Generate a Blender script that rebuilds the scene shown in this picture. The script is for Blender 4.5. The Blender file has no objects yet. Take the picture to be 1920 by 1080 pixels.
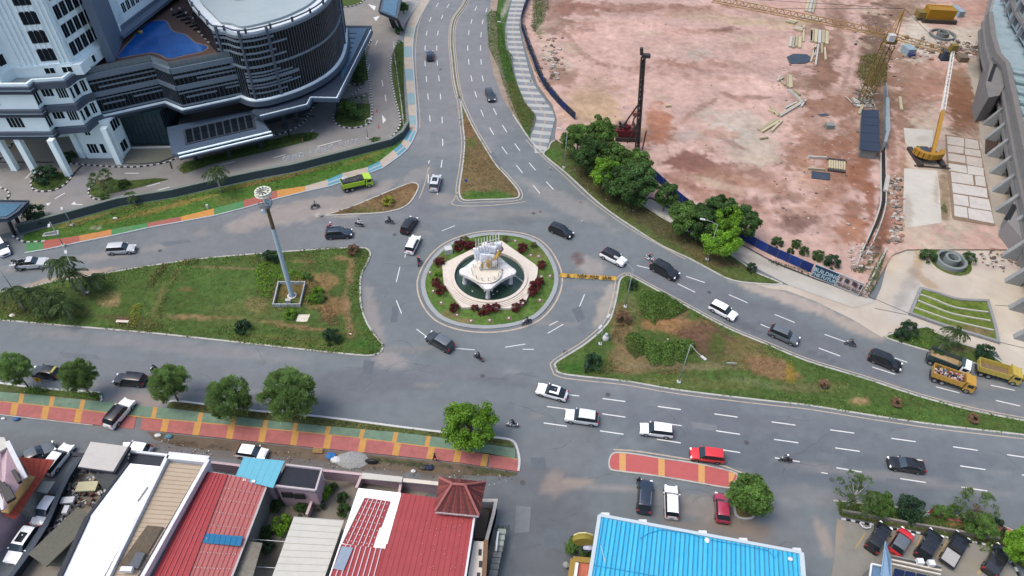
import bpy,bmesh,math,random
import numpy as np
from mathutils import Vector,Matrix,geometry
rnd=random.Random(7)
R_=math.radians
PI=math.pi
# ------------------------------------------------------------------ camera, world, sun, exposure
FOC,PITCH,ROLL,CAMH=1300.0,R_(45),R_(2.3),80.0
_r=np.array([1,0,0.]); _u=np.array([0,math.sin(PITCH),math.cos(PITCH)]); _f=np.array([0,math.cos(PITCH),-math.sin(PITCH)])
_c,_s=math.cos(ROLL),math.sin(ROLL)
CR,CU=_c*_r+_s*_u,-_s*_r+_c*_u
scene=bpy.context.scene
COL=scene.collection
cam_d=bpy.data.cameras.new('camera'); cam=bpy.data.objects.new('camera',cam_d); COL.objects.link(cam)
cam_d.sensor_width=36; cam_d.lens=FOC/1920*36; cam_d.clip_start=1; cam_d.clip_end=3000
mw=Matrix.Identity(4)
for i in range(3):
    mw[i][0]=CR[i]; mw[i][1]=CU[i]; mw[i][2]=-_f[i]
mw[2][3]=CAMH
cam.matrix_world=mw
scene.camera=cam
world=bpy.data.worlds.new('World'); scene.world=world; world.use_nodes=True
wn=world.node_tree.nodes; wl=world.node_tree.links
sky=wn.new('ShaderNodeTexSky'); sky.sky_type='NISHITA'; sky.sun_disc=False
SUN_EL,SUN_AZ=R_(64),R_(-105) # azimuth from +Y towards +X
sky.sun_elevation=SUN_EL; sky.sun_rotation=SUN_AZ; sky.dust_density=4.0; sky.air_density=1.0; sky.ozone_density=1.0
bg=wn['Background']; bg.inputs['Strength'].default_value=0.15
wl.new(sky.outputs[0],bg.inputs['Color'])
sun_d=bpy.data.lights.new('sun','SUN'); sun_d.energy=1.0; sun_d.angle=R_(30); sun_d.color=(1.0,0.95,0.88)
sun=bpy.data.objects.new('sun',sun_d); COL.objects.link(sun)
sd=Vector((math.sin(SUN_AZ)*math.cos(SUN_EL),math.cos(SUN_AZ)*math.cos(SUN_EL),math.sin(SUN_EL)))
sun.rotation_euler=(-sd).to_track_quat('-Z','Y').to_euler()
scene.view_settings.view_transform='Standard'; scene.view_settings.look='None'
scene.view_settings.gamma=1; scene.view_settings.use_curve_mapping=False
scene.view_settings.exposure=0.90
scene.cycles.max_bounces=5; scene.cycles.diffuse_bounces=3

# ------------------------------------------------------------------ survey helpers: where things stand in the world (metres)
def G(px,py,z=0.):
    d=CR*(px-960)/FOC-CU*(py-540)/FOC+_f
    t=(z-CAMH)/d[2]
    return(float(d[0]*t),float(d[1]*t),float(z))
def g2(px,py,z=0.):
    return G(px,py,z)[:2]
def V(p):return Vector(p)
def smooth(pts,n=4,closed=False):
    """Catmull-Rom through the points."""
    P=[np.array(p,float)for p in pts]; out=[]
    N=len(P)
    rng=range(N if closed else N-1)
    for i in rng:
        p0=P[(i-1)%N]if closed or i>0 else P[i]; p1=P[i]; p2=P[(i+1)%N]; p3=P[(i+2)%N]if closed or i<N-2 else P[i+1]
        for k in range(n):
            t=k/n
            out.append(tuple(0.5*((2*p1)+(-p0+p2)*t+(2*p0-5*p1+4*p2-p3)*t*t+(-p0+3*p1-3*p2+p3)*t**3)))
    if not closed:out.append(tuple(P[-1]))
    return out
def area2(p):return 0.5*sum(p[i][0]*p[(i+1)%len(p)][1]-p[(i+1)%len(p)][0]*p[i][1]for i in range(len(p)))
def ccw(p):return list(p)if area2(p)>0 else list(p)[::-1]
def offset(pts,d,closed=True):
    """Offset to the left of travel by d (inwards for ccw polygons)."""
    N=len(pts); out=[]
    for i in range(N):
        a=np.array(pts[(i-1)%N][:2])if closed or i>0 else None
        b=np.array(pts[i][:2]); c=np.array(pts[(i+1)%N][:2])if closed or i<N-1 else None
        n=np.zeros(2)
        for(u,v)in((a,b),(b,c)):
            if u is None or v is None:continue
            t=v-u; L=np.hypot(*t)
            if L>1e-6:n+=np.array([-t[1],t[0]])/L
        L=np.hypot(*n); n=n/L if L>1e-6 else n
        k=1.0
        if a is not None and c is not None:
            t=b-a; L1=np.hypot(*t)
            if L1>1e-6:k=1/max(0.5,float(n@(np.array([-t[1],t[0]])/L1)))
        out.append(tuple(b+n*d*k))
    return out
def resample(pts,step,closed=False):
    P=[np.array(p[:2],float)for p in pts]
    if closed:P.append(P[0])
    seg=[np.hypot(*(P[i+1]-P[i]))for i in range(len(P)-1)]; tot=sum(seg)
    n=max(1,int(round(tot/step))); out=[]; acc=0; i=0
    for k in range(n+(0 if closed else 1)):
        s=tot*k/n
        while i<len(seg)-1 and acc+seg[i]<s:acc+=seg[i]; i+=1
        out.append(tuple(P[i]+(P[i+1]-P[i])*((s-acc)/max(seg[i],1e-9))))
    return out
def _hash(ix,iy,s):
    n=(ix*374761393+iy*668265263+s*974711)&0xffffffff
    n=((n^(n>>13))*1274126177)&0xffffffff
    return((n^(n>>16))&0xffff)/65535.0
def vnoise(x,y,s=0):
    xi=np.floor(x).astype(np.int64); yi=np.floor(y).astype(np.int64); fx=x-xi; fy=y-yi
    fx=fx*fx*(3-2*fx); fy=fy*fy*(3-2*fy)
    a=_hash(xi,yi,s); b=_hash(xi+1,yi,s); c=_hash(xi,yi+1,s); d=_hash(xi+1,yi+1,s)
    return(a+(b-a)*fx)+((c+(d-c)*fx)-(a+(b-a)*fx))*fy
def fbm(x,y,s=0,o=4):
    v=0; a=0.5; t=0
    for k in range(o):v=v+a*vnoise(x*2**k,y*2**k,s+k*17); t+=a; a*=0.5
    return v/t

# ------------------------------------------------------------------ colour and materials
def lin(c):
    c=c/255.0
    return c/12.92 if c<=0.04045 else((c+0.055)/1.055)**2.4
KA=0.52
def C(r,g,b,k=KA):return tuple(min(0.82,lin(x)*k)for x in(r,g,b))
MATS={}
def mat(name,col,rough=0.8,metal=0.0,var=0.10,vscale=3.0,bump=0.0,bscale=20.0,dirt=0.0,dirtcol=(0.09,0.07,0.055),dscale=0.35,coat=0.0,attr=False,spec=0.4,stretch=None,alpha=1.0,trans=0.0,ior=1.45):
    if name in MATS:return MATS[name]
    m=bpy.data.materials.new(name); m.use_nodes=True; MATS[name]=m
    nt=m.node_tree; N=nt.nodes; L=nt.links; b=N['Principled BSDF']
    b.inputs['Roughness'].default_value=rough; b.inputs['Metallic'].default_value=metal
    b.inputs['Coat Weight'].default_value=coat; b.inputs['Specular IOR Level'].default_value=spec
    b.inputs['Transmission Weight'].default_value=trans; b.inputs['IOR'].default_value=ior
    tc=N.new('ShaderNodeTexCoord'); src=tc.outputs['Object']
    if stretch:
        mp=N.new('ShaderNodeMapping'); mp.inputs['Scale'].default_value=stretch; L.new(src,mp.inputs[0]); src=mp.outputs[0]
    if attr:
        at=N.new('ShaderNodeAttribute'); at.attribute_name='Col'; base=at.outputs['Color']
    else:
        rg=N.new('ShaderNodeRGB'); rg.outputs[0].default_value=(*col,1); base=rg.outputs[0]
    if var>0:
        n1=N.new('ShaderNodeTexNoise'); n1.inputs['Scale'].default_value=vscale; n1.inputs['Detail'].default_value=6; n1.inputs['Roughness'].default_value=0.65
        L.new(src,n1.inputs['Vector'])
        mr=N.new('ShaderNodeMapRange'); mr.inputs['From Min'].default_value=0.28; mr.inputs['From Max'].default_value=0.72
        mr.inputs['To Min'].default_value=1-var; mr.inputs['To Max'].default_value=1+var; L.new(n1.outputs[0],mr.inputs[0])
        mx=N.new('ShaderNodeVectorMath'); mx.operation='SCALE'; L.new(base,mx.inputs[0]); L.new(mr.outputs[0],mx.inputs['Scale']); base=mx.outputs[0]
    if dirt>0:
        n2=N.new('ShaderNodeTexNoise'); n2.inputs['Scale'].default_value=dscale; n2.inputs['Detail'].default_value=8; n2.inputs['Roughness'].default_value=0.7
        L.new(src,n2.inputs['Vector'])
        m2=N.new('ShaderNodeMapRange'); m2.inputs['From Min'].default_value=0.5; m2.inputs['From Max'].default_value=0.72; m2.inputs['To Max'].default_value=dirt; L.new(n2.outputs[0],m2.inputs[0])
        mi=N.new('ShaderNodeMix'); mi.data_type='RGBA'; L.new(m2.outputs[0],mi.inputs[0]); L.new(base,mi.inputs[6]); mi.inputs[7].default_value=(*dirtcol,1); base=mi.outputs[2]
    L.new(base,b.inputs['Base Color'])
    if bump>0:
        n3=N.new('ShaderNodeTexNoise'); n3.inputs['Scale'].default_value=bscale; n3.inputs['Detail'].default_value=4; L.new(src,n3.inputs['Vector'])
        bp=N.new('ShaderNodeBump'); bp.inputs['Strength'].default_value=bump; bp.inputs['Distance'].default_value=0.05; L.new(n3.outputs[0],bp.inputs['Height']); L.new(bp.outputs[0],b.inputs['Normal'])
    return m

# ------------------------------------------------------------------ mesh building
class MB:
    def __init__(s):s.v=[]; s.f=[]; s.m=[]
    def add(s,vs,fs,mi=0):
        n=len(s.v); s.v+=[tuple(map(float,p))for p in vs]; s.f+=[tuple(i+n for i in q)for q in fs]
        s.m+=[mi]*len(fs)if isinstance(mi,int)else list(mi)
        return s
    def box(s,c,d,rz=0,mi=0,taper=1.0):
        x,y,z=c; a,b,h=d[0]/2,d[1]/2,d[2]/2; co,si=math.cos(rz),math.sin(rz); vs=[]
        for(sx,sy,sz)in((-1,-1,-1),(1,-1,-1),(1,1,-1),(-1,1,-1),(-1,-1,1),(1,-1,1),(1,1,1),(-1,1,1)):
            t=taper if sz>0 else 1
            u,w=sx*a*t,sy*b*t; vs.append((x+u*co-w*si,y+u*si+w*co,z+sz*h))
        return s.add(vs,[(0,3,2,1),(4,5,6,7),(0,1,5,4),(1,2,6,5),(2,3,7,6),(3,0,4,7)],mi)
    def bar(s,p,q,w,h=None,mi=0,up=(0,0,1)):
        h=h or w; p=V(p); q=V(q); t=(q-p); 
        if t.length<1e-6:return s
        t.normalize(); u=V(up); sd_=t.cross(u)
        if sd_.length<1e-4:sd_=t.cross(V((1,0,0)))
        sd_.normalize(); n=sd_.cross(t).normalized()
        vs=[]
        for c in(p,q):
            for(a,b)in((-1,-1),(1,-1),(1,1),(-1,1)):vs.append(c+sd_*a*w/2+n*b*h/2)
        return s.add(vs,[(0,3,2,1),(4,5,6,7),(0,1,5,4),(1,2,6,5),(2,3,7,6),(3,0,4,7)],mi)
    def tube(s,pts,r,n=6,mi=0,caps=True):
        pts=[V(p)for p in pts]; rs=r if isinstance(r,(list,tuple))else[r]*len(pts); base=len(s.v); ref=None
        vs=[]; fs=[]
        for i,p in enumerate(pts):
            t=(pts[min(i+1,len(pts)-1)]-pts[max(i-1,0)]).normalized()
            if ref is None:ref=t.orthogonal().normalized()
            ref=(ref-t*ref.dot(t)).normalized(); b=t.cross(ref)
            for k in range(n):
                a=2*PI*k/n; vs.append(p+(ref*math.cos(a)+b*math.sin(a))*rs[i])
        for i in range(len(pts)-1):
            for k in range(n):fs.append((i*n+k,i*n+(k+1)%n,(i+1)*n+(k+1)%n,(i+1)*n+k))
        if caps:fs.append(tuple(range(n))[::-1]); fs.append(tuple((len(pts)-1)*n+k for k in range(n)))
        return s.add(vs,fs,mi)
    def prism(s,poly,z0,z1,mi=0,top=None,cap_bottom=False):
        """poly: xy list; z0,z1 numbers; top: material index for the top face."""
        poly=ccw(poly); n=len(poly)
        vs=[(p[0],p[1],z0)for p in poly]+[(p[0],p[1],z1)for p in poly]
        fs=[(i,(i+1)%n,n+(i+1)%n,n+i)for i in range(n)]; ms=[mi]*n
        tris=geometry.tessellate_polygon([[V((p[0],p[1],0))for p in poly]])
        for t in tris:
            a=[poly[i]for i in t]; t=t if area2(a)>0 else t[::-1]
            fs.append(tuple(n+i for i in t)); ms.append(mi if top is None else top)
            if cap_bottom:fs.append(tuple(t[::-1])); ms.append(mi)
        return s.add(vs,fs,ms)
    def quad(s,a,b,c,d,mi=0):return s.add([a,b,c,d],[(0,1,2,3)],mi)
    def slab(s,q,th,mi=0):
        """solid slab from four top corners (any plane), thickness th downwards along the normal."""
        q=[V(p)for p in q]; n=(q[1]-q[0]).cross(q[3]-q[0]).normalized()
        if n.z<0:q=q[::-1]; n=-n
        vs=q+[p-n*th for p in q]
        return s.add(vs,[(0,1,2,3),(7,6,5,4),(0,4,5,1),(1,5,6,2),(2,6,7,3),(3,7,4,0)],mi)
    def lathe(s,prof,c=(0,0),n=24,mi=0,sx=1,sy=1):
        vs=[]; fs=[]
        for(r,z)in prof:
            for k in range(n):a=2*PI*k/n; vs.append((c[0]+r*math.cos(a)*sx,c[1]+r*math.sin(a)*sy,z))
        for i in range(len(prof)-1):
            for k in range(n):fs.append((i*n+k,i*n+(k+1)%n,(i+1)*n+(k+1)%n,(i+1)*n+k))
        return s.add(vs,fs,mi)
    def blob(s,c,r,mi=0,n=8,m=6,jit=0.0,rg=rnd):
        vs=[]; fs=[]
        rx,ry,rz_=r if isinstance(r,(tuple,list))else(r,r,r)
        for i in range(m+1):
            th=PI*i/m
            for k in range(n):
                a=2*PI*k/n; j=1+rg.uniform(-jit,jit)
                vs.append((c[0]+rx*j*math.sin(th)*math.cos(a),c[1]+ry*j*math.sin(th)*math.sin(a),c[2]+rz_*j*math.cos(th)))
        for i in range(m):
            for k in range(n):fs.append((i*n+k,(i+1)*n+k,(i+1)*n+(k+1)%n,i*n+(k+1)%n))
        return s.add(vs,fs,mi)
    def build(s,name,mats,parent=None,world=True,smooth_=False,kind=None,autos=None):
        me=bpy.data.meshes.new(name); off=parent.location if(parent is not None and world)else None
        if parent is not None and world and parent.parent is not None:off=parent.location+parent.parent.location
        vs=[(p[0]-off[0],p[1]-off[1],p[2]-off[2])for p in s.v]if off is not None else s.v
        me.from_pydata(vs,[],s.f); mats=mats if isinstance(mats,(list,tuple))else[mats]
        for m in mats:me.materials.append(m)
        if len(mats)>1:me.polygons.foreach_set('material_index',s.m)
        if smooth_:me.polygons.foreach_set('use_smooth',[True]*len(s.f))
        if autos is not None:
            me.polygons.foreach_set('use_smooth',[True]*len(s.f)); me.set_sharp_from_angle(angle=R_(autos))
        me.update()
        o=bpy.data.objects.new(name,me); COL.objects.link(o)
        if parent is not None:o.parent=parent
        if kind:o['kind']=kind
        return o
def thing(name,label,cat,loc=(0,0,0),rz=0.,group=None):
    o=bpy.data.objects.new(name,None); COL.objects.link(o); o.location=loc; o.rotation_euler=(0,0,rz); o.empty_display_size=0.2
    o['label']=label; o['category']=cat
    if group:o['group']=group
    return o
def tag(o,label,cat,group=None):
    o['label']=label; o['category']=cat
    if group:o['group']=group
    return o
KIDS={}
def copy_tree(o,parent=None):
    c=o.copy(); COL.objects.link(c)
    if parent is not None:c.parent=parent
    for ch in list(o.children):copy_tree(ch,c)
    return c
def place(proto,loc,rz=0.,label=None,group=None,scale=1.0,used=set()):
    if proto.name not in used:used.add(proto.name); o=proto
    else:o=copy_tree(proto)
    o.location=loc; o.rotation_euler=(0,0,rz); o.scale=(scale,scale,scale)
    if label:o['label']=label
    if group:o['group']=group
    return o

# ------------------------------------------------------------------ painted ground sheets
def blob_world(b):
    """(px, py, rx, ry, colour, strength[, angle deg]) measured on the ground -> metres"""
    px,py,rx,ry,col,st=b[:6]
    ang=R_(b[6])if len(b)>6 else 0
    c=g2(px,py)
    ex=np.array(g2(px+rx*math.cos(ang),py+rx*math.sin(ang)))-c; ey=np.array(g2(px-ry*math.sin(ang),py+ry*math.cos(ang)))-c
    return np.array(c),np.linalg.inv(np.stack([ex,ey],1)),np.array(C(*col)),st
def paint_cols(x,y,base,blobs,s=0,mottle=0.08,mscale=0.12,warp=0.5,stretch=None):
    col=np.tile(np.array(C(*base)),(len(x),1))
    n=fbm(x*mscale,y*mscale,s+3,5)
    if stretch is not None:
        ca,sa=math.cos(stretch),math.sin(stretch); n=0.5*n+0.5*fbm((x*ca+y*sa)*0.03,(-x*sa+y*ca)*0.45,s+11,4)
    n1=fbm(x*0.35,y*0.35,s+5,4)-0.5; n2=fbm(x*1.3+9,y*1.3,s+8,3)-0.5
    for b in blobs:
        c,M,cc,st=blob_world(b)
        d=M@np.stack([x-c[0],y-c[1]]); r=np.hypot(d[0],d[1])+warp*(n1*1.6+n2*1.0)
        w=np.clip((1.15-r)/0.45,0,1); w=w*w*(3-2*w)*st
        col=col*(1-w[:,None])+cc*w[:,None]
    return np.clip(col*(1+mottle*2.4*(n-0.5))[:,None],0,0.85)
def set_cols(me,col):
    a=me.color_attributes.new('Col','FLOAT_COLOR','POINT')
    a.data.foreach_set('color',np.c_[col,np.ones(len(col))].astype(np.float32).ravel())
def sheet(name,poly,z,base,blobs=(),step=0.7,material=None,kind='structure',s=0,relief=0.0,mottle=0.08,mscale=0.12,warp=0.5,stretch=None,parent=None,crown=0.0):
    """painted ground sheet with the exact outline poly (xy metres)"""
    poly=ccw(resample(poly,max(step*1.2,0.3),True))if len(poly)>2 else poly
    P=np.array(poly); mn=P.min(0); mx=P.max(0)
    gx,gy=np.meshgrid(np.arange(mn[0],mx[0],step),np.arange(mn[1],mx[1],step)); gx=gx.ravel()+0.013; gy=gy.ravel()+0.017
    rr=np.random.RandomState(5+s); gx=gx+rr.uniform(-.3,.3,gx.shape)*step*.6; gy=gy+rr.uniform(-.3,.3,gy.shape)*step*.6
    ins=np.zeros(len(gx),bool); dmin=np.full(len(gx),1e9)
    for i in range(len(P)):
        a=P[i]; b=P[(i+1)%len(P)]
        cond=((a[1]>gy)!=(b[1]>gy)); xin=(b[0]-a[0])*(gy-a[1])/((b[1]-a[1])if abs(b[1]-a[1])>1e-12 else 1e-12)+a[0]
        ins^=cond&(gx<xin)
        ab=b-a; t=np.clip(((gx-a[0])*ab[0]+(gy-a[1])*ab[1])/max(ab@ab,1e-9),0,1)
        dmin=np.minimum(dmin,np.hypot(gx-a[0]-t*ab[0],gy-a[1]-t*ab[1]))
    k=ins&(dmin>step*0.35)
    vs=[V(p)for p in poly]+[V((float(a),float(b)))for a,b in zip(gx[k],gy[k])]
    ed=[(i,(i+1)%len(poly))for i in range(len(poly))]
    ov,oe,of,*_=geometry.delaunay_2d_cdt(vs,ed,[],1,1e-5)
    x=np.array([v.x for v in ov]); y=np.array([v.y for v in ov])
    zz=np.full(len(x),float(z))
    if relief>0 or crown>0:
        dm=np.full(len(x),1e9)
        for i in range(len(P)):
            a=P[i]; b=P[(i+1)%len(P)]; ab=b-a; t=np.clip(((x-a[0])*ab[0]+(y-a[1])*ab[1])/max(ab@ab,1e-9),0,1)
            dm=np.minimum(dm,np.hypot(x-a[0]-t*ab[0],y-a[1]-t*ab[1]))
        zz+=abs(relief)*np.clip(dm/2,0,1)*(fbm(x*0.25,y*0.25,s+31,5)-(.75 if relief<0 else 0))+crown*np.clip(dm/5,0,1)
    me=bpy.data.meshes.new(name); me.from_pydata(list(zip(x.tolist(),y.tolist(),zz.tolist())),[],[tuple(f)for f in of])
    set_cols(me,paint_cols(x,y,base,blobs,s,mottle,mscale,warp,stretch))
    me.polygons.foreach_set('use_smooth',[True]*len(me.polygons)); me.materials.append(material); me.update()
    if len(me.polygons)and me.polygons[0].normal.z<0:me.flip_normals()
    o=bpy.data.objects.new(name,me); COL.objects.link(o); o['kind']=kind
    if parent is not None:o.parent=parent
    return o
def strip(name,pts,w0,w1,z0,z1,mats,closed=False,stone=None,gap=0.0,kind='structure',parent=None):
    """kerb or wall: solid strip between offsets w0 and w1 (left of travel), alternating materials when stone is set"""
    pts=resample(pts,stone,closed)if stone else list(pts)
    A=offset(pts,w0,closed); B=offset(pts,w1,closed); n=len(pts); mb=MB()
    for i in range(n if closed else n-1):
        j=(i+1)%n
        a0,a1,b0,b1=np.array(A[i]),np.array(A[j]),np.array(B[i]),np.array(B[j])
        if gap:
            a0,a1,b0,b1=a0+(a1-a0)*gap,a1-(a1-a0)*gap,b0+(b1-b0)*gap,b1-(b1-b0)*gap
        vs=[(*a0,z0),(*a1,z0),(*b1,z0),(*b0,z0),(*a0,z1),(*a1,z1),(*b1,z1),(*b0,z1)]
        fs=[(4,5,6,7),(0,1,5,4),(3,7,6,2)]
        if gap or(not closed and i in(0,n-2)):fs+=[(0,4,7,3),(1,2,6,5)]
        mb.add(vs,fs,(i%len(mats))if stone and isinstance(mats,(list,tuple))and len(mats)>1 else 0)
    o=mb.build(name,mats,kind=kind)
    me=o.data; bm=bmesh.new(); bm.from_mesh(me); bmesh.ops.recalc_face_normals(bm,faces=bm.faces)if False else None
    if len(bm.faces)and sum(f.normal.z for f in bm.faces)<0:bmesh.ops.reverse_faces(bm,faces=bm.faces)
    bm.to_mesh(me); bm.free()
    if parent is not None:o.parent=parent
    return o
def W(pxs,z=0.):return[g2(*p,z)for p in pxs]

M_ASPH=mat('asphalt',None,0.88,var=0.10,vscale=0.55,bump=0.35,bscale=60,attr=True,spec=0.3)
M_SOIL=mat('soil',None,0.92,var=0.24,vscale=0.55,bump=1.0,bscale=2.2,dirt=0.22,dirtcol=C(150,118,102),dscale=0.22,attr=True,spec=0.2)
M_CONC=mat('concrete_ground',None,0.85,var=0.10,vscale=0.6,bump=0.4,bscale=6,dirt=0.22,dirtcol=C(140,124,108),dscale=0.3,attr=True,spec=0.3)
M_TURF=mat('turf',None,0.95,var=0.42,vscale=1.5,bump=1.0,bscale=5,dirt=0.35,dirtcol=C(120,112,66),dscale=0.5,attr=True,spec=0.1)
M_KERB=mat('kerb_concrete',C(206,206,198),0.85,var=0.12,vscale=2,dirt=0.5)
M_KERBW=mat('kerb_white',C(226,228,226),0.7,var=0.08,dirt=0.2,dscale=1.5)
M_KERBB=mat('kerb_black',C(40,42,44),0.7,var=0.1,dirt=0.2,dirtcol=(0.2,0.18,0.15),dscale=1.5)
M_WHITE=mat('white_road_paint',C(236,238,236,0.62),0.75,var=0.10,vscale=6,dirt=0.35,dirtcol=C(150,150,150),dscale=2.0)
M_CREAM=mat('cream_road_paint',C(214,196,172),0.8,var=0.12,vscale=3,dirt=0.8,dirtcol=C(150,150,150),dscale=0.8)
# ------------------------------------------------------------------ ground and road
gm=MB(); gm.quad((-2500,-500,-0.35),(2500,-500,-0.35),(2500,3500,-0.35),(-2500,3500,-0.35))
gm.build('ground',mat('far_ground',C(150,128,112),0.95,var=0.3,vscale=0.02,dirt=0.7,dirtcol=C(90,110,70),dscale=0.01),kind='structure')
DUST=(186,176,166); DARK=(112,115,121); LT=(168,164,160)
road_blobs=[
 (860,120,120,190,(146,148,152),.9),(500,430,320,60,(140,142,146),.7,-10),(1500,850,420,90,(110,119,127),.85,9),(1400,590,330,40,(118,122,130),.6,24),(300,690,340,34,(134,140,146),.6,4),
 (560,398,150,20,(180,170,162),.75,-12),(700,355,60,12,(176,168,160),.6,-20),(640,400,40,10,DUST,.6),(150,485,170,8,(165,160,156),.6,-8),
 (120,522,100,8,(190,170,152),.9,-12),(1060,380,110,18,(170,166,162),.55,25),(930,400,120,14,(158,155,152),.5),(1105,500,34,16,(178,170,164),.7,20),
 (1135,575,14,50,(186,178,166),.8,22),(1083,485,9,16,(118,100,98),.95,-12),(700,600,14,80,(170,162,158),.7,-12),(728,672,40,14,(176,168,164),.6,20),
 (830,375,26,14,(168,162,156),.6),(1480,560,120,12,(196,184,172),.85,18),(1600,610,70,12,(190,178,166),.85,22),(1840,775,110,9,(168,160,152),.6,12),
 (700,715,130,22,(118,122,130),.7,4),(600,740,220,18,(126,129,136),.5,3),(1050,850,90,60,(132,134,138),.4),(1000,930,110,70,(118,121,126),.6),
 (1020,1020,90,90,(108,112,118),.7),(880,700,110,20,(126,129,136),.5,5),(1040,905,22,26,(176,160,148),.6,60),(1090,905,30,8,(184,168,154),.7),(1130,912,60,5,(178,172,166),.6,5),
 (1300,950,70,22,(170,160,150),.6,8),(1380,985,80,18,(150,132,114),.7,10),(1490,1000,50,50,(130,132,136),.5),(1540,1000,14,40,(180,166,154),.7,-25),(1350,1000,120,14,(156,140,124),.5,12),
 (1700,900,260,10,(150,148,148),.6,8),(1530,930,120,20,(150,149,149),.5,6),(1290,770,240,40,(130,134,141),.45,8),(1650,820,240,40,(134,138,144),.4,8),
 (330,650,300,14,(158,156,156),.5,6),(250,790,120,20,(150,140,134),.5,3),(270,750,60,12,(176,160,152),.7,4),(560,860,300,16,(120,108,98),.75,5),(780,880,160,14,(108,98,86),.8,5),
 (440,830,60,8,(92,82,74),.6,4),(690,893,180,12,(146,138,130),.6,5),(100,840,150,26,(122,126,128),.5,5),(1385,605,70,6,(96,100,106),.6,25),(1540,668,40,4,(100,103,110),.6,20),
 (790,400,30,40,(130,133,140),.5),(860,160,18,60,(154,153,154),.4,5),(775,335,40,14,(166,160,156),.5,-30),(380,740,200,6,(166,160,154),.5,5),(560,790,200,5,(166,160,154),.5,7)]
for i in range(60):
    q_=random.Random(100+i); x_,y_=[(q_.uniform(0,980),q_.uniform(640,780)),(q_.uniform(1000,1900),q_.uniform(720,900)),(q_.uniform(960,1560),q_.uniform(900,1080)),(q_.uniform(700,1150),q_.uniform(380,660))][i%4]
    road_blobs.append((x_,y_,q_.uniform(14,70),q_.uniform(3,9),[(112,118,124),(152,154,156),(120,126,132),(160,156,150)][q_.randrange(4)],q_.uniform(.3,.6),q_.uniform(0,10)))
def grid_sheet(name,x0,x1,y0,y1,step,z,base,blobs,material,s=0,**k):
    xs=np.arange(x0,x1,step); ys=np.arange(y0,y1,step); gx,gy=np.meshgrid(xs,ys); nx,ny=len(xs),len(ys)
    idx=np.arange(nx*ny).reshape(ny,nx); q=np.stack([idx[:-1,:-1],idx[:-1,1:],idx[1:,1:],idx[1:,:-1]],-1).reshape(-1,4)
    me=bpy.data.meshes.new(name); v=np.stack([gx.ravel(),gy.ravel(),np.full(nx*ny,z)],1)
    me.from_pydata(v.tolist(),[],q.tolist()); set_cols(me,paint_cols(gx.ravel(),gy.ravel(),base,blobs,s,**k))
    me.materials.append(material); o=bpy.data.objects.new(name,me); COL.objects.link(o); o['kind']='structure'; return o
road=grid_sheet('road',-175,130,8,235,0.75,0.0,(129,137,141),road_blobs,M_ASPH,1,mottle=0.14,mscale=0.10,stretch=-0.05)

def island(name,px,base,blobs=(),h=0.14,kw=0.28,s=0,relief=0.15,crown=0.1,material=None,kmats=None,stone=None,line=None,mottle=0.16,pre=None,step=0.55,mscale=0.3):
    poly=ccw(pre if pre is not None else resample(smooth(W(px),3,True),0.8,True))
    strip('kerb',poly,0,kw,-0.02,h,kmats or[M_KERB],True,stone,0.04 if stone else 0)
    inner=offset(poly,kw*0.9)
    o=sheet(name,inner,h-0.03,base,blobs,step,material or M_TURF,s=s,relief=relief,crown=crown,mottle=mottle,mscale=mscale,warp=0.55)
    if line:
        strip('edge_line',poly,-0.55,-0.40,-0.01,0.006,[line],True)
    return poly
GR=(84,108,56); GRD=(64,94,44); GRL=(104,128,68); BRN=(140,112,82); BRD=(112,92,76); TAN=(168,140,104)
left_px=[(-220,560),(-60,552),(0,546),(42,541),(100,528),(192,513),(275,499),(375,485),(475,476),(615,466),(677,464),(692,468),(696,478),(690,494),(680,512),(677,535),(679,575),(692,610),(710,635),(720,647),(716,660),(704,667),(675,668),(575,658),(475,647),(300,628),(175,617),(0,602),(-220,584)]
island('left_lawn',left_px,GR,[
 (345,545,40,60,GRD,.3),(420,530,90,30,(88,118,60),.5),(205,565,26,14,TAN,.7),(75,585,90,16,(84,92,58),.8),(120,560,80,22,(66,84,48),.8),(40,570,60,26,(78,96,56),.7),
 (350,545,16,5,BRN,.6),(500,485,40,6,(96,100,60),.5),(480,575,22,16,TAN,.55),(600,530,36,22,(160,132,92),.9),(625,575,24,22,(150,122,86),.95),(590,560,40,20,(140,120,80),.8),
 (657,515,6,34,(158,132,98),.95,8),(650,570,6,30,(158,132,98),.95,-6),(655,610,7,26,(150,124,92),.95,-8),(640,486,26,5,(158,130,96),.9,4),(570,492,26,4,(150,130,92),.8),
 (540,612,90,4,(150,124,92),.9,8),(380,597,90,3.5,(154,128,96),.9,1),(470,590,70,30,(104,112,66),.5),(545,545,30,20,(120,104,60),.8),(300,560,6,44,(120,118,74),.8,22),(330,520,6,30,(110,116,66),.8,25),
 (560,645,120,12,(110,116,62),.5,6),(240,600,60,8,(96,90,58),.6,6),(410,503,60,3,(140,122,90),.7,2),(690,600,10,50,(74,116,50),.6),(680,650,30,12,(70,116,50),.6)],s=3)
right_px=[(1165,520),(1175,515),(1184,518),(1225,540),(1290,575),(1365,615),(1440,646),(1515,677),(1615,707),(1715,740),(1815,767),(1915,787),(2080,818),(2200,850),(2080,838),(1915,817),(1765,800),(1640,782),(1515,762),(1440,754),(1275,734),(1175,717),(1100,709),(1050,702),(1041,692),(1039,681),(1065,664),(1102,640),(1138,606),(1150,575),(1156,548),(1160,527)]
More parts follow.
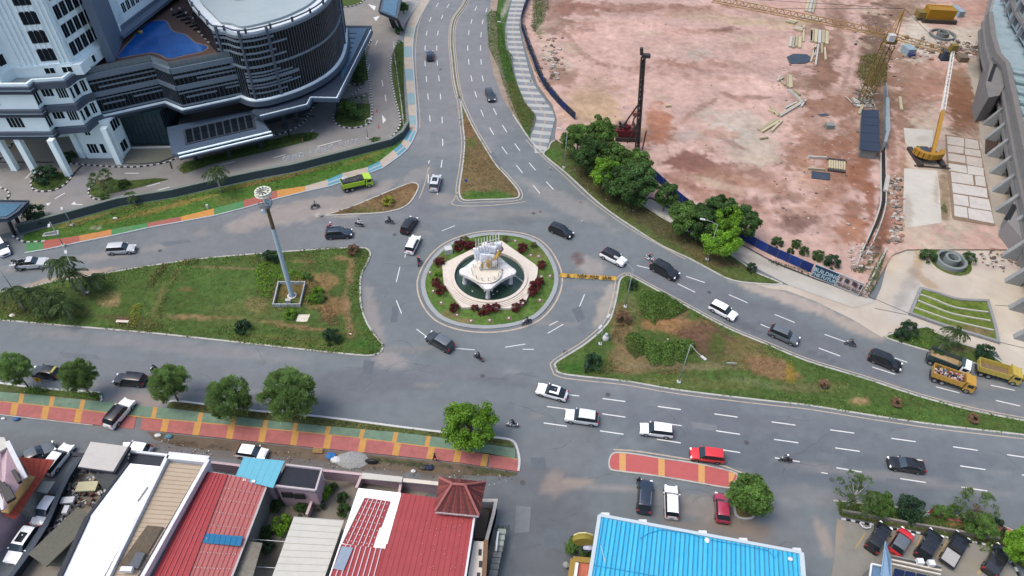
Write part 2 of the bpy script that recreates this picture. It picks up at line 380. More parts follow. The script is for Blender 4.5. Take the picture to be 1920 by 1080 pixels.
island('right_lawn',right_px,GR,[
 (1250,590,50,30,(128,108,84),.8),(1300,620,50,24,(150,116,84),.85),(1330,640,60,34,(112,86,72),.85,20),(1240,610,40,14,(164,126,88),.9),(1170,630,24,60,(134,116,84),.8,-10),
 (1180,680,44,26,(140,122,90),.85,25),(1280,690,110,7,(138,128,98),.8,0),(1400,660,60,34,(126,112,76),.75,15),(1450,690,50,24,(146,114,86),.85,20),(1480,700,10,22,(160,134,60),.8),
 (1300,720,140,10,(118,122,74),.6,3),(1500,730,60,10,(128,116,84),.5,3),(1610,754,18,7,(178,146,110),.9),(1560,725,40,8,(124,124,76),.5),(1180,570,14,30,(120,122,80),.6),(1345,650,18,24,(84,104,52),.8),
 (1085,690,34,14,(60,108,44),.7),(1700,775,100,10,(84,120,56),.5,8),(1420,720,60,6,(112,126,84),.7,10),(1240,560,60,30,(96,104,62),.5)],s=4,line=M_CREAM)
island('slip_island',[(607,405),(640,394),(675,381),(725,360),(760,346),(775,342),(785,346),(786,353),(777,371),(760,389),(725,399),(690,402),(650,403.5)],(132,112,82),[(680,396,30,6,(104,118,66),.8),(740,375,20,10,(140,116,84),.6),(765,360,16,16,(150,122,88),.7)],s=5)
island('upper_island',[(860,178),(864,205),(867,237),(870,270),(866,312),(860,350),(861,368),(870,377),(900,376),(940,375),(968,373),(975,368),(971,355),(950,330),(930,308),(905,268),(885,233),(871,203)],(124,108,78),[(910,368,60,10,(74,118,52),.9),(880,240,10,20,(140,108,80),.8),(900,310,22,40,(128,106,76),.5),(868,195,6,22,(96,112,66),.9),(885,270,10,10,(90,112,56),.7)],s=6,line=M_CREAM)
med=resample(smooth(W([(885,-60),(875,0),(852,37),(847,75),(850,112),(854,150),(861,182)]),5),1.0)
strip('median_kerb',med,-0.45,0.45,-0.02,0.16,[M_KERB])
strip('median_planting',med,-0.22,0.22,0.15,0.19,[mat('median_soil',C(122,118,84),0.95,var=0.4,vscale=1.0)])
for off in(-0.85,0.72):strip('edge_line',med,off,off+0.14,-0.01,0.006,[M_CREAM])
# ------------------------------------------------------------------ roundabout
RC=np.array([0.,0.])
_pts=[(789.5,527.5),(917.5,437),(1047.5,522.5),(910,617.5),(820,595),(1007.5,595),(1007.5,452.5),(832.5,462.5)]
_q=np.array([g2(*p)for p in _pts]); _A=np.c_[2*_q,np.ones(len(_q))]; _sol=np.linalg.lstsq(_A,(_q**2).sum(1),rcond=None)[0]
RC=_sol[:2]; RR=math.sqrt(_sol[2]+RC@RC)
def circ(r,n=72,sx=1,sy=1,c=None):c=RC if c is None else c; return[(c[0]+r*math.cos(2*PI*k/n)*sx,c[1]+r*math.sin(2*PI*k/n)*sy)for k in range(n)]
# the island follows its surveyed outline, a slightly squashed circle
isl=ccw(resample(smooth([tuple(_q[i])for i in(0,4,3,5,2,6,1,7)],6,True),0.8,True))
strip('kerb',isl,0,0.7,-0.02,0.16,[mat('path_concrete',C(176,182,184),0.8,var=0.1,dirt=0.3)],True)
strip('edge_line',isl,-0.75,-0.5,-0.01,0.006,[M_CREAM],True)
sheet('roundabout_lawn',offset(isl,0.68),0.13,(98,128,64),[(870,460,20,8,(70,96,50),.8),(845,590,26,8,(150,130,96),.6),(1000,560,20,16,(80,112,56),.7),(940,600,50,6,(84,116,54),.6),(830,500,12,30,(110,116,70),.6),(870,602,14,6,(150,122,96),.7),(1010,480,16,14,(120,130,76),.7)],0.45,M_TURF,s=9,relief=0.1,mottle=0.22,mscale=0.5)
# ------------------------------------------------------------------ lane markings (each dash a piece of the road)
def dash(pq,w=0.16):
    a,b=[np.array(g2(*p))for p in pq]; t=(b-a)/np.hypot(*(b-a)); n=np.array([-t[1],t[0]])*w/2
    mb=MB(); mb.add([(*(a-n),.006),(*(b-n),.006),(*(b+n),.006),(*(a+n),.006)],[(0,1,2,3)]); o=mb.build('lane_dash',M_WHITE)
    if o.data.polygons[0].normal.z<0:o.data.flip_normals()
    o.parent=road; o['kind']='structure'
def dashes(cs,L,w=0.16):
    P=[np.array(g2(*c))for c in cs]
    for i,p in enumerate(P):
        t=P[min(i+1,len(P)-1)]-P[max(i-1,0)]; t=t/np.hypot(*t); n=np.array([-t[1],t[0]])*w/2; a=p-t*L/2; b=p+t*L/2
        mb=MB(); q=[(*(a-n),.006),(*(b-n),.006),(*(b+n),.006),(*(a+n),.006)]; mb.add(q,[(0,1,2,3)]); o=mb.build('lane_dash',M_WHITE)
        if o.data.polygons[0].normal.z<0:o.data.flip_normals()
        o.parent=road; o['kind']='structure'
dashes([(838,-14),(820,9),(807,36),(800,62),(797,90),(797,119),(799.5,148),(802.5,181),(806,222)],2.6)
dashes([(858,-12),(840,11),(829,32),(821,62),(819,90),(820,118),(823,147),(826,181),(829,225),(830,267)],2.6)
dashes([(900,-6),(892,16),(884,40),(879,61),(877,90),(879,116),(884,147),(892,177),(904,212),(922,246),(946,282),(974,317),(1006,355)],2.8)
dashes([(918,-5),(912,19),(905,41),(902,65),(901,90),(902,116),(905,147),(914,178),(928,209),(946,241),(970,276),(998,312),(1031,348)],2.8)
dashes([(804,309),(803,335)],2.8); dashes([(828,307),(821,357)],2.6)
dashes([(1212,502),(1304,524),(1384,560),(1471,597),(1566,634),(1680,672),(1777,708),(1880,727),(1960,748)],3.2)
dashes([(1287,540),(1365,578),(1445,616),(1555,660),(1657,695),(1777,731),(1890,756),(1990,780)],3.2)
dashes([(1065,740),(1151,750),(1255,765),(1361,779),(1469,794),(1579,809),(1694,825),(1810,841),(1912,856),(2020,872)],3.2)
dashes([(1047,765),(1151,779),(1256,795),(1365,811),(1474,827),(1589,843),(1706,860),(1824,877),(1940,894)],3.2)
dashes([(1041,796),(1147,811),(1254,827),(1365,845),(1476,862),(1592,881),(1712,901),(1827,917),(1945,936)],3.2)
for a,b in(((750,500),(743,529)),((743,563),(753,588)),((781,617),(801,632)),((1096,552),(1086,576)),((1056,608),(1027,625)),((1046,602),(1030,610)),((985,645),(947,651)),((853,423),(828,433)),((762,470),(759,483)),((853,653),(890,656)),((1001,655),(980,655)),((1540,886),(1552,888)),((1072,740),(1060,738))):dash((a,b),0.13)
# edge lines of the northern road
strip('edge_line',smooth(W([(858,360),(852,372),(850,384),(900,386),(955,382),(985,378)]),4),-0.08,0.08,-0.01,0.006,[M_CREAM])
for pts in([(822,-20),(800,12),(787,40),(781,70),(779,110),(782,160),(787,215),(787,240)],[(986,262),(1010,287),(1055,327),(1105,374),(1180,428),(1255,470),(1285,486)],[(806,300),(800,330),(794,352),(786,372)]):
    strip('edge_line',smooth(W(pts),4),-0.07,0.07,-0.01,0.006,[M_CREAM])
# ------------------------------------------------------------------ right verge with trees, and the paved path behind it
verge=W([(1017,290),(1060,325),(1110,372),(1145,400),(1185,427),(1240,462),(1290,485),(1340,512),(1372,527),(1415,533),(1472,534),(1420,512),(1385,487),(1330,455),(1240,407),(1204,382),(1150,345),(1090,300),(1060,270),(1042,262),(1030,270),(1027,280)])
island('tree_verge',None,(92,106,62),[(1250,430,90,20,(88,82,62),.8,25),(1340,490,80,12,(112,98,72),.8,22),(1120,350,60,20,(84,80,58),.8,35),(1400,515,50,8,(86,112,56),.8,15),(1035,290,20,14,(78,112,54),.8)],s=12,pre=ccw(resample(smooth(verge,2,True),0.9,True)))
strip('verge_kerb_line',smooth(W([(960,215),(992,262),(1017,288)]),4),0,0.3,-0.02,0.14,[M_KERB])
# upper path: alternating grey and pale bands
pl=W([(966,-30),(960,0),(949,50),(952,87),(962,120),(972,162),(987,195),(1005,217),(1002,238),(995,262),(1008,286)])
pr=W([(992,-30),(985,0),(974,45),(980,85),(990,125),(1003,162),(1032,203),(1040,222),(1036,240),(1028,272),(1020,290)])
nb=62
def along(P,u):
    P=[np.array(p)for p in P]; seg=[np.hypot(*(P[i+1]-P[i]))for i in range(len(P)-1)]; t=u*sum(seg)
    for i,s_ in enumerate(seg):
        if t<=s_ or i==len(seg)-1:return P[i]+(P[i+1]-P[i])*min(1.05,t/s_)
        t-=s_
pls,prs=smooth(pl,4),smooth(pr,4)
path=strip('striped_path',[tuple((along(pls,k/60)+along(prs,k/60))/2)for k in range(61)],-1.2,1.2,0.0,0.10,[M_KERB])
mpa=mat('path_pale',C(200,202,198),0.85,var=0.08,dirt=0.3); mpb=mat('path_grey',C(148,156,164),0.85,var=0.08,dirt=0.3); mpc=mat('path_tan',C(190,172,150),0.85,var=0.1)
for k in range(nb):
    a,b=along(pls,k/nb),along(prs,k/nb); c,d=along(prs,(k+1)/nb),along(pls,(k+1)/nb); e=.02; m1,m2=(a+b)/2,(c+d)/2
    mb=MB(); mb.prism([a+(d-a)*e,b+(c-b)*e,c-(c-b)*e,d-(d-a)*e],0.06,0.125)
    if k%2:
        w=(b-a)*0.05; mb.prism([m1-w,m1+w,m2+w,m2-w],0.125,0.132,1)
    o=mb.build('paving_band',[mpb if k%2 else mpa,mpc]); o.parent=path; o['kind']='structure'
# lower pale path beside the hoarding
lp=W([(1204,384),(1240,407),(1330,455),(1385,486),(1430,510),(1480,536),(1600,578),(1645,566),(1610,552),(1530,526),(1450,494),(1400,466),(1340,433),(1260,397),(1218,372)])
sheet('pale_path',lp,0.09,(206,202,192),[(1420,490,60,6,(180,172,160),.6,20),(1530,545,60,6,(216,212,204),.6,20)],0.6,M_CONC,s=14)
# strip of green between road and striped path
gl=W([(942,-30),(934,0),(930,30),(934,90),(948,150),(962,200),(978,235),(994,262),(995,240),(1002,216),(984,193),(970,160),(958,120),(948,87),(946,50),(958,0),(962,-30)])
sheet('verge_grass',gl,0.07,(78,112,56),[(950,12,6,24,(172,172,160),.8,24),(975,210,14,24,(96,112,64),.6)],0.5,M_TURF,s=15,mottle=0.2)
sheet('verge_dirt',W([(922,-20),(918,20),(916,90),(926,140),(945,190),(962,215),(985,252),(980,238),(950,170),(938,120),(932,60),(940,-20)]),0.02,(176,160,146),[],0.6,M_SOIL,s=16)
# ------------------------------------------------------------------ construction site
PK=(212,180,167); PK2=(196,160,146); BR=(150,118,100); BR2=(126,98,84); CRM=(206,190,164); GY=(184,174,168)
site_px=[(998,-70),(992,0),(976,42),(982,80),(994,120),(1007,160),(1036,200),(1044,226),(1040,262),(1090,300),(1150,345),(1204,380),(1218,371),(1340,432),(1450,493),(1530,525),(1625,560),(1672,480),(1700,470),(1930,470),(2050,440),(2050,-70)]
sb=[(1040,30,40,50,(132,104,88),.8),(1010,30,14,40,(96,120,70),.85),(1028,95,16,30,(196,184,164),.8),(1050,130,26,20,(206,190,170),.8),(1140,70,70,30,(218,182,168),.9),(1230,60,60,22,(216,178,164),.8),
 (1150,105,40,20,(216,182,168),.8),(1085,70,40,30,(168,130,114),.7),(1100,190,60,50,(200,172,140),.8),(1120,160,60,40,(212,178,162),.7),(1240,165,90,30,(218,184,170),.8),(1420,165,80,36,(216,184,172),.95),(1370,200,60,16,(206,176,164),.8),
 (1310,105,26,12,(190,182,168),.8),(1300,130,140,16,(182,146,132),.6),(1390,40,150,10,(198,178,146),.7,6),(1400,75,30,14,(208,190,166),.7),(1450,90,60,24,(210,174,160),.8),(1250,20,140,12,(180,144,128),.7),(1470,20,90,20,(196,160,144),.6),
 (1240,250,30,36,(176,128,106),.8),(1300,300,46,26,(150,112,98),.9),(1280,335,40,20,(160,120,104),.8),(1380,240,70,30,(204,194,178),.85,12),(1400,290,36,40,(200,186,168),.8,30),(1290,255,34,12,(188,180,170),.7),(1350,340,60,26,(184,154,126),.7,20),(1420,340,60,20,(196,158,142),.7),
 (1500,160,46,30,(150,118,98),.8),(1540,130,30,50,(136,108,92),.85),(1510,60,30,20,(170,140,120),.6),(1600,90,16,90,(204,176,164),.85),(1570,30,30,40,(150,122,106),.7),(1640,60,40,60,(128,104,90),.85),(1720,60,30,60,(206,196,180),.9),(1690,20,60,30,(150,126,106),.8),(1830,20,60,24,(196,156,140),.8),
 (1830,75,60,14,(210,200,180),.9),(1860,50,40,14,(186,150,134),.7),(1560,190,50,30,(176,140,120),.7),(1530,250,40,60,(172,136,114),.7),(1590,260,30,60,(150,112,92),.7),(1560,340,50,60,(176,132,110),.8),(1510,330,26,26,(200,166,146),.8),(1500,400,40,14,(186,150,130),.7),(1480,370,30,12,(136,108,96),.8),
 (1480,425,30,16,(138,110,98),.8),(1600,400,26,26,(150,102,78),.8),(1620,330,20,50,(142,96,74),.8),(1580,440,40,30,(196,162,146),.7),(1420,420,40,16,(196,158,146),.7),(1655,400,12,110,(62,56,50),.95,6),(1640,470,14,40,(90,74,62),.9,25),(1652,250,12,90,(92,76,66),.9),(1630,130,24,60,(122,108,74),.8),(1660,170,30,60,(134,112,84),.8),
 (1672,300,12,120,(150,112,92),.8),(1665,420,16,60,(150,100,76),.9,12),(1725,170,50,40,(170,132,112),.8),(1755,190,16,30,(212,172,158),.7),(1720,260,26,34,(214,208,196),.98),(1700,180,24,50,(162,132,108),.7),(1800,200,34,60,(142,106,82),.95),(1795,150,24,24,(150,118,96),.8),(1775,320,14,60,(122,104,84),.8),(1765,380,12,50,(130,116,84),.8),
 (1850,110,50,22,(186,178,166),.8),(1840,250,36,120,(178,168,152),.95),(1870,350,40,90,(188,176,160),.95),(1700,60,20,30,(216,206,188),.8),(1690,330,10,60,(160,132,110),.7)]
def trail(pts,w,col,st=.8,n=9):return[(x,y,w*1.2,w,col,st)for x,y in smooth(pts,n)]
sb+=[(1545,120,26,70,(146,112,94),1.),(1560,200,60,26,(158,120,100),.9),(1520,280,60,40,(164,124,102),.9),(1580,300,40,60,(158,114,92),.9),(1640,90,34,90,(120,98,84),.95),(1690,120,26,50,(142,112,92),.9),(1700,150,60,24,(164,126,108),.9),(1718,190,26,40,(158,116,98),.95),(1755,130,30,20,(196,156,142),.8),(1800,170,30,60,(134,96,72),1.),(1812,230,26,40,(124,88,68),1.),
 (1790,140,20,16,(176,140,110),.9),(1720,80,30,24,(214,206,192),1.),(1790,78,40,12,(216,208,194),1.),(1850,78,50,14,(214,206,190),.95),(1600,60,14,60,(206,176,164),.9),(1570,60,16,50,(150,118,102),.9),(1530,60,16,30,(156,124,104),.8),(1690,30,40,20,(144,118,98),.9),(1120,80,90,20,(226,190,176),.9),(1180,60,60,14,(224,188,176),.9),(1430,170,60,24,(224,190,178),1.),(1380,150,50,12,(222,188,174),.9),(1465,95,40,10,(222,186,174),.9),
 (1300,305,50,22,(140,100,90),1.),(1350,320,40,14,(146,108,96),.9),(1235,235,26,40,(180,124,98),.95),(1300,360,70,12,(170,128,110),.8,25),(1420,350,90,10,(178,140,116),.8,15),(1370,375,80,8,(176,136,114),.7,20),(1500,415,34,14,(130,100,90),.9),(1600,430,30,30,(168,116,88),.9),(1630,380,12,70,(148,96,72),.95),(1610,330,22,50,(156,108,84),.9),(1060,150,30,20,(150,116,98),.8),(1120,200,60,30,(196,168,134),.8),(1150,240,60,20,(206,180,146),.8),
 (1380,255,60,20,(206,198,186),.9,15),(1420,280,40,26,(204,190,172),.9),(1180,15,140,8,(156,118,104),.8),(1080,20,60,12,(150,108,92),.8),(1440,45,80,6,(204,184,150),.8),(1340,60,60,8,(176,138,124),.8)]
sb+=[(1735,300,64,200,(206,190,170),1.),(1790,330,56,120,(202,188,170),1.),(1720,120,40,90,(176,146,126),.9),(1860,130,60,50,(190,178,162),.95),(1835,70,90,26,(212,202,186),1.),(1725,75,34,40,(212,204,190),1.),(1800,195,32,56,(136,98,74),1.),(1690,330,14,90,(166,128,104),.9),(1690,220,20,60,(150,116,96),.9),(1770,360,10,60,(138,118,88),.9),(1740,170,40,30,(168,128,110),.9),(1650,500,40,30,(160,130,108),.7)]
for tr_ in([(1590,-10),(1598,60),(1590,130),(1570,190),(1550,250)],[(1610,-10),(1616,60),(1608,130),(1590,190),(1572,250)],[(1340,190),(1290,220),(1250,280),(1290,330),(1380,345)],[(1500,260),(1470,330),(1480,400)],[(1060,60),(1100,110),(1180,130),(1300,120)],[(1240,330),(1330,360),(1450,380),(1560,430)],[(1660,170),(1672,240),(1678,330),(1672,420)]):sb+=trail(tr_,4.5,(150,114,98),.55,7)
for i in range(70):
    q_=random.Random(i); x_,y_=q_.uniform(1020,1640),q_.uniform(0,430)
    if y_>(x_-1000)*.78+140:continue
    sb.append((x_,y_,q_.uniform(8,40),q_.uniform(3,10),[(160,122,106),(214,184,168),(200,180,158),(140,108,96),(190,150,132)][i%5],q_.uniform(.4,.9),q_.uniform(-15,30)))
sb=[(*b_[:5],b_[5]*.85,*b_[6:])for b_ in sb]
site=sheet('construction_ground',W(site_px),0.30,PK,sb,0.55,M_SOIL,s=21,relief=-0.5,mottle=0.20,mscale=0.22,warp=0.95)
# pale concrete yard beside it and the driveway apron
yard_px=[(1415,533),(1440,541),(1475,545),(1530,566),(1600,600),(1655,634),(1668,622),(1700,626),(1750,640),(1820,650),(1868,660),(1890,694),(1990,725),(2060,640),(2060,430),(1925,470),(1880,440),(1860,425),(1774,412),(1762,350),(1755,322),(1695,318),(1698,350),(1690,400),(1680,440),(1662,500),(1652,540),(1640,566),(1612,548),(1602,574),(1475,534)]
yard=sheet('concrete_yard',W(yard_px),0.035,(216,206,190),[(1540,560,60,16,(208,194,178),.7,15),(1620,600,40,16,(212,200,186),.8,20),(1700,560,24,50,(204,206,206),.6,20),(1725,480,10,50,(196,170,134),.8,10),(1670,490,20,26,(214,196,170),.7),(1740,530,40,8,(188,160,130),.7,30),(1860,430,30,16,(220,210,184),.7),
  (1800,425,30,7,(148,130,78),.95,8),(1830,440,7,14,(150,130,84),.9),(1790,436,8,5,(140,122,70),.9),(1870,500,50,10,(206,190,180),.6),(1895,475,26,10,(220,186,160),.7),(1720,380,24,60,(214,212,204),.8),(1740,440,30,40,(218,204,178),.7),(1700,540,14,40,(176,170,162),.6,25),(1880,560,40,60,(220,208,188),.7),(1900,620,20,50,(222,212,194),.7),(1760,630,60,8,(204,188,164),.6,12),(1690,425,8,40,(170,160,144),.7)],0.6,M_CONC,s=23,mottle=0.10,mscale=0.3,warp=0.7)
for a,b in(((1630,556),(1700,586)),((1700,586),(1870,640)),((1866,572),(1925,576)),((1868,640),(1930,655)),((1640,578),(1700,590)),((1880,448),(1860,425))):
    mb=MB(); mb.bar(G(*a,0.045),G(*b,0.045),0.12,0.015); o=mb.build('expansion_joint',mat('joint_dark',C(110,102,92),0.9)); o.parent=yard; o['kind']='structure'
# the poured slabs beside the grey building: every slab a piece
SL=[(1774,258,1806,262,1806,278,1775,273),(1808,262,1832,267,1834,283,1808,279),(1775,275,1805,279,1805,291,1776,288),(1807,281,1836,285,1838,297,1808,293),(1776,290,1808,295,1809,309,1777,304),(1810,295,1839,300,1840,317,1811,311),(1777,309,1810,314,1812,328,1778,322),(1812,313,1842,318,1843,333,1813,329),(1781,325,1822,331,1824,350,1783,344),(1826,332,1844,334,1847,353,1828,350),(1783,346,1848,356,1850,374,1785,364),(1785,366,1813,371,1815,390,1787,386),(1815,371,1852,377,1857,398,1817,392),(1787,388,1811,392,1813,412,1788,408),(1813,393,1857,400,1862,422,1815,413)]
mslab=[mat('slab_concrete_%d'%i,C(*c),0.85,var=0.07,vscale=1.2,dirt=0.25,dscale=0.8)for i,c in enumerate(((204,196,186),(216,212,204),(222,218,212)))]
slabs=sheet('slab_bed',W([(1770,254),(1834,264),(1846,330),(1866,428),(1784,414),(1776,340)]),0.33,(150,130,110),[],0.8,M_SOIL,s=24)
for i,q in enumerate(SL):
    mb=MB(); mb.prism(W([q[0:2],q[2:4],q[4:6],q[6:8]]),0.28,0.40); o=mb.build('slab',mslab[0 if i<6 else 1 if i<10 else 2]); o.parent=slabs; o['kind']='structure'
pad=sheet('concrete_pad',W([(1693,242),(1748,246),(1748,275),(1712,290),(1696,270)]),0.32,(216,212,202),[(1730,262,14,6,(190,182,172),.6)],0.6,M_CONC,s=25)
sheet('concrete_track',W([(1694,318),(1756,322),(1760,352),(1764,420),(1696,430),(1692,400)]),0.32,(222,218,208),[(1720,345,30,20,(226,222,214),.6),(1755,360,6,30,(186,170,150),.6),(1700,400,10,30,(186,176,160),.7)],0.6,M_CONC,s=26)
# ------------------------------------------------------------------ hotel forecourt, verge and coloured pavement
hot_px=[(-230,470),(-60,452),(20,436),(36,431),(120,409),(225,380),(325,364),(410,345),(480,330),(550,317),(650,291),(737,268),(752,258),(757,248),(748,190),(735,150),(738,105),(748,70),(762,40),(790,0),(810,-40),(560,-60),(100,-60),(-250,40),(-300,300)]
court=sheet('hotel_forecourt',W(hot_px),0.03,(158,156,152),[(90,380,50,16,(178,166,150),.7,-20),(120,370,60,30,(156,156,160),.7,-40),(300,330,160,6,(150,148,146),.6,-12),(500,290,110,8,(166,162,156),.6,-15),(560,265,80,7,(150,150,150),.5,-12),(20,260,40,40,(158,140,112),.9),(60,300,60,40,(170,160,148),.6),(760,20,30,60,(200,200,192),.9),(715,130,14,90,(166,158,150),.7),(700,40,24,40,(166,160,152),.7),(740,80,14,26,(150,148,146),.6),(20,440,60,20,(190,184,172),.9),(20,470,50,12,(186,182,172),.9),(270,290,60,14,(130,130,122),.7),(600,220,60,30,(140,142,144),.6),(580,240,50,14,(128,130,134),.5),(640,280,60,10,(176,170,162),.6,-14)],0.9,M_CONC,s=31,mottle=0.12,mscale=0.35)
# grass between wall and road
sheet('hotel_verge_grass',W([(45,440),(120,418),(225,388),(325,372),(410,353),(480,338),(550,325),(650,298),(735,275),(757,262),(762,262),(745,279),(712,304),(687,316),(645,327),(615,339),(572,352),(520,359),(457,377),(400,392),(340,407),(277,419),(210,432),(147,443),(80,453),(48,457),(42,450)]),0.09,(86,124,56),[(300,392,120,5,(150,128,74),.8,-14),(160,412,60,4,(146,126,80),.7,-16),(520,335,90,4,(138,118,66),.8,-13),(680,298,40,4,(140,124,70),.7,-20),(180,428,10,3,(190,190,170),.9),(430,380,30,12,(106,108,62),.6),(600,325,80,6,(76,122,46),.6,-14),(100,445,60,6,(66,108,46),.6)],0.5,M_TURF,s=32,mottle=0.2)
out_e=[(47,475),(84,469),(150,455),(210,443),(277,428),(340,416.5),(402,405),(457,391),(520,373),(572,360),(615,350.5),(642,342),(690,326),(717,315.5),(748,294),(763,281),(772,268),(781,248),(782,236),(781,218),(780,197),(778.5,175),(777,152),(775.5,130),(774,108),(774,88),(775,70),(779,52),(787,33),(797,15),(815,-15)]
in_e=[(50,457),(80,452.5),(148,443),(210,431),(277,419),(340,407),(402,391.5),(457,377),(520,357.5),(572,350),(615,337.5),(642,326),(690,314),(712,303),(738,282),(752,270),(757,262),(768,245),(769,234),(766.5,217),(765,197),(763,175),(761,152),(759,130),(757.5,108),(757,88),(758,70),(762,52),(770,33),(781,15),(800,-15)]
cg,cr_,co_,cc_,cb_=(84,150,92),(184,110,98),(222,160,80),(204,192,176),(98,172,196)
segc=[cg,cr_,co_,cg,cr_,co_,cg,cr_,co_,cc_,cb_,cc_,cb_,cc_,cb_,cc_,(110,180,200),cc_,(150,186,190),cc_,(150,182,184),cc_,(148,182,190),cc_,(150,180,186),cc_,(178,190,180),cc_,cc_,cc_]
segc[1]=(186,104,88); segc[2]=(214,146,84)
pave=strip('hotel_kerb',[g2(*p)for p in out_e][::-1],-0.15,0.12,-0.02,0.155,[mat('kerb_pale_blue',C(196,204,208),0.8,var=0.12,dirt=0.3)])
for i in range(len(segc)):
    a,b,c,d=[np.array(g2(*p))for p in(out_e[i],out_e[i+1],in_e[i+1],in_e[i])]; e=.004
    mb=MB(); mb.prism([a,b-(b-a)*e,c-(c-d)*e,d],0.0,0.13)
    if segc[i]in(cb_,(110,180,200)):
        for(u,v)in((.40,.56),):
            mb.prism([a+(d-a)*u,b+(c-b)*u,b+(c-b)*v,a+(d-a)*v],0.13,0.136,1)
    o=mb.build('paving_panel',[mat('panel_%d_%d_%d'%segc[i],C(*segc[i]),0.8,var=0.12,vscale=1.5,dirt=0.45,dirtcol=C(150,140,130),dscale=0.6),mpa]); o.parent=pave; o['kind']='structure'
# ------------------------------------------------------------------ lower left pavement: green band, red band, yellow dividers
T=[(-60,732),(0,735),(125,747),(192,754),(310,766),(480,787),(612,800),(750,812),(845,824),(922,835),(966,842)]
Mi=[(-60,749),(0,754),(162,771),(275,785),(475,803),(650,820),(760,834),(847,845),(917,853),(974,864)]
Bo=[(-60,772),(0,777),(175,797),(275,807),(480,829),(600,841),(720,853),(852,867),(911,876),(972,885)]
def yat(P,x):
    for(a,b),(c,d)in zip(P,P[1:]):
        if x<=c:return b+(d-b)*(x-a)/(c-a)
    return P[-1][1]
def pq(P,x):return np.array(g2(x,yat(P,x)))
mg=mat('pavement_green',C(122,150,126),0.8,var=0.18,vscale=1.2,dirt=0.5,dirtcol=C(96,104,90),dscale=0.5)
mr_=mat('pavement_red',C(190,114,108),0.8,var=0.16,vscale=1.2,dirt=0.45,dirtcol=C(130,84,78),dscale=0.5)
my=mat('pavement_yellow',C(216,164,88),0.8,var=0.12,vscale=2,dirt=0.4,dirtcol=C(170,130,90),dscale=0.8)
pbase=MB()
rx=[-34,30,88,150,212,262,312,372,435,495,555,617,682,746,810,860,911]
gxs=[-26,43,100,157,222,292,378,440,500,556,617,681,743,804,862]
root_p=strip('lower_kerb',W([(-60,712),(0,717),(50,724),(125,731),(190,736),(193,751)]),-0.3,0.0,-0.02,0.16,[M_KERBW])
strip('lower_kerb',smooth(W([(318,752),(345,752),(475,769),(600,780),(740,798),(837,810),(935,820),(960,825),(970,836),(976,862),(974,884)]),3),-0.3,0.0,-0.02,0.16,[M_KERBW])
def panel(x0,x1,P,Q,m,name,z=0.15,w=0.28,sk=0):
    a,b,c,d=pq(P,x0),pq(P,x1),pq(Q,x1-sk),pq(Q,x0-sk)
    mb=MB(); mb.prism([a,b,c,d],-0.02,z); o=mb.build(name,m); o.parent=root_p; o['kind']='structure'
lim=[-58]+rx+[973]
for i in range(len(lim)-1):
    x0,x1=lim[i]+(6 if i else 0),lim[i+1]-(6 if i<len(lim)-2 else 0)
    if x0>190 and x1<310 or 200<(x0+x1)/2<275:z_=0.05
    else:z_=0.15
    panel(x0,x1,Mi,Bo,mr_,'red_panel',z_,sk=5 if 0<i<len(lim)-2 else(0))
for x in rx:
    if 200<x<300:continue
    panel(x-6,x+6,Mi,Bo,my,'yellow_divider',0.152,sk=5)
lim=[-58]+gxs+[966]
for i in range(len(lim)-1):
    x0,x1=lim[i]+(4 if i else 0),lim[i+1]-(4 if i<len(lim)-2 else 0)
    panel(x0,x1,T,[(x,y-1.6)for x,y in Mi],mg,'green_panel',0.05 if 195<(x0+x1)/2<300 else 0.15,sk=4 if 0<i<len(lim)-2 else 0)
for x in gxs:panel(x-4,x+4,T,[(x_,y-1.6)for x_,y in Mi],my,'yellow_divider',0.152,sk=4)
mb=MB()
for(a,b),(c,d)in zip(Mi,Mi[1:]):
    if b<900:mb.prism([np.array(g2(a,b-1.6)),np.array(g2(c,d-1.6)),np.array(g2(c,d)),np.array(g2(a,b))],-0.02,0.15)
o=mb.build('yellow_line',my); o.parent=root_p; o['kind']='structure'
for pp,ss in(([(-60,714),(0,719),(125,733),(189,738),(192,753),(125,746.5),(0,734.5),(-60,731)],41),([(320,754),(345,754),(475,771),(600,782),(740,800),(837,812),(935,822),(957,827),(966,840),(922,834),(845,823.5),(750,811.5),(612,799.5),(480,786.5),(312,765)],42)):
    sheet('verge_grass',W(pp),0.12,(92,102,62),[(100,738,60,5,(84,112,50),.7),(500,777,40,4,(100,84,60),.8),(380,762,50,4,(98,80,60),.7),(760,806,60,3,(84,104,54),.8)],0.45,M_TURF,s=ss,mottle=0.25)
# retaining edge below the red band with rubble and weeds
strip('pavement_edge_wall',W([(x,y+.5)for x,y in Bo if x<=175]),-0.12,0.0,-0.4,0.14,[M_KERB])
sheet('dirt_strip',W([(275,809),(480,831),(600,843),(720,855),(852,869),(972,887),(960,894),(900,892),(760,884),(640,868),(480,850),(340,838),(290,825)]),0.02,(122,108,92),[(330,832,30,6,(88,76,66),.8),(405,838,24,4,(84,74,64),.8),(740,866,60,6,(84,86,60),.8,6),(900,888,60,5,(84,92,58),.8),(620,852,30,5,(140,118,104),.7),(820,886,60,5,(130,112,88),.7)],0.5,M_SOIL,s=43,mottle=0.3,warp=0.9)
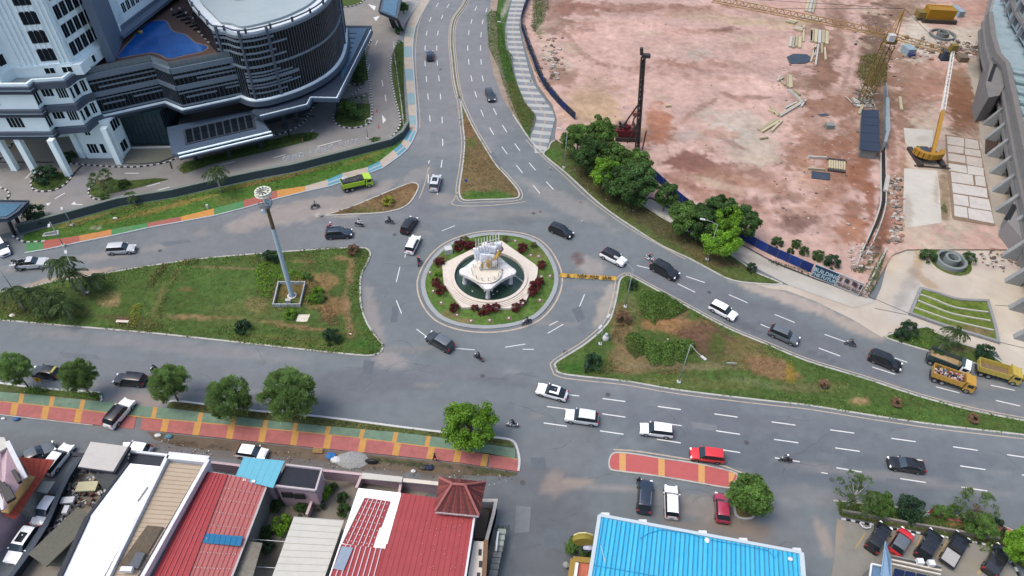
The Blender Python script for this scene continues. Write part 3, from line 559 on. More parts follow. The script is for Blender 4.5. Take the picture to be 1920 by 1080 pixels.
# red pavement island on the right
ip=[(1140,868),(1144,854),(1156,848),(1190,851),(1240,859),(1290,866),(1340,876),(1385,890),(1372,912),(1365,917),(1290,904),(1215,892),(1150,884),(1142,878)]
ipw=ccw(resample(smooth(W(ip),3,True),0.6,True)); strip('pavement_island_kerb',ipw,0,0.2,-0.02,0.17,[M_KERB],True)
strip('edge_line',smooth(W([(1150,843),(1195,846),(1290,861),(1345,870),(1392,887)]),4),-.1,.1,-0.01,0.006,[M_CREAM])
pi_=MB(); pi_.prism(offset(ipw,0.18),-0.02,0.14); pi_o=pi_.build('pavement_island',mat('pavement_rose',C(208,108,106),0.8,var=0.08,dirt=0.25,dirtcol=C(150,90,86)),kind='structure')
Ti=[(1140,850),(1170,851),(1240,860),(1290,868),(1345,879),(1390,893)]; Bi=[(1140,880),(1215,890),(1290,901),(1365,914)]
for x in(1167,1240,1315,1372):
    mb=MB(); mb.prism([pq(Ti,x-6)*1,pq(Ti,x+6),pq(Bi,x+6)if x<1370 else pq(Bi,x-3),pq(Bi,x-6)],0.1,0.15); o=mb.build('yellow_divider',mat('divider_yellow',C(232,178,112),0.8,var=0.08)); o.parent=pi_o; o['kind']='structure'
# ------------------------------------------------------------------ car park bottom right
park=sheet('car_park',W([(1569,973),(1577,975),(1640,988),(1700,1000),(1780,1012),(1868,1028),(1915,1090),(1960,1180),(1540,1180),(1562,1060)]),0.06,(156,154,146),[(1600,1010,30,30,(150,150,138),.5),(1800,1060,60,20,(160,152,128),.6),(1575,990,8,40,(180,160,140),.6,5),(1730,1060,80,20,(168,164,158),.6)],0.5,M_CONC,s=51)
for a,b in(((1622,1000),(1604,1028)),((1728,1003),(1716,1030)),((1777,1012),(1756,1045)),((1860,1030),(1832,1076)),((1673,995),(1668,1012)),((1855,1040),(1835,1078))):
    p,q=G(*a,.066),G(*b,.066); mb=MB(); mb.bar(p,q,0.13,0.01); o=mb.build('parking_line',mat('yellow_paint',C(202,172,110),0.8,var=0.2,dirt=0.5,dirtcol=C(156,154,146),dscale=1.5)); o.parent=park; o['kind']='structure'
strip('checkered_kerb',W([(1577,974),(1640,986),(1700,997),(1780,1010),(1868,1026),(1900,1060),(1915,1090)]),-0.1,0.14,-0.02,0.2,[M_KERBW,M_KERBB],False,0.55,0.03)
sheet('car_park_verge',W([(1568,938),(1640,946),(1700,958),(1780,966),(1850,980),(1912,1004),(1945,1040),(1930,1075),(1905,1058),(1870,1022),(1780,1006),(1700,992),(1640,981),(1574,968)]),0.1,(92,100,60),[(1640,965,60,5,(80,104,54),.7),(1730,990,60,5,(112,96,84),.85,8),(1660,976,70,4,(118,104,92),.8,8),(1850,1010,50,6,(108,92,80),.85,14),(1770,978,30,4,(76,112,50),.8),(1800,985,30,4,(190,120,96),.5),(1890,1020,24,12,(92,74,60),.7)],0.4,M_TURF,s=52,mottle=0.2)
strip('verge_kerb',W([(1562,938),(1600,941),(1672,949),(1750,960),(1800,968),(1862,978),(1912,1000),(1940,1030)]),-0.25,0.0,-0.02,0.16,[M_KERB])
strip('garden_wall',W([(1578,962),(1640,973),(1696,984),(1780,998),(1870,1014)]),-0.1,0.14,0.0,0.75,[mat('wall_grey',C(158,152,142),0.85,var=0.1,dirt=0.3)])
red_pv=[(1770,966),(1800,970),(1802,980),(1772,976)],[(1862,980),(1895,994),(1905,1004),(1880,1002),(1864,992)]
for q in red_pv:
    mb=MB(); mb.prism(W(q),0.0,0.165); mb.build('red_paving',mr_,kind='structure')
# small verge by the yard road
island('yard_verge',[(1657,631),(1700,618),(1740,612),(1752,622),(1790,640),(1830,652),(1862,668),(1880,680),(1900,694),(1870,693),(1816,680),(1745,661),(1700,648)],(88,110,58),[(1720,640,26,8,(70,104,48),.7),(1790,655,40,8,(128,116,92),.7),(1740,650,40,6,(84,122,52),.6)],s=61)

# road wear: repair patches, cracks, manhole covers
wr=random.Random(77); crk=MB(); pm=[mat('asphalt_repair_%d'%i,C(*c),.9,var=.12,vscale=1.0,bump=.3,bscale=30)for i,c in enumerate(((121,128,134),(112,120,127),(136,141,145)))]
for i,(x,y,w_,h_,an)in enumerate([(640,728,34,5,5),(690,690,10,14,10),(1320,800,26,6,8),(1560,858,30,7,8),(1010,870,16,12,0),(980,975,14,26,5),(150,668,40,5,4),(740,590,7,16,8),(1240,880+60,24,9,5),(1690,905,30,5,8),(1440,612,22,4,24),(870,402,20,5,0),(330,455,30,4,-8),(1085,590,9,14,-20),(812,262,5,16,0),(930,300,5,16,-32),(1040,1010,20,18,5)]):
    ca,sa=math.cos(R_(an)),math.sin(R_(an)); q=[g2(x+u*w_*ca-v*h_*sa,y+u*w_*sa+v*h_*ca)for u,v in((-1,-1),(wr.uniform(.7,1),-1),(1,wr.uniform(.6,1)),(-wr.uniform(.7,1),1))]
    mb=MB(); mb.prism(q,-.01,.0035+.0002*i); o=mb.build('asphalt_repair',pm[i%3]); o.parent=road; o['kind']='structure'
for i in range(46):
    x,y=[(wr.uniform(20,980),wr.uniform(650,770)),(wr.uniform(1000,1900),wr.uniform(730,890)),(wr.uniform(960,1540),wr.uniform(880,1060)),(wr.uniform(700,780),wr.uniform(430,700)),(wr.uniform(60,800),wr.uniform(400,440))][i%5]
    p=np.array(g2(x,y)); a_=wr.uniform(-.5,.5)if i%3 else wr.uniform(0,3)
    for k in range(wr.randint(4,11)):
        a_+=wr.uniform(-.6,.6); q=p+np.array([math.cos(a_),math.sin(a_)])*wr.uniform(.4,1.1); n_=np.array([-math.sin(a_),math.cos(a_)])*wr.uniform(.008,.022)
        crk.add([(*(p-n_),.0048),(*(q-n_),.0048),(*(q+n_),.0048),(*(p+n_),.0048)],[(0,1,2,3)]); p=q
o=crk.build('asphalt_cracks',mat('crack_dark',C(74,78,82),.95,var=.1)); o.parent=road; o['kind']='stuff'
for x,y in((905,705),(1140,740),(560,760),(1400,830),(980,905),(740,440),(1000,400),(300,470),(1330,548),(1560,900),(826,130),(700,640),(1060,660)):
    p=g2(x,y); mb=MB(); mb.lathe([(.36,.0),(.36,.008),(.30,.008),(.29,.005),(.01,.006)],p,14); o=mb.build('manhole_cover',mat('cast_iron',C(92,92,92),.7,var=.2)); o.parent=road; o['kind']='structure'
# ------------------------------------------------------------------ vehicles
GLASS=mat('tinted_glass',(0.012,0.016,0.02),0.08,var=0,spec=0.6)
GLASSB=mat('windscreen_glass',(0.03,0.045,0.06),0.08,var=0,spec=0.7)
TYRE=mat('tyre_rubber',(0.02,0.02,0.021),0.85,var=0.1); RIM=mat('alloy_rim',(0.35,0.36,0.37),0.35,metal=0.8,var=0)
LAMP=mat('headlamp',(0.75,0.77,0.78),0.15,var=0); TAIL=mat('tail_lamp',(0.35,0.015,0.015),0.2,var=0); BLK=mat('black_plastic',(0.02,0.02,0.022),0.5,var=0.1)
PLATE=mat('number_plate',(0.03,0.03,0.03),0.5,var=0); CHROME=mat('chrome',(0.6,0.6,0.6),0.2,metal=1,var=0)
def paint(name,rgb):return mat('paint_'+name,rgb,0.22,var=0.04,vscale=1.5,coat=0.6,dirt=0.10,dirtcol=(0.16,0.14,0.12),dscale=1.2)
PAINT={'white':paint('white',(0.72,0.73,0.74)),'black':paint('black',(0.012,0.013,0.016)),'dark_blue':paint('dark_blue',(0.018,0.028,0.045)),'silver':paint('silver',(0.42,0.44,0.46)),'pearl':paint('pearl',(0.56,0.58,0.59)),
 'red':paint('red',(0.50,0.03,0.035)),'maroon':paint('maroon',(0.30,0.035,0.07)),'grey':paint('grey',(0.09,0.105,0.12)),'charcoal':paint('charcoal',(0.03,0.035,0.042)),'lime':paint('lime',(0.30,0.48,0.02)),'yellow':paint('yellow',(0.36,0.28,0.06)),'amber':paint('amber',(0.38,0.22,0.04)),'dark_green':paint('dark_green',(0.03,0.05,0.05))}
_wheel={}
def wheel_meshes(r,w):
    k=(r,w)
    if k in _wheel:return _wheel[k]
    mb=MB(); mb.lathe([(r*.62,-w/2),(r*.93,-w/2),(r,-w*.3),(r,w*.3),(r*.93,w/2),(r*.62,w/2)],n=16)
    mb.v=[(x,z,y)for x,y,z in mb.v]; o=mb.build('tyre_tmp',TYRE); me1=o.data; bpy.data.objects.remove(o)
    mb=MB(); mb.lathe([(0.001,w*.36),(r*.2,w*.4),(r*.3,w*.3),(r*.62,w*.42),(r*.66,w*.2)],n=10); mb.lathe([(0.001,-w*.36),(r*.2,-w*.4),(r*.3,-w*.3),(r*.62,-w*.42),(r*.66,-w*.2)],n=10)
    mb.v=[(x,z,y)for x,y,z in mb.v]; o=mb.build('rim_tmp',RIM); me2=o.data; bpy.data.objects.remove(o)
    _wheel[k]=(me1,me2); return _wheel[k]
def add_wheel(root,x,y,r=0.33,w=0.22):
    a,b=wheel_meshes(r,w)
    o=bpy.data.objects.new('wheel',a); COL.objects.link(o); o.parent=root; o.location=(x,y,r)
    q=bpy.data.objects.new('rim',b); COL.objects.link(q); q.parent=o; return o
KINDS={ # length, width, height, (x fractions) : hood start z, cowl x, roof front x, roof rear x, tail x, tail z
 'mpv':dict(L=4.45,W=1.74,H=1.68,hood=.92,cowl=.255,rf=.40,rr=.93,tail=.985,tz=1.02,belt=1.0,bumper=.72),
 'suv':dict(L=4.6,W=1.86,H=1.74,hood=1.04,cowl=.27,rf=.40,rr=.88,tail=.97,tz=1.10,belt=1.08,bumper=.82),
 'hatch':dict(L=3.95,W=1.70,H=1.50,hood=.90,cowl=.25,rf=.41,rr=.86,tail=.97,tz=.98,belt=.95,bumper=.70),
 'sedan':dict(L=4.6,W=1.80,H=1.46,hood=.90,cowl=.29,rf=.43,rr=.72,tail=.87,tz=.98,belt=.93,bumper=.70),
 'coupe':dict(L=4.45,W=1.85,H=1.48,hood=.92,cowl=.30,rf=.44,rr=.74,tail=.93,tz=1.0,belt=.98,bumper=.70),
}
def car(label,colour,kind='mpv',roof=None,sunroof=False,rails=False,cat='car',name=None,loc=(0,0,0),rz=0,group=None,scale=1.0):
    K=KINDS[kind]; L,Wd,H=K['L'],K['W'],K['H']; body=PAINT[colour]; rf_=PAINT[roof]if roof else body
    root=thing(name or 'parked_car',label,cat,loc,rz,group)
    hw=Wd/2; X=lambda f:L/2-f*L
    belt=K['belt']
    # stations: x, z_top, half width scale, roof half width (or None => hood)
    st=[(0.0,K['bumper']*.80,.74,0),(0.012,K['bumper'],.86,0),(0.05,K['hood']-.08,.95,0),(0.15,K['hood']-.01,1.,0),(K['cowl'],K['hood']+.05,1.,0),
          (K['rf'],H-.03,1.,1),(K['rf']+.04,H,1.,1),((K['rf']+K['rr'])/2,H+.015,1.,1),(K['rr']-.03,H-.03,.99,1),(K['rr'],H-.07,.98,1),(K['tail'],K['tz'],.96,0)]
    if K['tail']< .9:st+=[(.93,K['tz'],.95,0),(.985,K['tz']-.05,.92,0)]
    st+=[(.995,K['bumper']+.05,.90,0),(1.0,K['bumper']*.72,.80,0)]
    rings=[]
    for(f,zt,ws,cab)in st:
        x=X(f); w=hw*ws; zb=0.22; bl=min(belt,zt-.03)
        if cab:up=[(w*.95,bl),(w*.795,zt-.05),(w*.66,zt-.005),(0,zt+.02)]
        else:up=[(w*.94,bl),(w*.84,zt-.012),(w*.6,zt),(0,zt+.02)]
        half=[(0,zb),(w*.86,zb),(w*.985,zb+.18),(w,bl-.22)]+up
        rings.append([(x,y,z)for y,z in half]+[(x,-y,z)for y,z in half[-2:0:-1]])
    n=len(rings[0]); ci=K['cowl']; body_mb,top_mb=MB(),MB(); glass={'windscreen':MB(),'rear_window':MB(),'side_window':[MB(),MB()]}
    iC=next(i for i,s_ in enumerate(st)if s_[0]==K['cowl']); iR=next(i for i,s_ in enumerate(st)if s_[0]==K['rr']); iF=iC+1
    vs=[p for r in rings for p in r]; fb=[]; mbm=[]
    for i in range(len(rings)-1):
        for k in range(n):
            k2=(k+1)%n; q=(i*n+k,i*n+k2,(i+1)*n+k2,(i+1)*n+k)
            upr=k in(5,6,7,8); side=k in(4,9)
            tgt=0
            if iC<=i<iF and upr:tgt='w'
            elif i==iR and upr:tgt='r'
            elif side and iC<=i<=iR:tgt='s'
            elif iF<=i<iR and upr:tgt='t'
            fb.append((q,tgt,k))
    bod=[q for q,t,k in fb if t==0]; rof=[q for q,t,k in fb if t=='t']
    def sub(faces,nm,m,push=0.0,parent=root,sm=35):
        used=sorted({i for q in faces for i in q}); mp={i:j for j,i in enumerate(used)}
        mb=MB(); mb.add([vs[i]for i in used],[tuple(mp[i]for i in q)[::-1]for q in faces]); return mb.build(nm,m,parent,world=False,autos=sm)
    caps=[tuple(range(n))[::-1],tuple((len(rings)-1)*n+k for k in range(n))]
    sub(bod+caps,'body',body)
    sub(rof,'roof',rf_)
    sub([q for q,t,k in fb if t=='w'],'windscreen',GLASSB); sub([q for q,t,k in fb if t=='r'],'rear_window',GLASS)
    sub([q for q,t,k in fb if t=='s' and k==4],'side_window',GLASS); sub([q for q,t,k in fb if t=='s' and k==9],'side_window',GLASS)
    r=0.34 if kind in('suv','mpv')else 0.31
    for fx in(.19,.80):
        for sy in(-1,1):add_wheel(root,X(fx),sy*(hw-.10),r)
    arch=MB()
    for fx in(.19,.80):
        for sy in(-1,1):
            pts=[(X(fx)+math.cos(a)*(r+.06),sy*(hw-.012),r+math.sin(a)*(r+.06))for a in[PI*k/6 for k in range(7)]]
            arch.tube(pts,.045,4)
    arch.box((0,0,.24),(L*.93,Wd*.94,.12))
    arch.build('wheel_arch',BLK,root,world=False)
    for sy in(-1,1):
        mb=MB(); mb.box((X(.03),sy*hw*.72,K['bumper']+.02),(.22,.34,.14),rz=-sy*.45); mb.build('headlight',LAMP,root,world=False)
        mb=MB(); mb.box((X(.985),sy*hw*.76,K['tz']-.14 if K['tail']> .9 else K['tz']-.1),(.12,.26,.24),rz=sy*.3); mb.build('taillight',TAIL,root,world=False)
        mb=MB(); mb.box((X(K['cowl']+.05),sy*(hw+.10),belt+.05),(.12,.20,.14)); mb.build('mirror',body,root,world=False)
    mb=MB(); mb.box((X(.0)+.0,0,.56),(.05,.9,.2)); mb.build('grille',BLK,root,world=False)
    for fx,zz in((-.002,.42),(1.002,.6)):
        mb=MB(); mb.box((X(fx),0,zz),(.02,.44,.13)); mb.build('number_plate',PLATE,root,world=False)
    if sunroof:
        mb=MB(); mb.box((X((K['rf']+K['rr'])/2-.06),0,H+.022),(L*.26,Wd*.5,.02)); mb.build('sunroof',GLASS,root,world=False)
    if rails:
        for sy in(-1,1):
            mb=MB(); mb.bar((X(K['rf']+.06),sy*hw*.70,H+.03),(X(K['rr']-.04),sy*hw*.70,H+.0),.045); mb.build('roof_rail',CHROME if colour!='black' else BLK,root,world=False)
    if scale!=1:root.scale=(scale,)*3
    return root
def setc(px,py,fx,fy,z=0.75):
    """centre pixel, pixel the nose points to -> location, heading"""
    c=G(px,py,z); f=G(fx,fy,z); return(c[0],c[1],0.0),math.atan2(f[1]-c[1],f[0]-c[0])
CARS=[
 # px py fx fy colour kind roof opts label
 (806,103,806,80,'dark_blue','mpv',None,{},'dark blue car driving away on the northern road, alone beside the blue and cream kerb'),
 (919,178,926,196,'charcoal','mpv',None,{},'charcoal car coming down the outer carriageway beside the bushes of the striped path'),
 (816,342,822,318,'silver','suv',None,dict(sunroof=True),'silver car with dark sunroof between the small dirt island and the pointed island'),
 (635,437,675,435,'dark_blue','suv',None,dict(rails=True),'dark blue SUV with motorcycles beside it just above the lawn with the lamp mast'),
 (767,421,781,400,'black','mpv',None,{},'black car entering the roundabout ahead of the white car, near the small dirt island tip'),
 (774,457,784,436,'white','mpv',None,dict(rails=True),'white car rounding the island just behind the black one and ahead of a red motorcycle'),
 (1052,432,1078,443,'black','mpv',None,{},'black car crossing above the roundabout toward the curved right road'),
 (1150,482,1180,497,'white','suv','black',{},'white SUV with a black roof passing the end of the yellow banner'),
 (1246,506,1276,522,'black','suv',None,dict(rails=True,scale=1.08),'big black SUV just behind a motorcycle, below the bright green tree'),
 (1356,582,1390,600,'white','mpv',None,{},'plain white car on the curved road above the lawn, below the pale path'),
 (1470,628,1502,642,'grey','suv',None,{},'dark grey car following the white one along the edge of the right lawn'),
 (1660,676,1692,689,'black','mpv',None,dict(rails=True,scale=1.05),'long black car with shiny roof trim driving toward the dump trucks'),
 (1035,734,1002,725,'white','coupe',None,dict(sunroof=True),'white low car with black glass roof at the lower tip of the right lawn'),
 (1091,782,1056,777,'pearl','suv',None,{},'pale grey SUV in the middle lane behind the low white car'),
 (1231,806,1198,802,'white','mpv',None,{},'white boxy car in the outer lane above the red pavement island'),
 (1326,853,1294,849,'red','mpv',None,{},'bright red car beside the red pavement island on the main road'),
 (1700,871,1668,866,'black','sedan',None,{},'black saloon alone on the main road above the car park garden'),
 (825,640,806,629,'charcoal','suv','grey',{},'dark SUV with greyish roof at the lower edge of the roundabout'),
 (227,466,262,464,'silver','mpv',None,{},'silver car driving past the coloured pavement of the hotel road'),
 (2,463,12,480,'white','mpv',None,{},'white car coming out of the hotel gate at the picture edge'),
 (85,697,50,693,'black','hatch',None,dict(stick=True),'small black car with yellow rear window band beside the yellow sign'),
 (244,711,210,708,'black','mpv',None,{},'black car on the lower road between two feathery roadside trees'),
 (223,774,242,752,'white','suv','black',{},'white car with black roof crossing the painted pavement from the alley'),
 (472,848,500,852,'white','hatch',None,{},'white hatchback in the alley behind the light blue roof'),
 (254,842,236,840,'white','hatch',None,{},'white car mostly hidden behind the flat grey rooftop'),
 (108,860,124,840,'white','mpv',None,{},'white car parked in the lane behind the orange red roof'),
 (66,852,84,843,'grey','sedan',None,{},'dark grey car hidden behind the orange red roof'),
 (85,955,68,981,'white','hatch',None,{},'white car parked against the black wall under the small grey lean-to'),
 (43,1020,24,1048,'white','suv',None,dict(sunroof=True),'white SUV with dark sunroof, nearest to the picture corner along the black wall'),
 (1209,930,1211,900,'dark_blue','suv',None,dict(rails=True),'dark blue SUV parked below the red pavement island'),
 (1259,940,1258,910,'white','mpv',None,dict(rails=True),'white car parked below the red pavement island beside the dark blue one'),
 (1354,951,1352,922,'maroon','hatch',None,{},'maroon pink car parked next to the round tree planter'),
 (1648,1007,1662,984,'black','mpv',None,{},'black car first in the angled parking row near the topiary ball'),
 (1690,1015,1703,994,'red','hatch','grey',{},'red car with grey roof in the angled parking row'),
 (1742,1022,1755,1000,'black','suv',None,{},'black car parked between the red car and the pickup'),
 (1869,1050,1884,1024,'black','suv',None,{},'black car parked apart near the black and white kerb corner'),
]
YST=mat('sticker_yellow',C(214,204,90),0.5,var=0.1)
for(px,py,fx,fy,colr,kind,roof,op,lab)in CARS:
    loc,rz=setc(px,py,fx,fy); op=dict(op); stick=op.pop('stick',None)
    moving=py<900 and not(px<130 and py>840)and not(px in(472,254))
    c_=car(lab,colr,kind,roof,loc=loc,rz=rz,name='car' if moving else 'parked_car',group='cars on the roads' if moving else 'parked cars',**op)
    if stick:
        mb=MB(); mb.box((-1.5,0,1.50),(.34,1.1,.03)); mb.build('yellow_sticker',YST,c_,world=False)
# ------------------------------------------------------------------ pickups and trucks
def pickup(label,colr,loc,rz,bedmat,cover=False):
    root=thing('pickup_truck',label,'pickup',loc,rz,'parked cars' if cover else 'cars on the roads'); p=PAINT[colr]
    mb=MB(); prof=[(2.55,.45),(2.55,.85),(2.3,1.02),(1.25,1.12),(-.45,1.12),(-.45,.40)]
    for s_ in(1,):mb.add([(x,-.88,z)for x,z in prof]+[(x,.88,z)for x,z in prof],[(0,1,2,3,4,5),(11,10,9,8,7,6)]+[(i,(i+6),(i+1)%6+6,(i+1)%6)for i in range(6)])
    mb.build('body',p,root,world=False)
    mb=MB(); mb.add([(1.2,-.8,1.1),(1.2,.8,1.1),(-.4,.8,1.1),(-.4,-.8,1.1),(.55,-.66,1.68),(.55,.66,1.68),(-.3,.66,1.70),(-.3,-.66,1.70)],[(4,5,6,7)]); mb.build('roof',p,root,world=False)
    mb=MB(); mb.quad((1.2,-.8,1.1),(1.2,.8,1.1),(.55,.66,1.68),(.55,-.66,1.68)); mb.build('windscreen',GLASSB,root,world=False)
    for sy in(-1,1):
        mb=MB(); mb.quad((1.2,sy*.8,1.1),(-.4,sy*.8,1.1),(-.3,sy*.66,1.70),(.55,sy*.66,1.68)); mb.build('side_window',GLASS,root,world=False)
        mb=MB(); mb.box((-1.55,sy*.84,.88),(2.1,.07,.5)); mb.build('bed_side',p,root,world=False)
        mb=MB(); mb.box((2.5,sy*.68,.82),(.14,.34,.16)); mb.build('headlight',LAMP,root,world=False)
        for x in(1.65,-1.5):add_wheel(root,x,sy*.80,.37,.24)
    mb=MB(); mb.quad((-.4,-.8,1.1),(-.4,.8,1.1),(-.3,.66,1.7),(-.3,-.66,1.7)); mb.build('rear_window',GLASS,root,world=False)
    mb=MB(); mb.box((-1.55,0,.60),(2.15,1.66,.1)); mb.build('bed_floor',bedmat,root,world=False)
    mb=MB(); mb.box((-2.6,0,.85),(.08,1.7,.5)); mb.build('tailgate',p,root,world=False)
    if cover:mb=MB(); mb.box((-1.55,0,1.0),(2.0,1.55,.06)); mb.build('bed_cover',bedmat,root,world=False)
    return root
BEDW=mat('bed_cover_grey',C(196,194,192),0.6,var=0.1)
loc,rz=setc(1790,1030,1806,1002); pickup('black pickup with a pale grey covered bed in the angled parking row','black',loc,rz,BEDW,True)
PKLOC,PKRZ=setc(57,494,90,491); pickup('silver pickup carrying motorcycles in its bed beside the palms','silver',PKLOC,PKRZ,BLK)
STEEL=mat('painted_steel_grey',C(120,124,126),0.6,var=0.15,dirt=0.3)
def truck(label,cab,bed,load,loc,rz,Lb=4.6,Wb=2.3,group='trucks on the roads'):
    root=thing('dump_truck',label,'truck',loc,rz,group); root.scale=(.92,)*3; pc,pb=PAINT[cab],PAINT[bed]; x0=1.55
    mb=MB(); prof=[(3.2,.5),(3.22,1.35),(3.0,2.25),(1.75,2.3),(1.7,.5)]; h=1.05
    mb.add([(x,-h,z)for x,z in prof]+[(x,h,z)for x,z in prof],[(0,1,2,3,4),(9,8,7,6,5)]+[(i,i+5,(i+1)%5+5,(i+1)%5)for i in range(5)]); mb.build('cab',pc,root,world=False,)
    mb=MB(); mb.quad((3.235,-.92,1.42),(3.235,.92,1.42),(3.04,.88,2.12),(3.04,-.88,2.12)); mb.build('windscreen',GLASS,root,world=False)
    for sy in(-1,1):
        mb=MB(); mb.box((2.45,sy*1.055,1.75),(.85,.02,.6)); mb.build('side_window',GLASS,root,world=False)
        mb=MB(); mb.box((3.22,sy*.8,.85),(.06,.34,.2)); mb.build('headlight',LAMP,root,world=False)
        mb=MB(); mb.box((3.1,sy*1.2,1.9),(.1,.18,.4)); mb.build('mirror',BLK,root,world=False)
        mb=MB(); mb.box((x0-Lb/2,sy*(Wb/2-.04),1.62),(Lb,.08,1.05)); 
        for k in range(7):mb.box((x0-.25-k*(Lb-.5)/6,sy*(Wb/2+.03),1.62),(.10,.08,1.0))
        mb.build('side_board',pb,root,world=False)
        add_wheel(root,2.3,sy*.95,.48,.28)
        for x in(-1.2,-2.3):add_wheel(root,x,sy*.92,.48,.42)
    mb=MB(); mb.box((x0-Lb+.04,0,1.6),(.08,Wb,1.0)); mb.build('tailgate',pb,root,world=False)
    mb=MB(); mb.box((x0-.04,0,1.85),(.10,Wb,1.5)); mb.box((x0+.25,0,2.4),(.6,Wb*.9,.08)); mb.build('headboard',pb,root,world=False)
    mb=MB(); mb.box((x0-Lb/2,0,1.12),(Lb,Wb,.1)); mb.box((.2,0,.75),(6.2,.9,.28)); mb.box((x0-Lb,0,.6),(.1,2.0,.14)); mb.build('chassis',BLK,root,world=False)
    rr=random.Random(hash(label)&255 if False else len(label))
    if load=='sand':
        mb=MB(); nx,ny=14,8; vs=[]
        for i in range(nx):
            for j in range(ny):
                u,v=i/(nx-1),j/(ny-1); z=1.35+.35*math.sin(PI*u)*math.sin(PI*v)+rr.uniform(-.04,.04); vs.append((x0-.1-u*(Lb-.2),-Wb/2+.09+v*(Wb-.18),z))
        mb.add(vs,[(i*ny+j,(i+1)*ny+j,(i+1)*ny+j+1,i*ny+j+1)for i in range(nx-1)for j in range(ny-1)]); mb.build('sand_load',mat('sand',C(188,160,120),.95,var=.15),root,world=False)
    if load=='empty':
        mb=MB(); mb.box((x0-Lb/2,0,1.2),(Lb-.2,Wb-.2,.06)); mb.build('bed_floor',mat('rusty_floor',C(140,118,92),.9,var=.3,dirt=.5),root,world=False)
    if load=='rubbish':
        cols=[C(220,214,214),C(206,150,160),C(90,130,150),C(60,60,62),C(200,190,170),C(190,100,96)]
        ms=[mat('rubbish_%d'%i,c,.7,var=.2)for i,c in enumerate(cols)]; mb=MB()
        for k in range(90):
            mb.blob((x0-.3-rr.random()*(Lb-.6),rr.uniform(-.85,.85),1.75+rr.uniform(-.1,.35)),(rr.uniform(.1,.28),rr.uniform(.1,.26),rr.uniform(.08,.18)),rr.randrange(6),6,4,.25,rr)
        mb.build('rubbish_load',ms,root,world=False)['kind']='stuff'
    if load=='tarp':
        mb=MB(); nx,ny=16,8; vs=[]
        for i in range(nx):
            for j in range(ny):
                u,v=i/(nx-1),j/(ny-1); z=2.1+.45*math.sin(PI*v)**.6+rr.uniform(-.08,.08)+.1*math.sin(u*9); vs.append((x0-.1-u*(Lb-.2),-Wb/2+.02+v*(Wb-.04),z-.55*(abs(v-.5)> .47)))
        mb.add(vs,[(i*ny+j,(i+1)*ny+j,(i+1)*ny+j+1,i*ny+j+1)for i in range(nx-1)for j in range(ny-1)]); mb.build('tarpaulin',mat('dark_tarpaulin',C(62,66,70),.6,var=.3,bump=.5,bscale=3),root,world=False)
        mb=MB(); mb.blob((x0-3.7,.5,2.55),(.75,.45,.22),0,8,5,.2,rr); mb.build('white_sack',mat('sack_white',C(220,222,222),.7,var=.1),root,world=False)
    return root
def sett(px,py,fx,fy):return setc(px,py,fx,fy,1.3)
l,r=sett(668,341,700,334); truck('lime green truck with dark tarpaulin and a white sack on the hotel road','lime','lime','tarp',l,r)
l,r=sett(1779,677,1812,690); truck('dump truck with white cab and dark body full of sand beside the verge','white','dark_green','sand',l,r)
l,r=sett(1787,708,1822,720); truck('orange yellow truck heaped with rubbish next to the white cab truck','amber','amber','rubbish',l,r)
l,r=sett(1873,695,1908,705); truck('plain yellow dump truck with an empty rusty bed leading at the picture edge','yellow','yellow','empty',l,r)
# ------------------------------------------------------------------ motorcycles and people
SKIN=mat('skin',(0.30,0.17,0.11),0.6,var=0.05)
def skin_body(edges,joints,cols_fn,mats,name='person'):
    """one continuous surface grown over a skeleton; joints: name -> (xyz, radius)"""
    names=list(joints); ix={n:i for i,n in enumerate(names)}
    me=bpy.data.meshes.new('skeleton'); me.from_pydata([joints[n][0]for n in names],[(ix[a],ix[b])for a,b in edges],[]); o=bpy.data.objects.new('skeleton',me); COL.objects.link(o)
    md=o.modifiers.new('s','SKIN'); sv=me.skin_vertices[0].data
    for i,n in enumerate(names):r=joints[n][1]; sv[i].radius=(r,r)if not isinstance(r,tuple)else r; sv[i].use_root=(n=='pelvis')
    md.use_smooth_shade=True; o.modifiers.new('u','SUBSURF').levels=1
    dg=bpy.context.evaluated_depsgraph_get(); ev=o.evaluated_get(dg); m2=bpy.data.meshes.new_from_object(ev); bpy.data.objects.remove(o)
    m2.name=name; m2.materials.clear()
    for m in mats:m2.materials.append(m)
    for p in m2.polygons:p.material_index=cols_fn(p.center)
    return m2
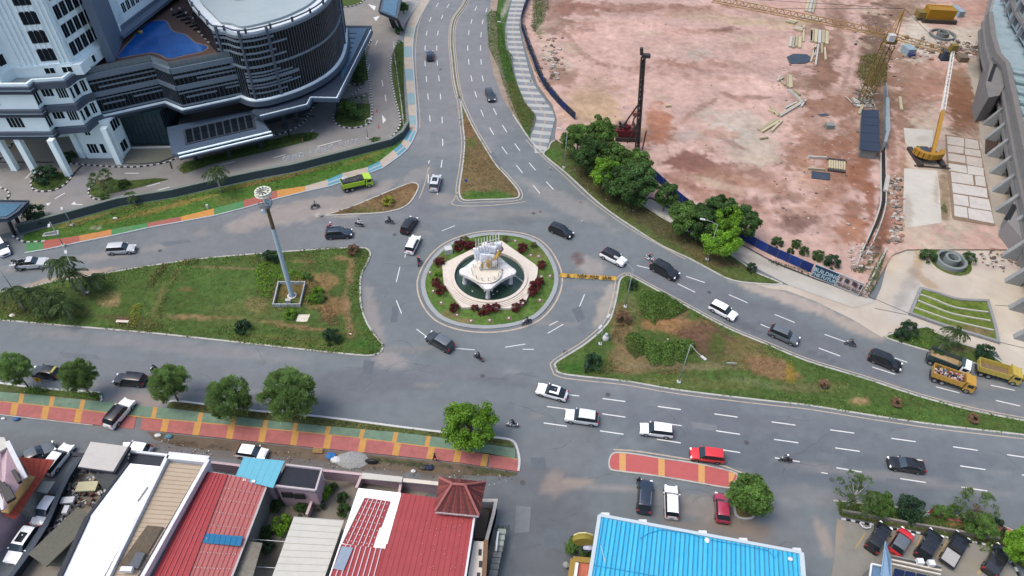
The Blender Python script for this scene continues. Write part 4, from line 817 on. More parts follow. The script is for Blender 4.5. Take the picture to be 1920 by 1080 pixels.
def person_joints(pose):
    if pose=='ride':
        J=dict(pelvis=((-.25,0,.86),.15),waist=((-.2,0,1.04),.135),chest=((-.08,0,1.28),.165),neck=((0,0,1.45),.065),head=((.05,0,1.56),.085),crown=((.05,0,1.68),.08))
        for s,y in(('l',1),('r',-1)):
            J.update({'sh'+s:((-.03,.19*y,1.38),.075),'el'+s:((.16,.28*y,1.16),.05),'wr'+s:((.42,.27*y,1.08),.035),'ha'+s:((.5,.26*y,1.06),.045),'hip'+s:((-.2,.11*y,.84),.10),'kn'+s:((.22,.2*y,.76),.07),'an'+s:((.06,.2*y,.38),.045),'to'+s:((.22,.2*y,.34),.045)})
    else:
        w=.16 if pose=='walk' else .03
        J=dict(pelvis=((0,0,.95),.14),waist=((0,0,1.1),.12),chest=((.01,0,1.33),.155),neck=((.01,0,1.5),.06),head=((.03,0,1.6),.085),crown=((.03,0,1.7),.08))
        for s,y in(('l',1),('r',-1)):
            J.update({'sh'+s:((0,.19*y,1.43),.07),'el'+s:((-.05*y*w*6,.25*y,1.16),.048),'wr'+s:((.1-w*y,.26*y,.94),.034),'ha'+s:((.12-w*y*1.3,.26*y,.84),.042),'hip'+s:((0,.1*y,.92),.095),'kn'+s:((.05+w*y,.1*y,.5),.065),'an'+s:((w*y*1.6-.03,.1*y,.09),.042),'to'+s:((w*y*1.6+.14,.1*y,.04),.04)})
    E_=[('pelvis','waist'),('waist','chest'),('chest','neck'),('neck','head'),('head','crown')]
    for s in 'lr':E_+=[('chest','sh'+s),('sh'+s,'el'+s),('el'+s,'wr'+s),('wr'+s,'ha'+s),('pelvis','hip'+s),('hip'+s,'kn'+s),('kn'+s,'an'+s),('an'+s,'to'+s)]
    return J,E_
CLOTH={k:mat('cloth_'+k,c,.85,var=.15)for k,c in dict(black=(.02,.02,.024),navy=(.02,.03,.06),white=(.6,.6,.6),red=(.42,.05,.05),grey=(.15,.16,.17),blue=(.08,.14,.28),jeans=(.04,.06,.1)).items()}
_pm={}
def person(label,pose,top,bottom,loc,rz,helmet=None,hair=True,group=None):
    k=(pose,top,bottom)
    if k not in _pm:
        J,E_=person_joints(pose)
        def cf(c):
            if pose=='ride':return 0 if(c.z>1.46 or c.x> .4 and c.z> .95)else(1 if(c.z> .93 and not(c.x> .05 and c.z<1.0))else(3 if c.z< .42 else 2))
            return 0 if(c.z>1.51 or(c.z< .93 and abs(c.y)> .2))else(1 if c.z>1.0 or abs(c.y)> .19 else(3 if c.z< .1 else 2))
        _pm[k]=skin_body(E_,J,cf,[SKIN,CLOTH[top],CLOTH[bottom],BLK],'body')
    root=thing('person',label,'person',loc,rz,group)
    b=bpy.data.objects.new('body',_pm[k]); COL.objects.link(b); b.parent=root
    hx,hz=(.06,1.62)if pose=='ride' else(.02,1.655)
    mb=MB()
    if helmet:
        mb.blob((hx,0,hz+.02),(.155,.135,.15),0,10,7); o=mb.build('helmet',PAINT[helmet],root,world=False,smooth_=True)
        mb=MB(); mb.box((hx+.125,0,hz-.01),(.06,.18,.09)); mb.build('visor',GLASS,root,world=False)
    else:
        mb.blob((hx-.01,0,hz+.045),(.115,.10,.10),0,10,6); mb.build('hair',BLK,root,world=False,smooth_=True)
        mb=MB(); mb.box((hx+.105,0,hz-.05),(.03,.03,.04)); mb.build('nose',SKIN,root,world=False)
    return root
def motorbike(label,colr,loc,rz,group='motorcycles on the roads'):
    root=thing('motorcycle',label,'motorcycle',loc,rz,group); p=PAINT[colr]
    for x in(.62,-.62):
        mb=MB(); mb.lathe([(.20,-.04),(.27,-.05),(.29,0),(.27,.05),(.20,.04),(.20,-.04)],n=14); mb.v=[(a+x,c,b+.29)for a,b,c in mb.v]; w=mb.build('wheel',TYRE,root,world=False)
        mb=MB(); mb.lathe([(.01,-.02),(.2,-.015),(.2,.015),(.01,.02)],n=10); mb.v=[(a+x,c,b+.29)for a,b,c in mb.v]; q=mb.build('rim',RIM,root,world=False); q.parent=w
    mb=MB(); mb.bar((.35,0,.55),(-.3,0,.5),.22,.22); mb.bar((-.15,0,.66),(-.72,0,.74),.24,.16); mb.bar((.36,0,.45),(.48,0,.92),.26,.10); mb.box((.62,0,.60),(.34,.12,.05)); mb.build('body',p,root,world=False)
    mb=MB(); mb.box((-.28,0,.78),(.68,.24,.09)); mb.build('seat',BLK,root,world=False)
    mb=MB(); mb.tube([(.42,-.33,1.04),(.48,-.1,1.0),(.48,.1,1.0),(.42,.33,1.04)],.02,5); mb.bar((.47,0,1.0),(.62,0,.29),.05); mb.build('handlebar',BLK,root,world=False)
    mb=MB(); mb.box((.56,0,.92),(.08,.18,.12)); mb.build('headlight',LAMP,root,world=False)
    mb=MB(); mb.box((-.78,0,.7),(.05,.14,.08)); mb.build('taillight',TAIL,root,world=False)
    mb=MB(); mb.tube([(-.1,-.16,.3),(-.8,-.17,.38)],.045,6); mb.build('exhaust',CHROME,root,world=False)
    return root
BIKES=[ # px py fx fy bike top bottom helmet, where
 (590,384,606,379,'grey','grey','black','grey','on the road below the green truck'),
 (620,424,640,424,'red','red','jeans','white','riding close beside the dark blue SUV'),
 (673,418,695,421,'black','white','jeans','black','between dark blue SUV and dirt island'),
 (730,413,712,411,'dark_blue','black','jeans','dark_blue','below the dirt island tip by the black car'),
 (785,488,789,470,'maroon','black','black','red','behind the white car on the roundabout'),
 (988,601,974,606,'black','black','navy','black','against the lower kerb of the round island'),
 (897,668,884,660,'black','navy','black','black','on the open asphalt below the round island'),
 (961,794,941,792,'white','black','jeans','black','near the bright tree at the pavement end'),
 (1475,860,1455,857,'black','black','black','white','between the red car and black saloon'),
 (1219,482,1236,491,'white','black','jeans','red','just behind the big black SUV'),
 (1596,642,1578,637,'grey','black','jeans','grey','between dark grey and long black cars'),
 (291,692,273,690,'black','black','black','black','half hidden by the third feathery tree'),
]
for(px,py,fx,fy,bc,tp,bt,hel,where)in BIKES:
    l,r=setc(px,py,fx,fy,.8); motorbike('%s motorcycle %s'%(bc.replace('_',' '),where),bc,l,r)
    person('rider in %s with %s helmet %s'%(tp,hel.replace('_',' '),where),'ride',tp,bt,l,r,hel,group='motorcycle riders')
for k,(dx,dy)in enumerate(((-1.0,.35),(-1.7,-.35),(-2.1,.3))):
    ca,sa=math.cos(PKRZ),math.sin(PKRZ); o=motorbike(['dark motorcycle lying nearest the cab in the pickup bed','dark motorcycle in the middle of the pickup bed','dark motorcycle hanging over the tail of the pickup bed'][k],'charcoal',(PKLOC[0]+dx*ca-dy*sa,PKLOC[1]+dx*sa+dy*ca,.66),PKRZ+[.2,1.4,-.3][k],'motorcycles in the pickup')
l,r=setc(815,858,800,850,.9); person('person in dark clothes walking on the red pavement by the round tree','walk','black','black',(l[0],l[1],.15),r)
l,r=setc(1197,901,1190,880,.9); person('person in black standing beside the parked dark blue SUV','stand','black','black',l,r)
# ------------------------------------------------------------------ vegetation
def mleaf(name,c,rough=.6,trans=0.4):
    m=mat(name,c,rough,var=0.0,attr=True,spec=.3); nt=m.node_tree; N,L=nt.nodes,nt.links; b=N['Principled BSDF']
    at=[n for n in N if n.type=='ATTRIBUTE'][0]; mul=N.new('ShaderNodeVectorMath'); mul.operation='MULTIPLY'; mul.inputs[1].default_value=c
    oi=N.new('ShaderNodeObjectInfo'); mr=N.new('ShaderNodeMapRange'); mr.inputs['To Min'].default_value=.85; mr.inputs['To Max'].default_value=1.15; L.new(oi.outputs['Random'],mr.inputs[0])
    sc_=N.new('ShaderNodeVectorMath'); sc_.operation='SCALE'; L.new(at.outputs['Color'],mul.inputs[0]); L.new(mul.outputs[0],sc_.inputs[0]); L.new(mr.outputs[0],sc_.inputs['Scale']); L.new(sc_.outputs[0],b.inputs['Base Color'])
    tr=N.new('ShaderNodeBsdfTranslucent'); L.new(sc_.outputs[0],tr.inputs[0]); mx=N.new('ShaderNodeMixShader'); mx.inputs[0].default_value=trans
    L.new(b.outputs[0],mx.inputs[1]); L.new(tr.outputs[0],mx.inputs[2]); L.new(mx.outputs[0],N['Material Output'].inputs[0]); return m
LF={'dark':mleaf('leaf_dark',(.06,.125,.035)),'mid':mleaf('leaf_mid',(.095,.18,.04)),'bright':mleaf('leaf_bright',(.15,.30,.03)),'feather':mleaf('leaf_feather',(.20,.31,.10)),'palm':mleaf('leaf_palm',(.06,.10,.035)),
      'olive':mleaf('leaf_olive',(.14,.15,.05)),'yellow':mleaf('leaf_yellow',(.28,.30,.04)),'wine':mleaf('leaf_wine',(.11,.018,.022)),'brown':mleaf('leaf_brown',(.24,.15,.09)),'topiary':mleaf('leaf_topiary',(.032,.075,.035)),'frangi':mleaf('leaf_frangipani',(.11,.17,.06)),'shrub':mleaf('leaf_shrub',(.05,.105,.03))}
BARK=mat('bark',(.16,.12,.09),.9,var=.25,bump=.6,bscale=8); BARKG=mat('bark_grey',(.30,.28,.25),.9,var=.2,bump=.4)
def leaf_mesh(name,C0,N0,size,aspect,m,tint,rs,sz_var=.35):
    """C0 centres, N0 leaf axis directions; rhombic leaf faces, folded a little"""
    n=len(C0); ax=N0/np.maximum(np.linalg.norm(N0,axis=1),1e-6)[:,None]; r=rs.normal(size=(n,3)); s_=np.cross(ax,r); s_/=np.maximum(np.linalg.norm(s_,axis=1),1e-6)[:,None]
    L_=size*(1+rs.uniform(-sz_var,sz_var,n))[:,None]; Wd=L_/aspect; up=np.cross(ax,s_)
    a=C0-ax*L_*.5; b=C0+s_*Wd*.5+up*Wd*.15; c=C0+ax*L_*.5; d=C0-s_*Wd*.5+up*Wd*.15
    v=np.stack([a,b,c,d],1).reshape(-1,3); me=bpy.data.meshes.new(name)
    me.vertices.add(4*n); me.vertices.foreach_set('co',v.astype(np.float32).ravel()); me.loops.add(4*n); me.loops.foreach_set('vertex_index',np.arange(4*n,dtype=np.int32))
    me.polygons.add(n); me.polygons.foreach_set('loop_start',np.arange(0,4*n,4,dtype=np.int32)); me.update(calc_edges=True)
    set_cols(me,np.repeat(tint,4,axis=0)); me.materials.append(m); return me
def crown_mesh(name,R,H,m,nleaf,size,aspect=1.8,nclump=46,shape='round',seed=1,clump=.30,spike=0.0,tvar=.28,hollow=.55):
    rs=np.random.RandomState(seed); cs=[]; i=0
    while len(cs)<nclump:
        p=rs.uniform(-1,1,3); r=np.linalg.norm(p)
        if r>1 or(r<hollow and rs.rand()< .75):continue
        if shape=='cone':rad=(1-(p[2]+1)/2)**.75*1.05+.10; p[:2]*=rad
        elif shape=='umbrella':p[2]=abs(p[2])*.9-.25
        if shape=='round' and p[2]<-.65:continue
        cs.append(p)
    cs=np.array(cs); cr=clump*rs.uniform(.7,1.25,nclump); ct=1+rs.uniform(-tvar,tvar,nclump)
    k=rs.randint(0,nclump,nleaf); d=rs.normal(size=(nleaf,3)); d/=np.linalg.norm(d,axis=1)[:,None]; d[:,2]=np.where(d[:,2]<-.3,-d[:,2],d[:,2])
    rad=cr[k]*rs.uniform(.55,1.05,nleaf)
    u=cs[k]+d*rad[:,None]; P_=u*np.array([R,R,H]); out=d*np.array([R,R,H])+u*np.array([R,R,H])*.4
    if spike:ax=out/np.linalg.norm(out,axis=1)[:,None]+np.array([0,0,spike])+rs.normal(size=(nleaf,3))*.25
    else:ax=np.cross(out,rs.normal(size=(nleaf,3)))+rs.normal(size=(nleaf,3))*.3
    hue=rs.uniform(-.12,.12,nleaf); t=(ct[k]*(1+rs.uniform(-.2,.2,nleaf)))[:,None]*np.array([1,1,1])+np.stack([hue*.6,hue*.2,-hue*.1],1)
    return leaf_mesh(name,P_,ax,size,aspect,m,np.clip(t,.1,2.2),rs)
def trunk_mb(h,r,R,H,zc,seed,nb=7,lean=.06):
    rr=random.Random(seed); mb=MB(); top=(rr.uniform(-lean,lean)*h,rr.uniform(-lean,lean)*h,zc+H*.35)
    mb.tube([(0,0,-.1),(top[0]*.3,top[1]*.3,zc*.45),(top[0]*.6,top[1]*.7,zc),top],[r*1.25,r,r*.7,r*.3],7)
    for k in range(nb):
        a=2*PI*k/nb+rr.uniform(-.4,.4); z0=zc-H*.55+rr.uniform(0,.5)*H; q=.62*R*rr.uniform(.7,1.1)
        mb.tube([(top[0]*.4,top[1]*.4,z0),(math.cos(a)*q*.5,math.sin(a)*q*.5,z0+.25*H),(math.cos(a)*q,math.sin(a)*q,z0+.6*H)],[r*.5,r*.33,r*.12],5)
    return mb
def leafmesh_obj(name,me,parent,loc=(0,0,0)):
    o=bpy.data.objects.new(name,me); COL.objects.link(o); o.parent=parent; o.location=loc; return o
_crowns={}
def tree(label,px,py,R,H,zc,kind,seed=1,group='street trees',name='tree',cat='tree',bark=None,rot=None):
    """crown centre pixel at height zc"""
    spec={'feather':dict(m='feather',n=17000,size=.50,aspect=4.5,nclump=95,shape='round',clump=.235,hollow=.55,spike=.75,tvar=.20),'dense':dict(m='dark',n=14000,size=.32,aspect=1.5,nclump=80,clump=.24,tvar=.35),
            'ball':dict(m='bright',n=16000,size=.30,aspect=1.7,nclump=90,clump=.22,tvar=.22),'mid':dict(m='mid',n=13000,size=.34,aspect=1.6,nclump=60,clump=.26),'lime':dict(m='bright',n=11000,size=.36,aspect=1.6,nclump=50,clump=.28,tvar=.25),
            'open':dict(m='frangi',n=2600,size=.34,aspect=2.4,nclump=34,clump=.20,tvar=.3,hollow=.7,spike=.3)}[kind]
    vkey=(kind,seed%3)
    if vkey not in _crowns:_crowns[vkey]=crown_mesh('crown',1,1,LF[spec['m']],spec['n'],spec['size']/3.2,spec['aspect'],spec['nclump'],spec.get('shape','round'),10+seed%3*7+len(kind),spec['clump'],spec.get('spike',0),spec.get('tvar',.28),spec.get('hollow',.55))
    x,y,_=G(px,py,zc); root=thing(name,label,cat,(x,y,0),0,group)
    c=leafmesh_obj('crown',_crowns[vkey],root,(0,0,zc)); R,H=(R*.84,H*.88)if kind=='feather' else(R*.93,H*.95); c.scale=(R,R,H); c.rotation_euler=(0,0,rot if rot is not None else seed*1.7)
    trunk_mb(zc,max(.10,R*.05),R,H,zc,seed,9 if kind=='open' else 7).build('trunk',bark or BARK,root,world=False,smooth_=True)
    return root
tree('small feathery tree at the left picture edge before the parked yellow sign',27,692,2.3,2.6,4.2,'feather',1)
tree('feathery tree between the sticker car and the longer black car',147,709,2.45,2.9,4.3,'feather',2)
tree('fresh green feathery tree just right of the driveway gap in the pavement',317,719,2.85,2.9,4.0,'feather',3)
tree('feathery tree with a dull top standing fourth in the pavement row',430,748,3.1,3.3,4.2,'feather',4)
tree('largest feathery tree of the pavement row with a yellowish crown',540,744,3.95,4.0,4.8,'feather',5)
tree('round bright green tree at the end of the painted pavement',881,798,3.5,3.4,4.2,'ball',6)
tree('round dark tree in the kerbed planter beside the pavement island',1405,928,2.75,2.5,3.6,'mid',7)
CL=[(1085,262,3.6,3.4,4.2,'mid','broad tree at the upper end of the verge clump by the striped path'),(1128,248,3.2,3.2,5.4,'mid','tall tree of the verge clump against the pink soil'),(1112,292,3.8,3.4,4.4,'dense','dark tree in the middle of the upper verge clump'),
      (1150,296,3.4,3.2,4.2,'mid','tree of the verge clump beside the drilling rig foot'),(1133,325,2.7,2.9,4.0,'lime','light green tree on the road side of the verge clump'),(1192,312,3.2,3.0,4.2,'mid','tree of the verge clump reaching farthest over the pink soil'),
      (1186,345,4.3,3.8,4.6,'dense','biggest and darkest round tree of the verge clump'),(1158,340,3.0,3.0,3.8,'dense','dark low tree tucked beneath the light green one'),(1250,366,2.3,2.3,3.6,'dense','lone small round tree standing between the two verge clumps'),
      (1282,408,3.0,3.0,4.0,'mid','tree starting the lower verge clump above the white roofed SUV'),(1318,418,3.2,3.0,3.8,'dense','dark tree behind the lamp in the lower verge clump'),(1345,398,3.4,3.2,4.8,'dense','dark tree at the back of the lower verge clump near the fence'),
      (1395,415,3.0,2.8,4.4,'dense','dark tree overhanging the blue fence end'),(1368,418,2.6,3.0,4.8,'lime','yellow green tree in the lower verge clump behind the lamp head'),(1355,452,3.1,3.0,3.8,'lime','bright lime tree at the road front of the lower verge clump')]
for i,(x,y,R,H,zc,k,lab)in enumerate(CL):tree(lab,x,y,R,H,zc,k,i+1,'trees of the verge clumps')
tree('leafy tree by the hotel slip lane with pale leaves',192,343,2.6,2.4,3.0,'open',2,'hotel garden trees')
tree('sparse white flowering tree at the corner of the car park garden',1606,928,2.9,2.6,3.4,'open',1,'car park garden trees',bark=BARKG)
tree('low leafy tree next to the flowering tree in the car park garden',1652,945,1.7,1.5,1.8,'mid',5,'car park garden trees')
tree('leaning open tree beyond the flag in the car park garden',1832,952,2.6,2.0,3.0,'open',3,'car park garden trees')
tree('bushy tree behind the last parking bay in the garden',1838,985,1.9,1.4,1.6,'mid',1,'car park garden trees')
tree('lime green tree cut by the right picture edge',1922,1030,2.1,2.4,3.2,'lime',2,'car park garden trees')
tree('small tree on the hotel gate lane beside the canopy',756,13,1.6,1.2,1.8,'mid',2,'hotel garden trees')
# shrubs and balls
_sh={}
def shrub(label,px,py,R,H,kind='shrub',seed=1,group='clipped shrubs',name='shrub',cat='shrub',n=2600,lsz=.16,stem=True,zbase=.1):
    key=(kind,seed%3,n,lsz)
    if key not in _sh:_sh[key]=crown_mesh('foliage',1,1,LF[kind],n,lsz,1.7,30,'round',40+seed%3,.32,0,.22,.6)
    zc=zbase+H*.75; x,y,_=G(px,py,zc); root=thing(name,label,cat,(x,y,0),0,group)
    c=leafmesh_obj('foliage',_sh[key],root,(0,0,zc)); c.scale=(R,R,H); c.rotation_euler=(0,0,seed*2.1)
    if stem:
        mb=MB(); rr=random.Random(seed)
        for k in range(4):a=k*1.6+rr.random(); mb.tube([(0,0,0),(math.cos(a)*R*.3,math.sin(a)*R*.3,zc*.6),(math.cos(a)*R*.6,math.sin(a)*R*.6,zc+H*.2)],[.05,.035,.015],5)
        mb.build('stem',BARK,root,world=False)
    return root
for(x,y,R,H,k,lab)in[(456,615,1.15,1.1,'topiary','dark clipped ball bush by the lower kerb of the left lawn'),(622,632,1.25,1.15,'topiary','dark clipped bush at the rough dug patch of the left lawn'),(508,483,1.2,1.1,'topiary','dark round bush beside the mast near the upper kerb'),(663,470,1.0,.95,'brown','dried brown ball bush at the rounded corner of the left lawn'),
      (1168,597,1.15,1.1,'brown','dried pinkish brown ball bush on the right lawn by the roundabout kerb'),(1112,680,1.3,1.2,'topiary','dark bush at the lower tip of the right lawn'),(1186,535,.9,.8,'topiary','small dark bush at the upper tip of the right lawn'),(1545,720,.75,.6,'brown','first of the half dead tyre shrubs along the narrow lawn'),(1681,755,.75,.6,'brown','middle half dead shrub on the narrow lawn near the bare patch'),(1826,785,.75,.6,'brown','half dead shrub nearest the pointed end of the narrow lawn'),
      (1409,503,.8,.9,'topiary','small round bush on the verge beside the pale path'),(1457,455,1.0,.9,'shrub','bush inside the fence closest to the tree clump'),(1493,458,.9,.8,'shrub','second bush inside the blue fence'),(1508,472,.9,.8,'shrub','third bush inside the blue fence beside a bare spot'),(1534,480,1.1,.9,'shrub','rounded bush inside the fence above the banner start'),(1560,492,1.3,1.2,'topiary','dark bush directly behind the banner'),(1482,472,.6,.6,'shrub','tiny bush inside the blue fence'),
      (1707,955,1.7,1.45,'topiary','smooth clipped topiary ball in the car park garden'),(1762,962,1.0,.8,'mid','small bush right of the flag'),(1868,987,1.0,.9,'topiary','dark ball bush at the end of the garden wall'),(1790,960,.9,.8,'mid','small leafy bush in front of the pink paving'),
      (62,404,2.1,1.7,'topiary','big dark bush beside the hotel gate canopy'),(86,330,2.1,1.6,'topiary','big dark bush between the white hotel columns'),(130,296,1.4,1.0,'topiary','dark bush under the white hotel wing'),(232,345,1.0,.7,'shrub','low bush on the hotel traffic island'),(245,370,1.1,.8,'mid','young bush by the hotel slip lane'),(196,372,.9,.7,'mid','little bush at the tip of the hotel traffic island'),(652,206,1.8,1.5,'mid','leafy bush at the hotel entrance island'),(668,218,1.3,1.0,'shrub','yellow green bush on the hotel entrance island'),(673,150,1.5,1.2,'shrub','bush below the blue canopy'),(668,130,1.2,1.0,'shrub','bush tucked against the canopy edge'),(575,257,.8,.6,'shrub','small bright bush beside the hotel drive'),(705,265,1.0,.7,'mid','small bush at the end of the letters'),(625,3,1.8,1.2,'mid','bush on the hotel circle island at the top edge'),(747,58,.9,.9,'shrub','bush at the foot of the gate canopy'),
      (1705,618,1.4,1.1,'topiary','dark bush on the small verge by the yard'),(1690,628,1.1,.9,'topiary','low dark bush next to it on the small verge'),(1846,662,1.4,1.2,'topiary','dark bush behind the yellow truck'),(1758,668,1.0,.8,'shrub','bush above the white cab truck'),(1740,480,1.4,.9,'shrub','bush beside the big concrete rings'),(1818,484,1.2,.8,'shrub','bush behind the big concrete rings'),(728,378,1.1,.8,'yellow','pale yellow shrub on the small dirt island'),
      (1085,1030,1.5,1.3,'mid','bush beside the blue roof and the yellow sign'),(610,925,.9,.9,'lime' if 'lime' in LF else 'bright','potted bush in the courtyard below the black roof'),(532,985,1.2,1.3,'bright','bright bush beside the cream roof'),(520,950,.8,.8,'shrub','courtyard bush by the grey house wall'),(565,955,.8,.8,'shrub','courtyard bush under the black roof wall'),(643,935,.7,.8,'shrub','slim courtyard bush near the white roof'),(645,958,.8,.8,'shrub','courtyard bush by the corner of the cream roof'),(500,1000,.9,.8,'shrub','shady bush behind the cream roof'),(503,1025,.8,.7,'topiary','dark bush in the narrow yard'),(600,948,.6,.6,'topiary','dark potted plant in the courtyard'),(625,915,.6,.6,'shrub','small potted plant near the pink wall')]:
    shrub(lab,x,y,R,H,k,int(x+y)%7)
# tyres round the dead shrubs
for i,(x,y)in enumerate(((1545,724),(1681,759),(1826,789))):
    g=G(x,y,.2); mb=MB(); mb.lathe([(.42,0),(.62,.05),(.66,.2),(.6,.34),(.42,.3),(.42,0)],(g[0],g[1]),16); o=mb.build('tyre_planter',TYRE,world=False); o.location=(0,0,.1)
    tag(o,['old tyre round the first half dead shrub','old tyre round the shrub by the bare patch','old tyre round the last shrub toward the lawn tip'][i],'tyre','tyres round dead shrubs')
# masses of low planting
def hedge(label,pxs,h,kind,dens=30,size=.22,name='hedge',seed=1,group=None,z0=.1,asp=1.8):
    P_=np.array(W(pxs)); rs=np.random.RandomState(seed); mn,mx=P_.min(0),P_.max(0); a=abs(area2(P_.tolist())); n=int(a*dens*2.2*((mx-mn)[0]*(mx-mn)[1])/a)
    xy=mn+rs.rand(n,2)*(mx-mn); ins=np.zeros(n,bool); dm=np.full(n,1e9)
    for i in range(len(P_)):
        p,q=P_[i],P_[(i+1)%len(P_)]; c=((p[1]>xy[:,1])!=(q[1]>xy[:,1])); xi=(q[0]-p[0])*(xy[:,1]-p[1])/(q[1]-p[1]+1e-12)+p[0]; ins^=c&(xy[:,0]<xi)
        ab=q-p; t=np.clip(((xy-p)@ab)/max(ab@ab,1e-9),0,1); dm=np.minimum(dm,np.hypot(*(xy-p-t[:,None]*ab).T))
    xy=xy[ins]; dm=dm[ins]; n=len(xy); top=h*np.clip(dm/.6,.25,1)**.5*(.65+.7*fbm(xy[:,0]*.9,xy[:,1]*.9,seed,3)); z=z0+top*rs.uniform(.35,1.0,n)**.5
    ct=.7+.65*fbm(xy[:,0]*.6+7,xy[:,1]*.6,seed+5,3); t=(ct*(1+rs.uniform(-.22,.22,n)))[:,None]*np.ones(3); t[:,0]*=1+rs.uniform(-.1,.25,n)
    ctr=P_.mean(0); me=leaf_mesh('foliage',np.c_[xy-ctr,z],rs.normal(size=(n,3))*np.array([1,1,.6])+np.array([0,0,.5]),size,asp,LF[kind],t,rs)
    o=bpy.data.objects.new(name,me); COL.objects.link(o); o.location=(ctr[0],ctr[1],0); tag(o,label,'hedge',group); return o
hedge('dense green ground hedge with a pointed tip in the upper right lawn',[(1196,565),(1205,548),(1240,552),(1268,568),(1288,582),(1262,600),(1232,604),(1225,613),(1200,590)],1.1,'mid',60,.26,seed=2)
HB=[[(1170,640),(1178,628),(1198,630),(1208,640),(1206,668),(1188,676),(1176,662)],[(1206,645),(1228,642),(1238,655),(1238,690),(1222,690),(1208,672)],[(1240,645),(1262,642),(1262,688),(1244,690),(1238,668)],[(1264,642),(1290,640),(1302,648),(1302,664),(1286,670),(1284,688),(1268,680)]]
for i,q in enumerate(HB):hedge(['rounded hedge block at the roundabout end of the four cut hedges','second cut hedge block in the right lawn','narrow third hedge block in the right lawn','last hedge block behind the bent street lamp'][i],q,1.3,'mid',60,.24,seed=5+i,group='cut hedge blocks in the right lawn')
hedge('yellow flowering strip at the end of the right lawn planting',[(1476,678),(1484,676),(1490,700),(1488,722),(1474,724),(1478,700)],.4,'yellow',24,.14,seed=12)
hedge('bright leafy hedge round the fenced mast square',[(478,515),(486,500),(505,494),(522,505),(530,520),(548,508),(570,515),(576,530),(560,530),(515,530),(508,560),(495,562),(486,545)],.9,'bright',26,seed=13)
hedge('low yellow green planting right of the fenced mast',[(578,530),(598,528),(606,548),(598,566),(580,575),(568,575),(572,550)],.5,'olive',22,seed=14)
hedge('small bush patch below the fenced mast',[(530,572),(556,575),(552,592),(536,590)],.5,'mid',24,seed=15)
hedge('dug up clump of rough soil plants in the left lawn',[(592,578),(620,570),(636,590),(642,612),(620,618),(596,605)],.35,'brown',16,.26,seed=16)
hedge('long dark clipped hedge slanting across the left lawn',[(278,540),(282,520),(306,496),(318,494),(314,506),(296,528),(288,542)],.7,'olive',30,seed=17)
hedge('second slanting hedge with a mown edge in the left lawn',[(296,600),(294,580),(318,545),(326,508),(336,504),(332,530),(312,570),(304,600)],.45,'olive',24,seed=18)
hedge('yellow and green rectangular shrub bed beside the bench',[(243,612),(246,590),(250,575),(266,572),(264,598),(258,612)],.8,'yellow',30,.18,seed=19)
hedge('low dark hedge along the lower kerb near the bench',[(220,608),(250,612),(296,606),(306,612),(298,625),(250,622),(222,618)],.6,'olive',26,seed=20)
hedge('small curved hedge by the upper kerb of the left lawn',[(332,498),(345,488),(374,486),(372,494),(350,500)],.5,'olive',24,seed=21)
hedge('tall weeds at the far left end of the lawn',[(-30,590),(-30,555),(10,552),(42,556),(55,580),(40,592)],1.0,'olive',14,.4,seed=22,asp=4)
hedge('bush row between the northern road and striped path, upper part',[(912,34),(920,26),(936,28),(940,60),(946,95),(962,112),(958,140),(964,160),(944,165),(934,130),(916,95),(914,60)],1.5,'mid',22,.26,seed=23)
hedge('thick bush mass beside the bend of the striped path',[(944,160),(966,160),(982,195),(1003,220),(1000,240),(990,256),(975,235),(955,205)],1.5,'olive',22,.24,seed=24)
hedge('dark creeper along the foot of the blue fence',[(985,50),(994,80),(1008,115),(1022,150),(1050,185),(1070,212),(1056,208),(1030,180),(1010,155),(996,118),(984,85),(976,50)],.8,'topiary',18,seed=25)
hedge('green weeds inside the fence on the upper site corner',[(1000,-10),(1030,-10),(1030,20),(1012,55),(1002,70),(994,50)],.4,'shrub',14,seed=26)
hedge('weeds under the lower fence along the pale path',[(1440,487),(1470,498),(1505,508),(1520,514),(1518,520),(1490,512),(1440,495)],.6,'topiary',16,seed=27)
hedge('long hedge beside the yard entrance wall',[(1612,552),(1622,536),(1636,505),(1652,478),(1660,475),(1652,505),(1638,545),(1626,558)],1.0,'shrub',28,seed=28)
hedge('hedge between banner and yard entrance',[(1590,510),(1616,516),(1640,490),(1648,476),(1640,478),(1622,498),(1604,505)],.8,'shrub',22,seed=29)
hedge('clipped hedge along the hotel lane, next to the bricked path',[(734,108),(746,78),(757,80),(756,150),(762,235),(752,255),(742,262),(756,225),(752,190),(742,140)],.7,'shrub',26,.2,seed=30)
hedge('planted strip under the dark hotel canopy',[(330,318),(345,306),(400,292),(470,275),(545,255),(580,250),(585,258),(540,268),(470,288),(400,303),(345,322)],.6,'shrub',18,.2,seed=31)
hedge('planting on the hotel entrance island',[(628,222),(640,190),(690,175),(694,215),(690,232),(660,240),(636,236)],.6,'shrub',18,.2,seed=32)
hedge('planting strip beneath the blue canopy edge',[(660,155),(670,120),(690,90),(694,90),(684,120),(684,158)],.6,'shrub',20,.2,seed=33)
hedge('dry golden fringe along the hotel boundary wall',[(125,425),(225,393),(325,377),(410,357),(480,342),(550,329),(640,305),(642,312),(550,335),(480,348),(410,363),(325,383),(225,400),(128,432)],.5,'brown',10,.22,seed=34)
hedge('weeds at the end of the red pavement by the alley',[(860,872),(900,876),(972,888),(965,895),(930,893),(870,880)],.4,'shrub',14,.2,seed=35)
hedge('green weeds below the red pavement above the courtyard',[(700,858),(760,866),(850,875),(850,880),(760,874),(700,864)],.5,'shrub',12,.2,seed=36)
hedge('garden planting behind the car park wall',[(1570,960),(1600,962),(1690,978),(1690,984),(1640,974),(1575,966)],.7,'mid',20,.2,seed=37)
hedge('garden planting under the leaning open tree',[(1790,985),(1860,990),(1880,1008),(1840,1008),(1790,998)],.7,'mid',20,.2,seed=38)
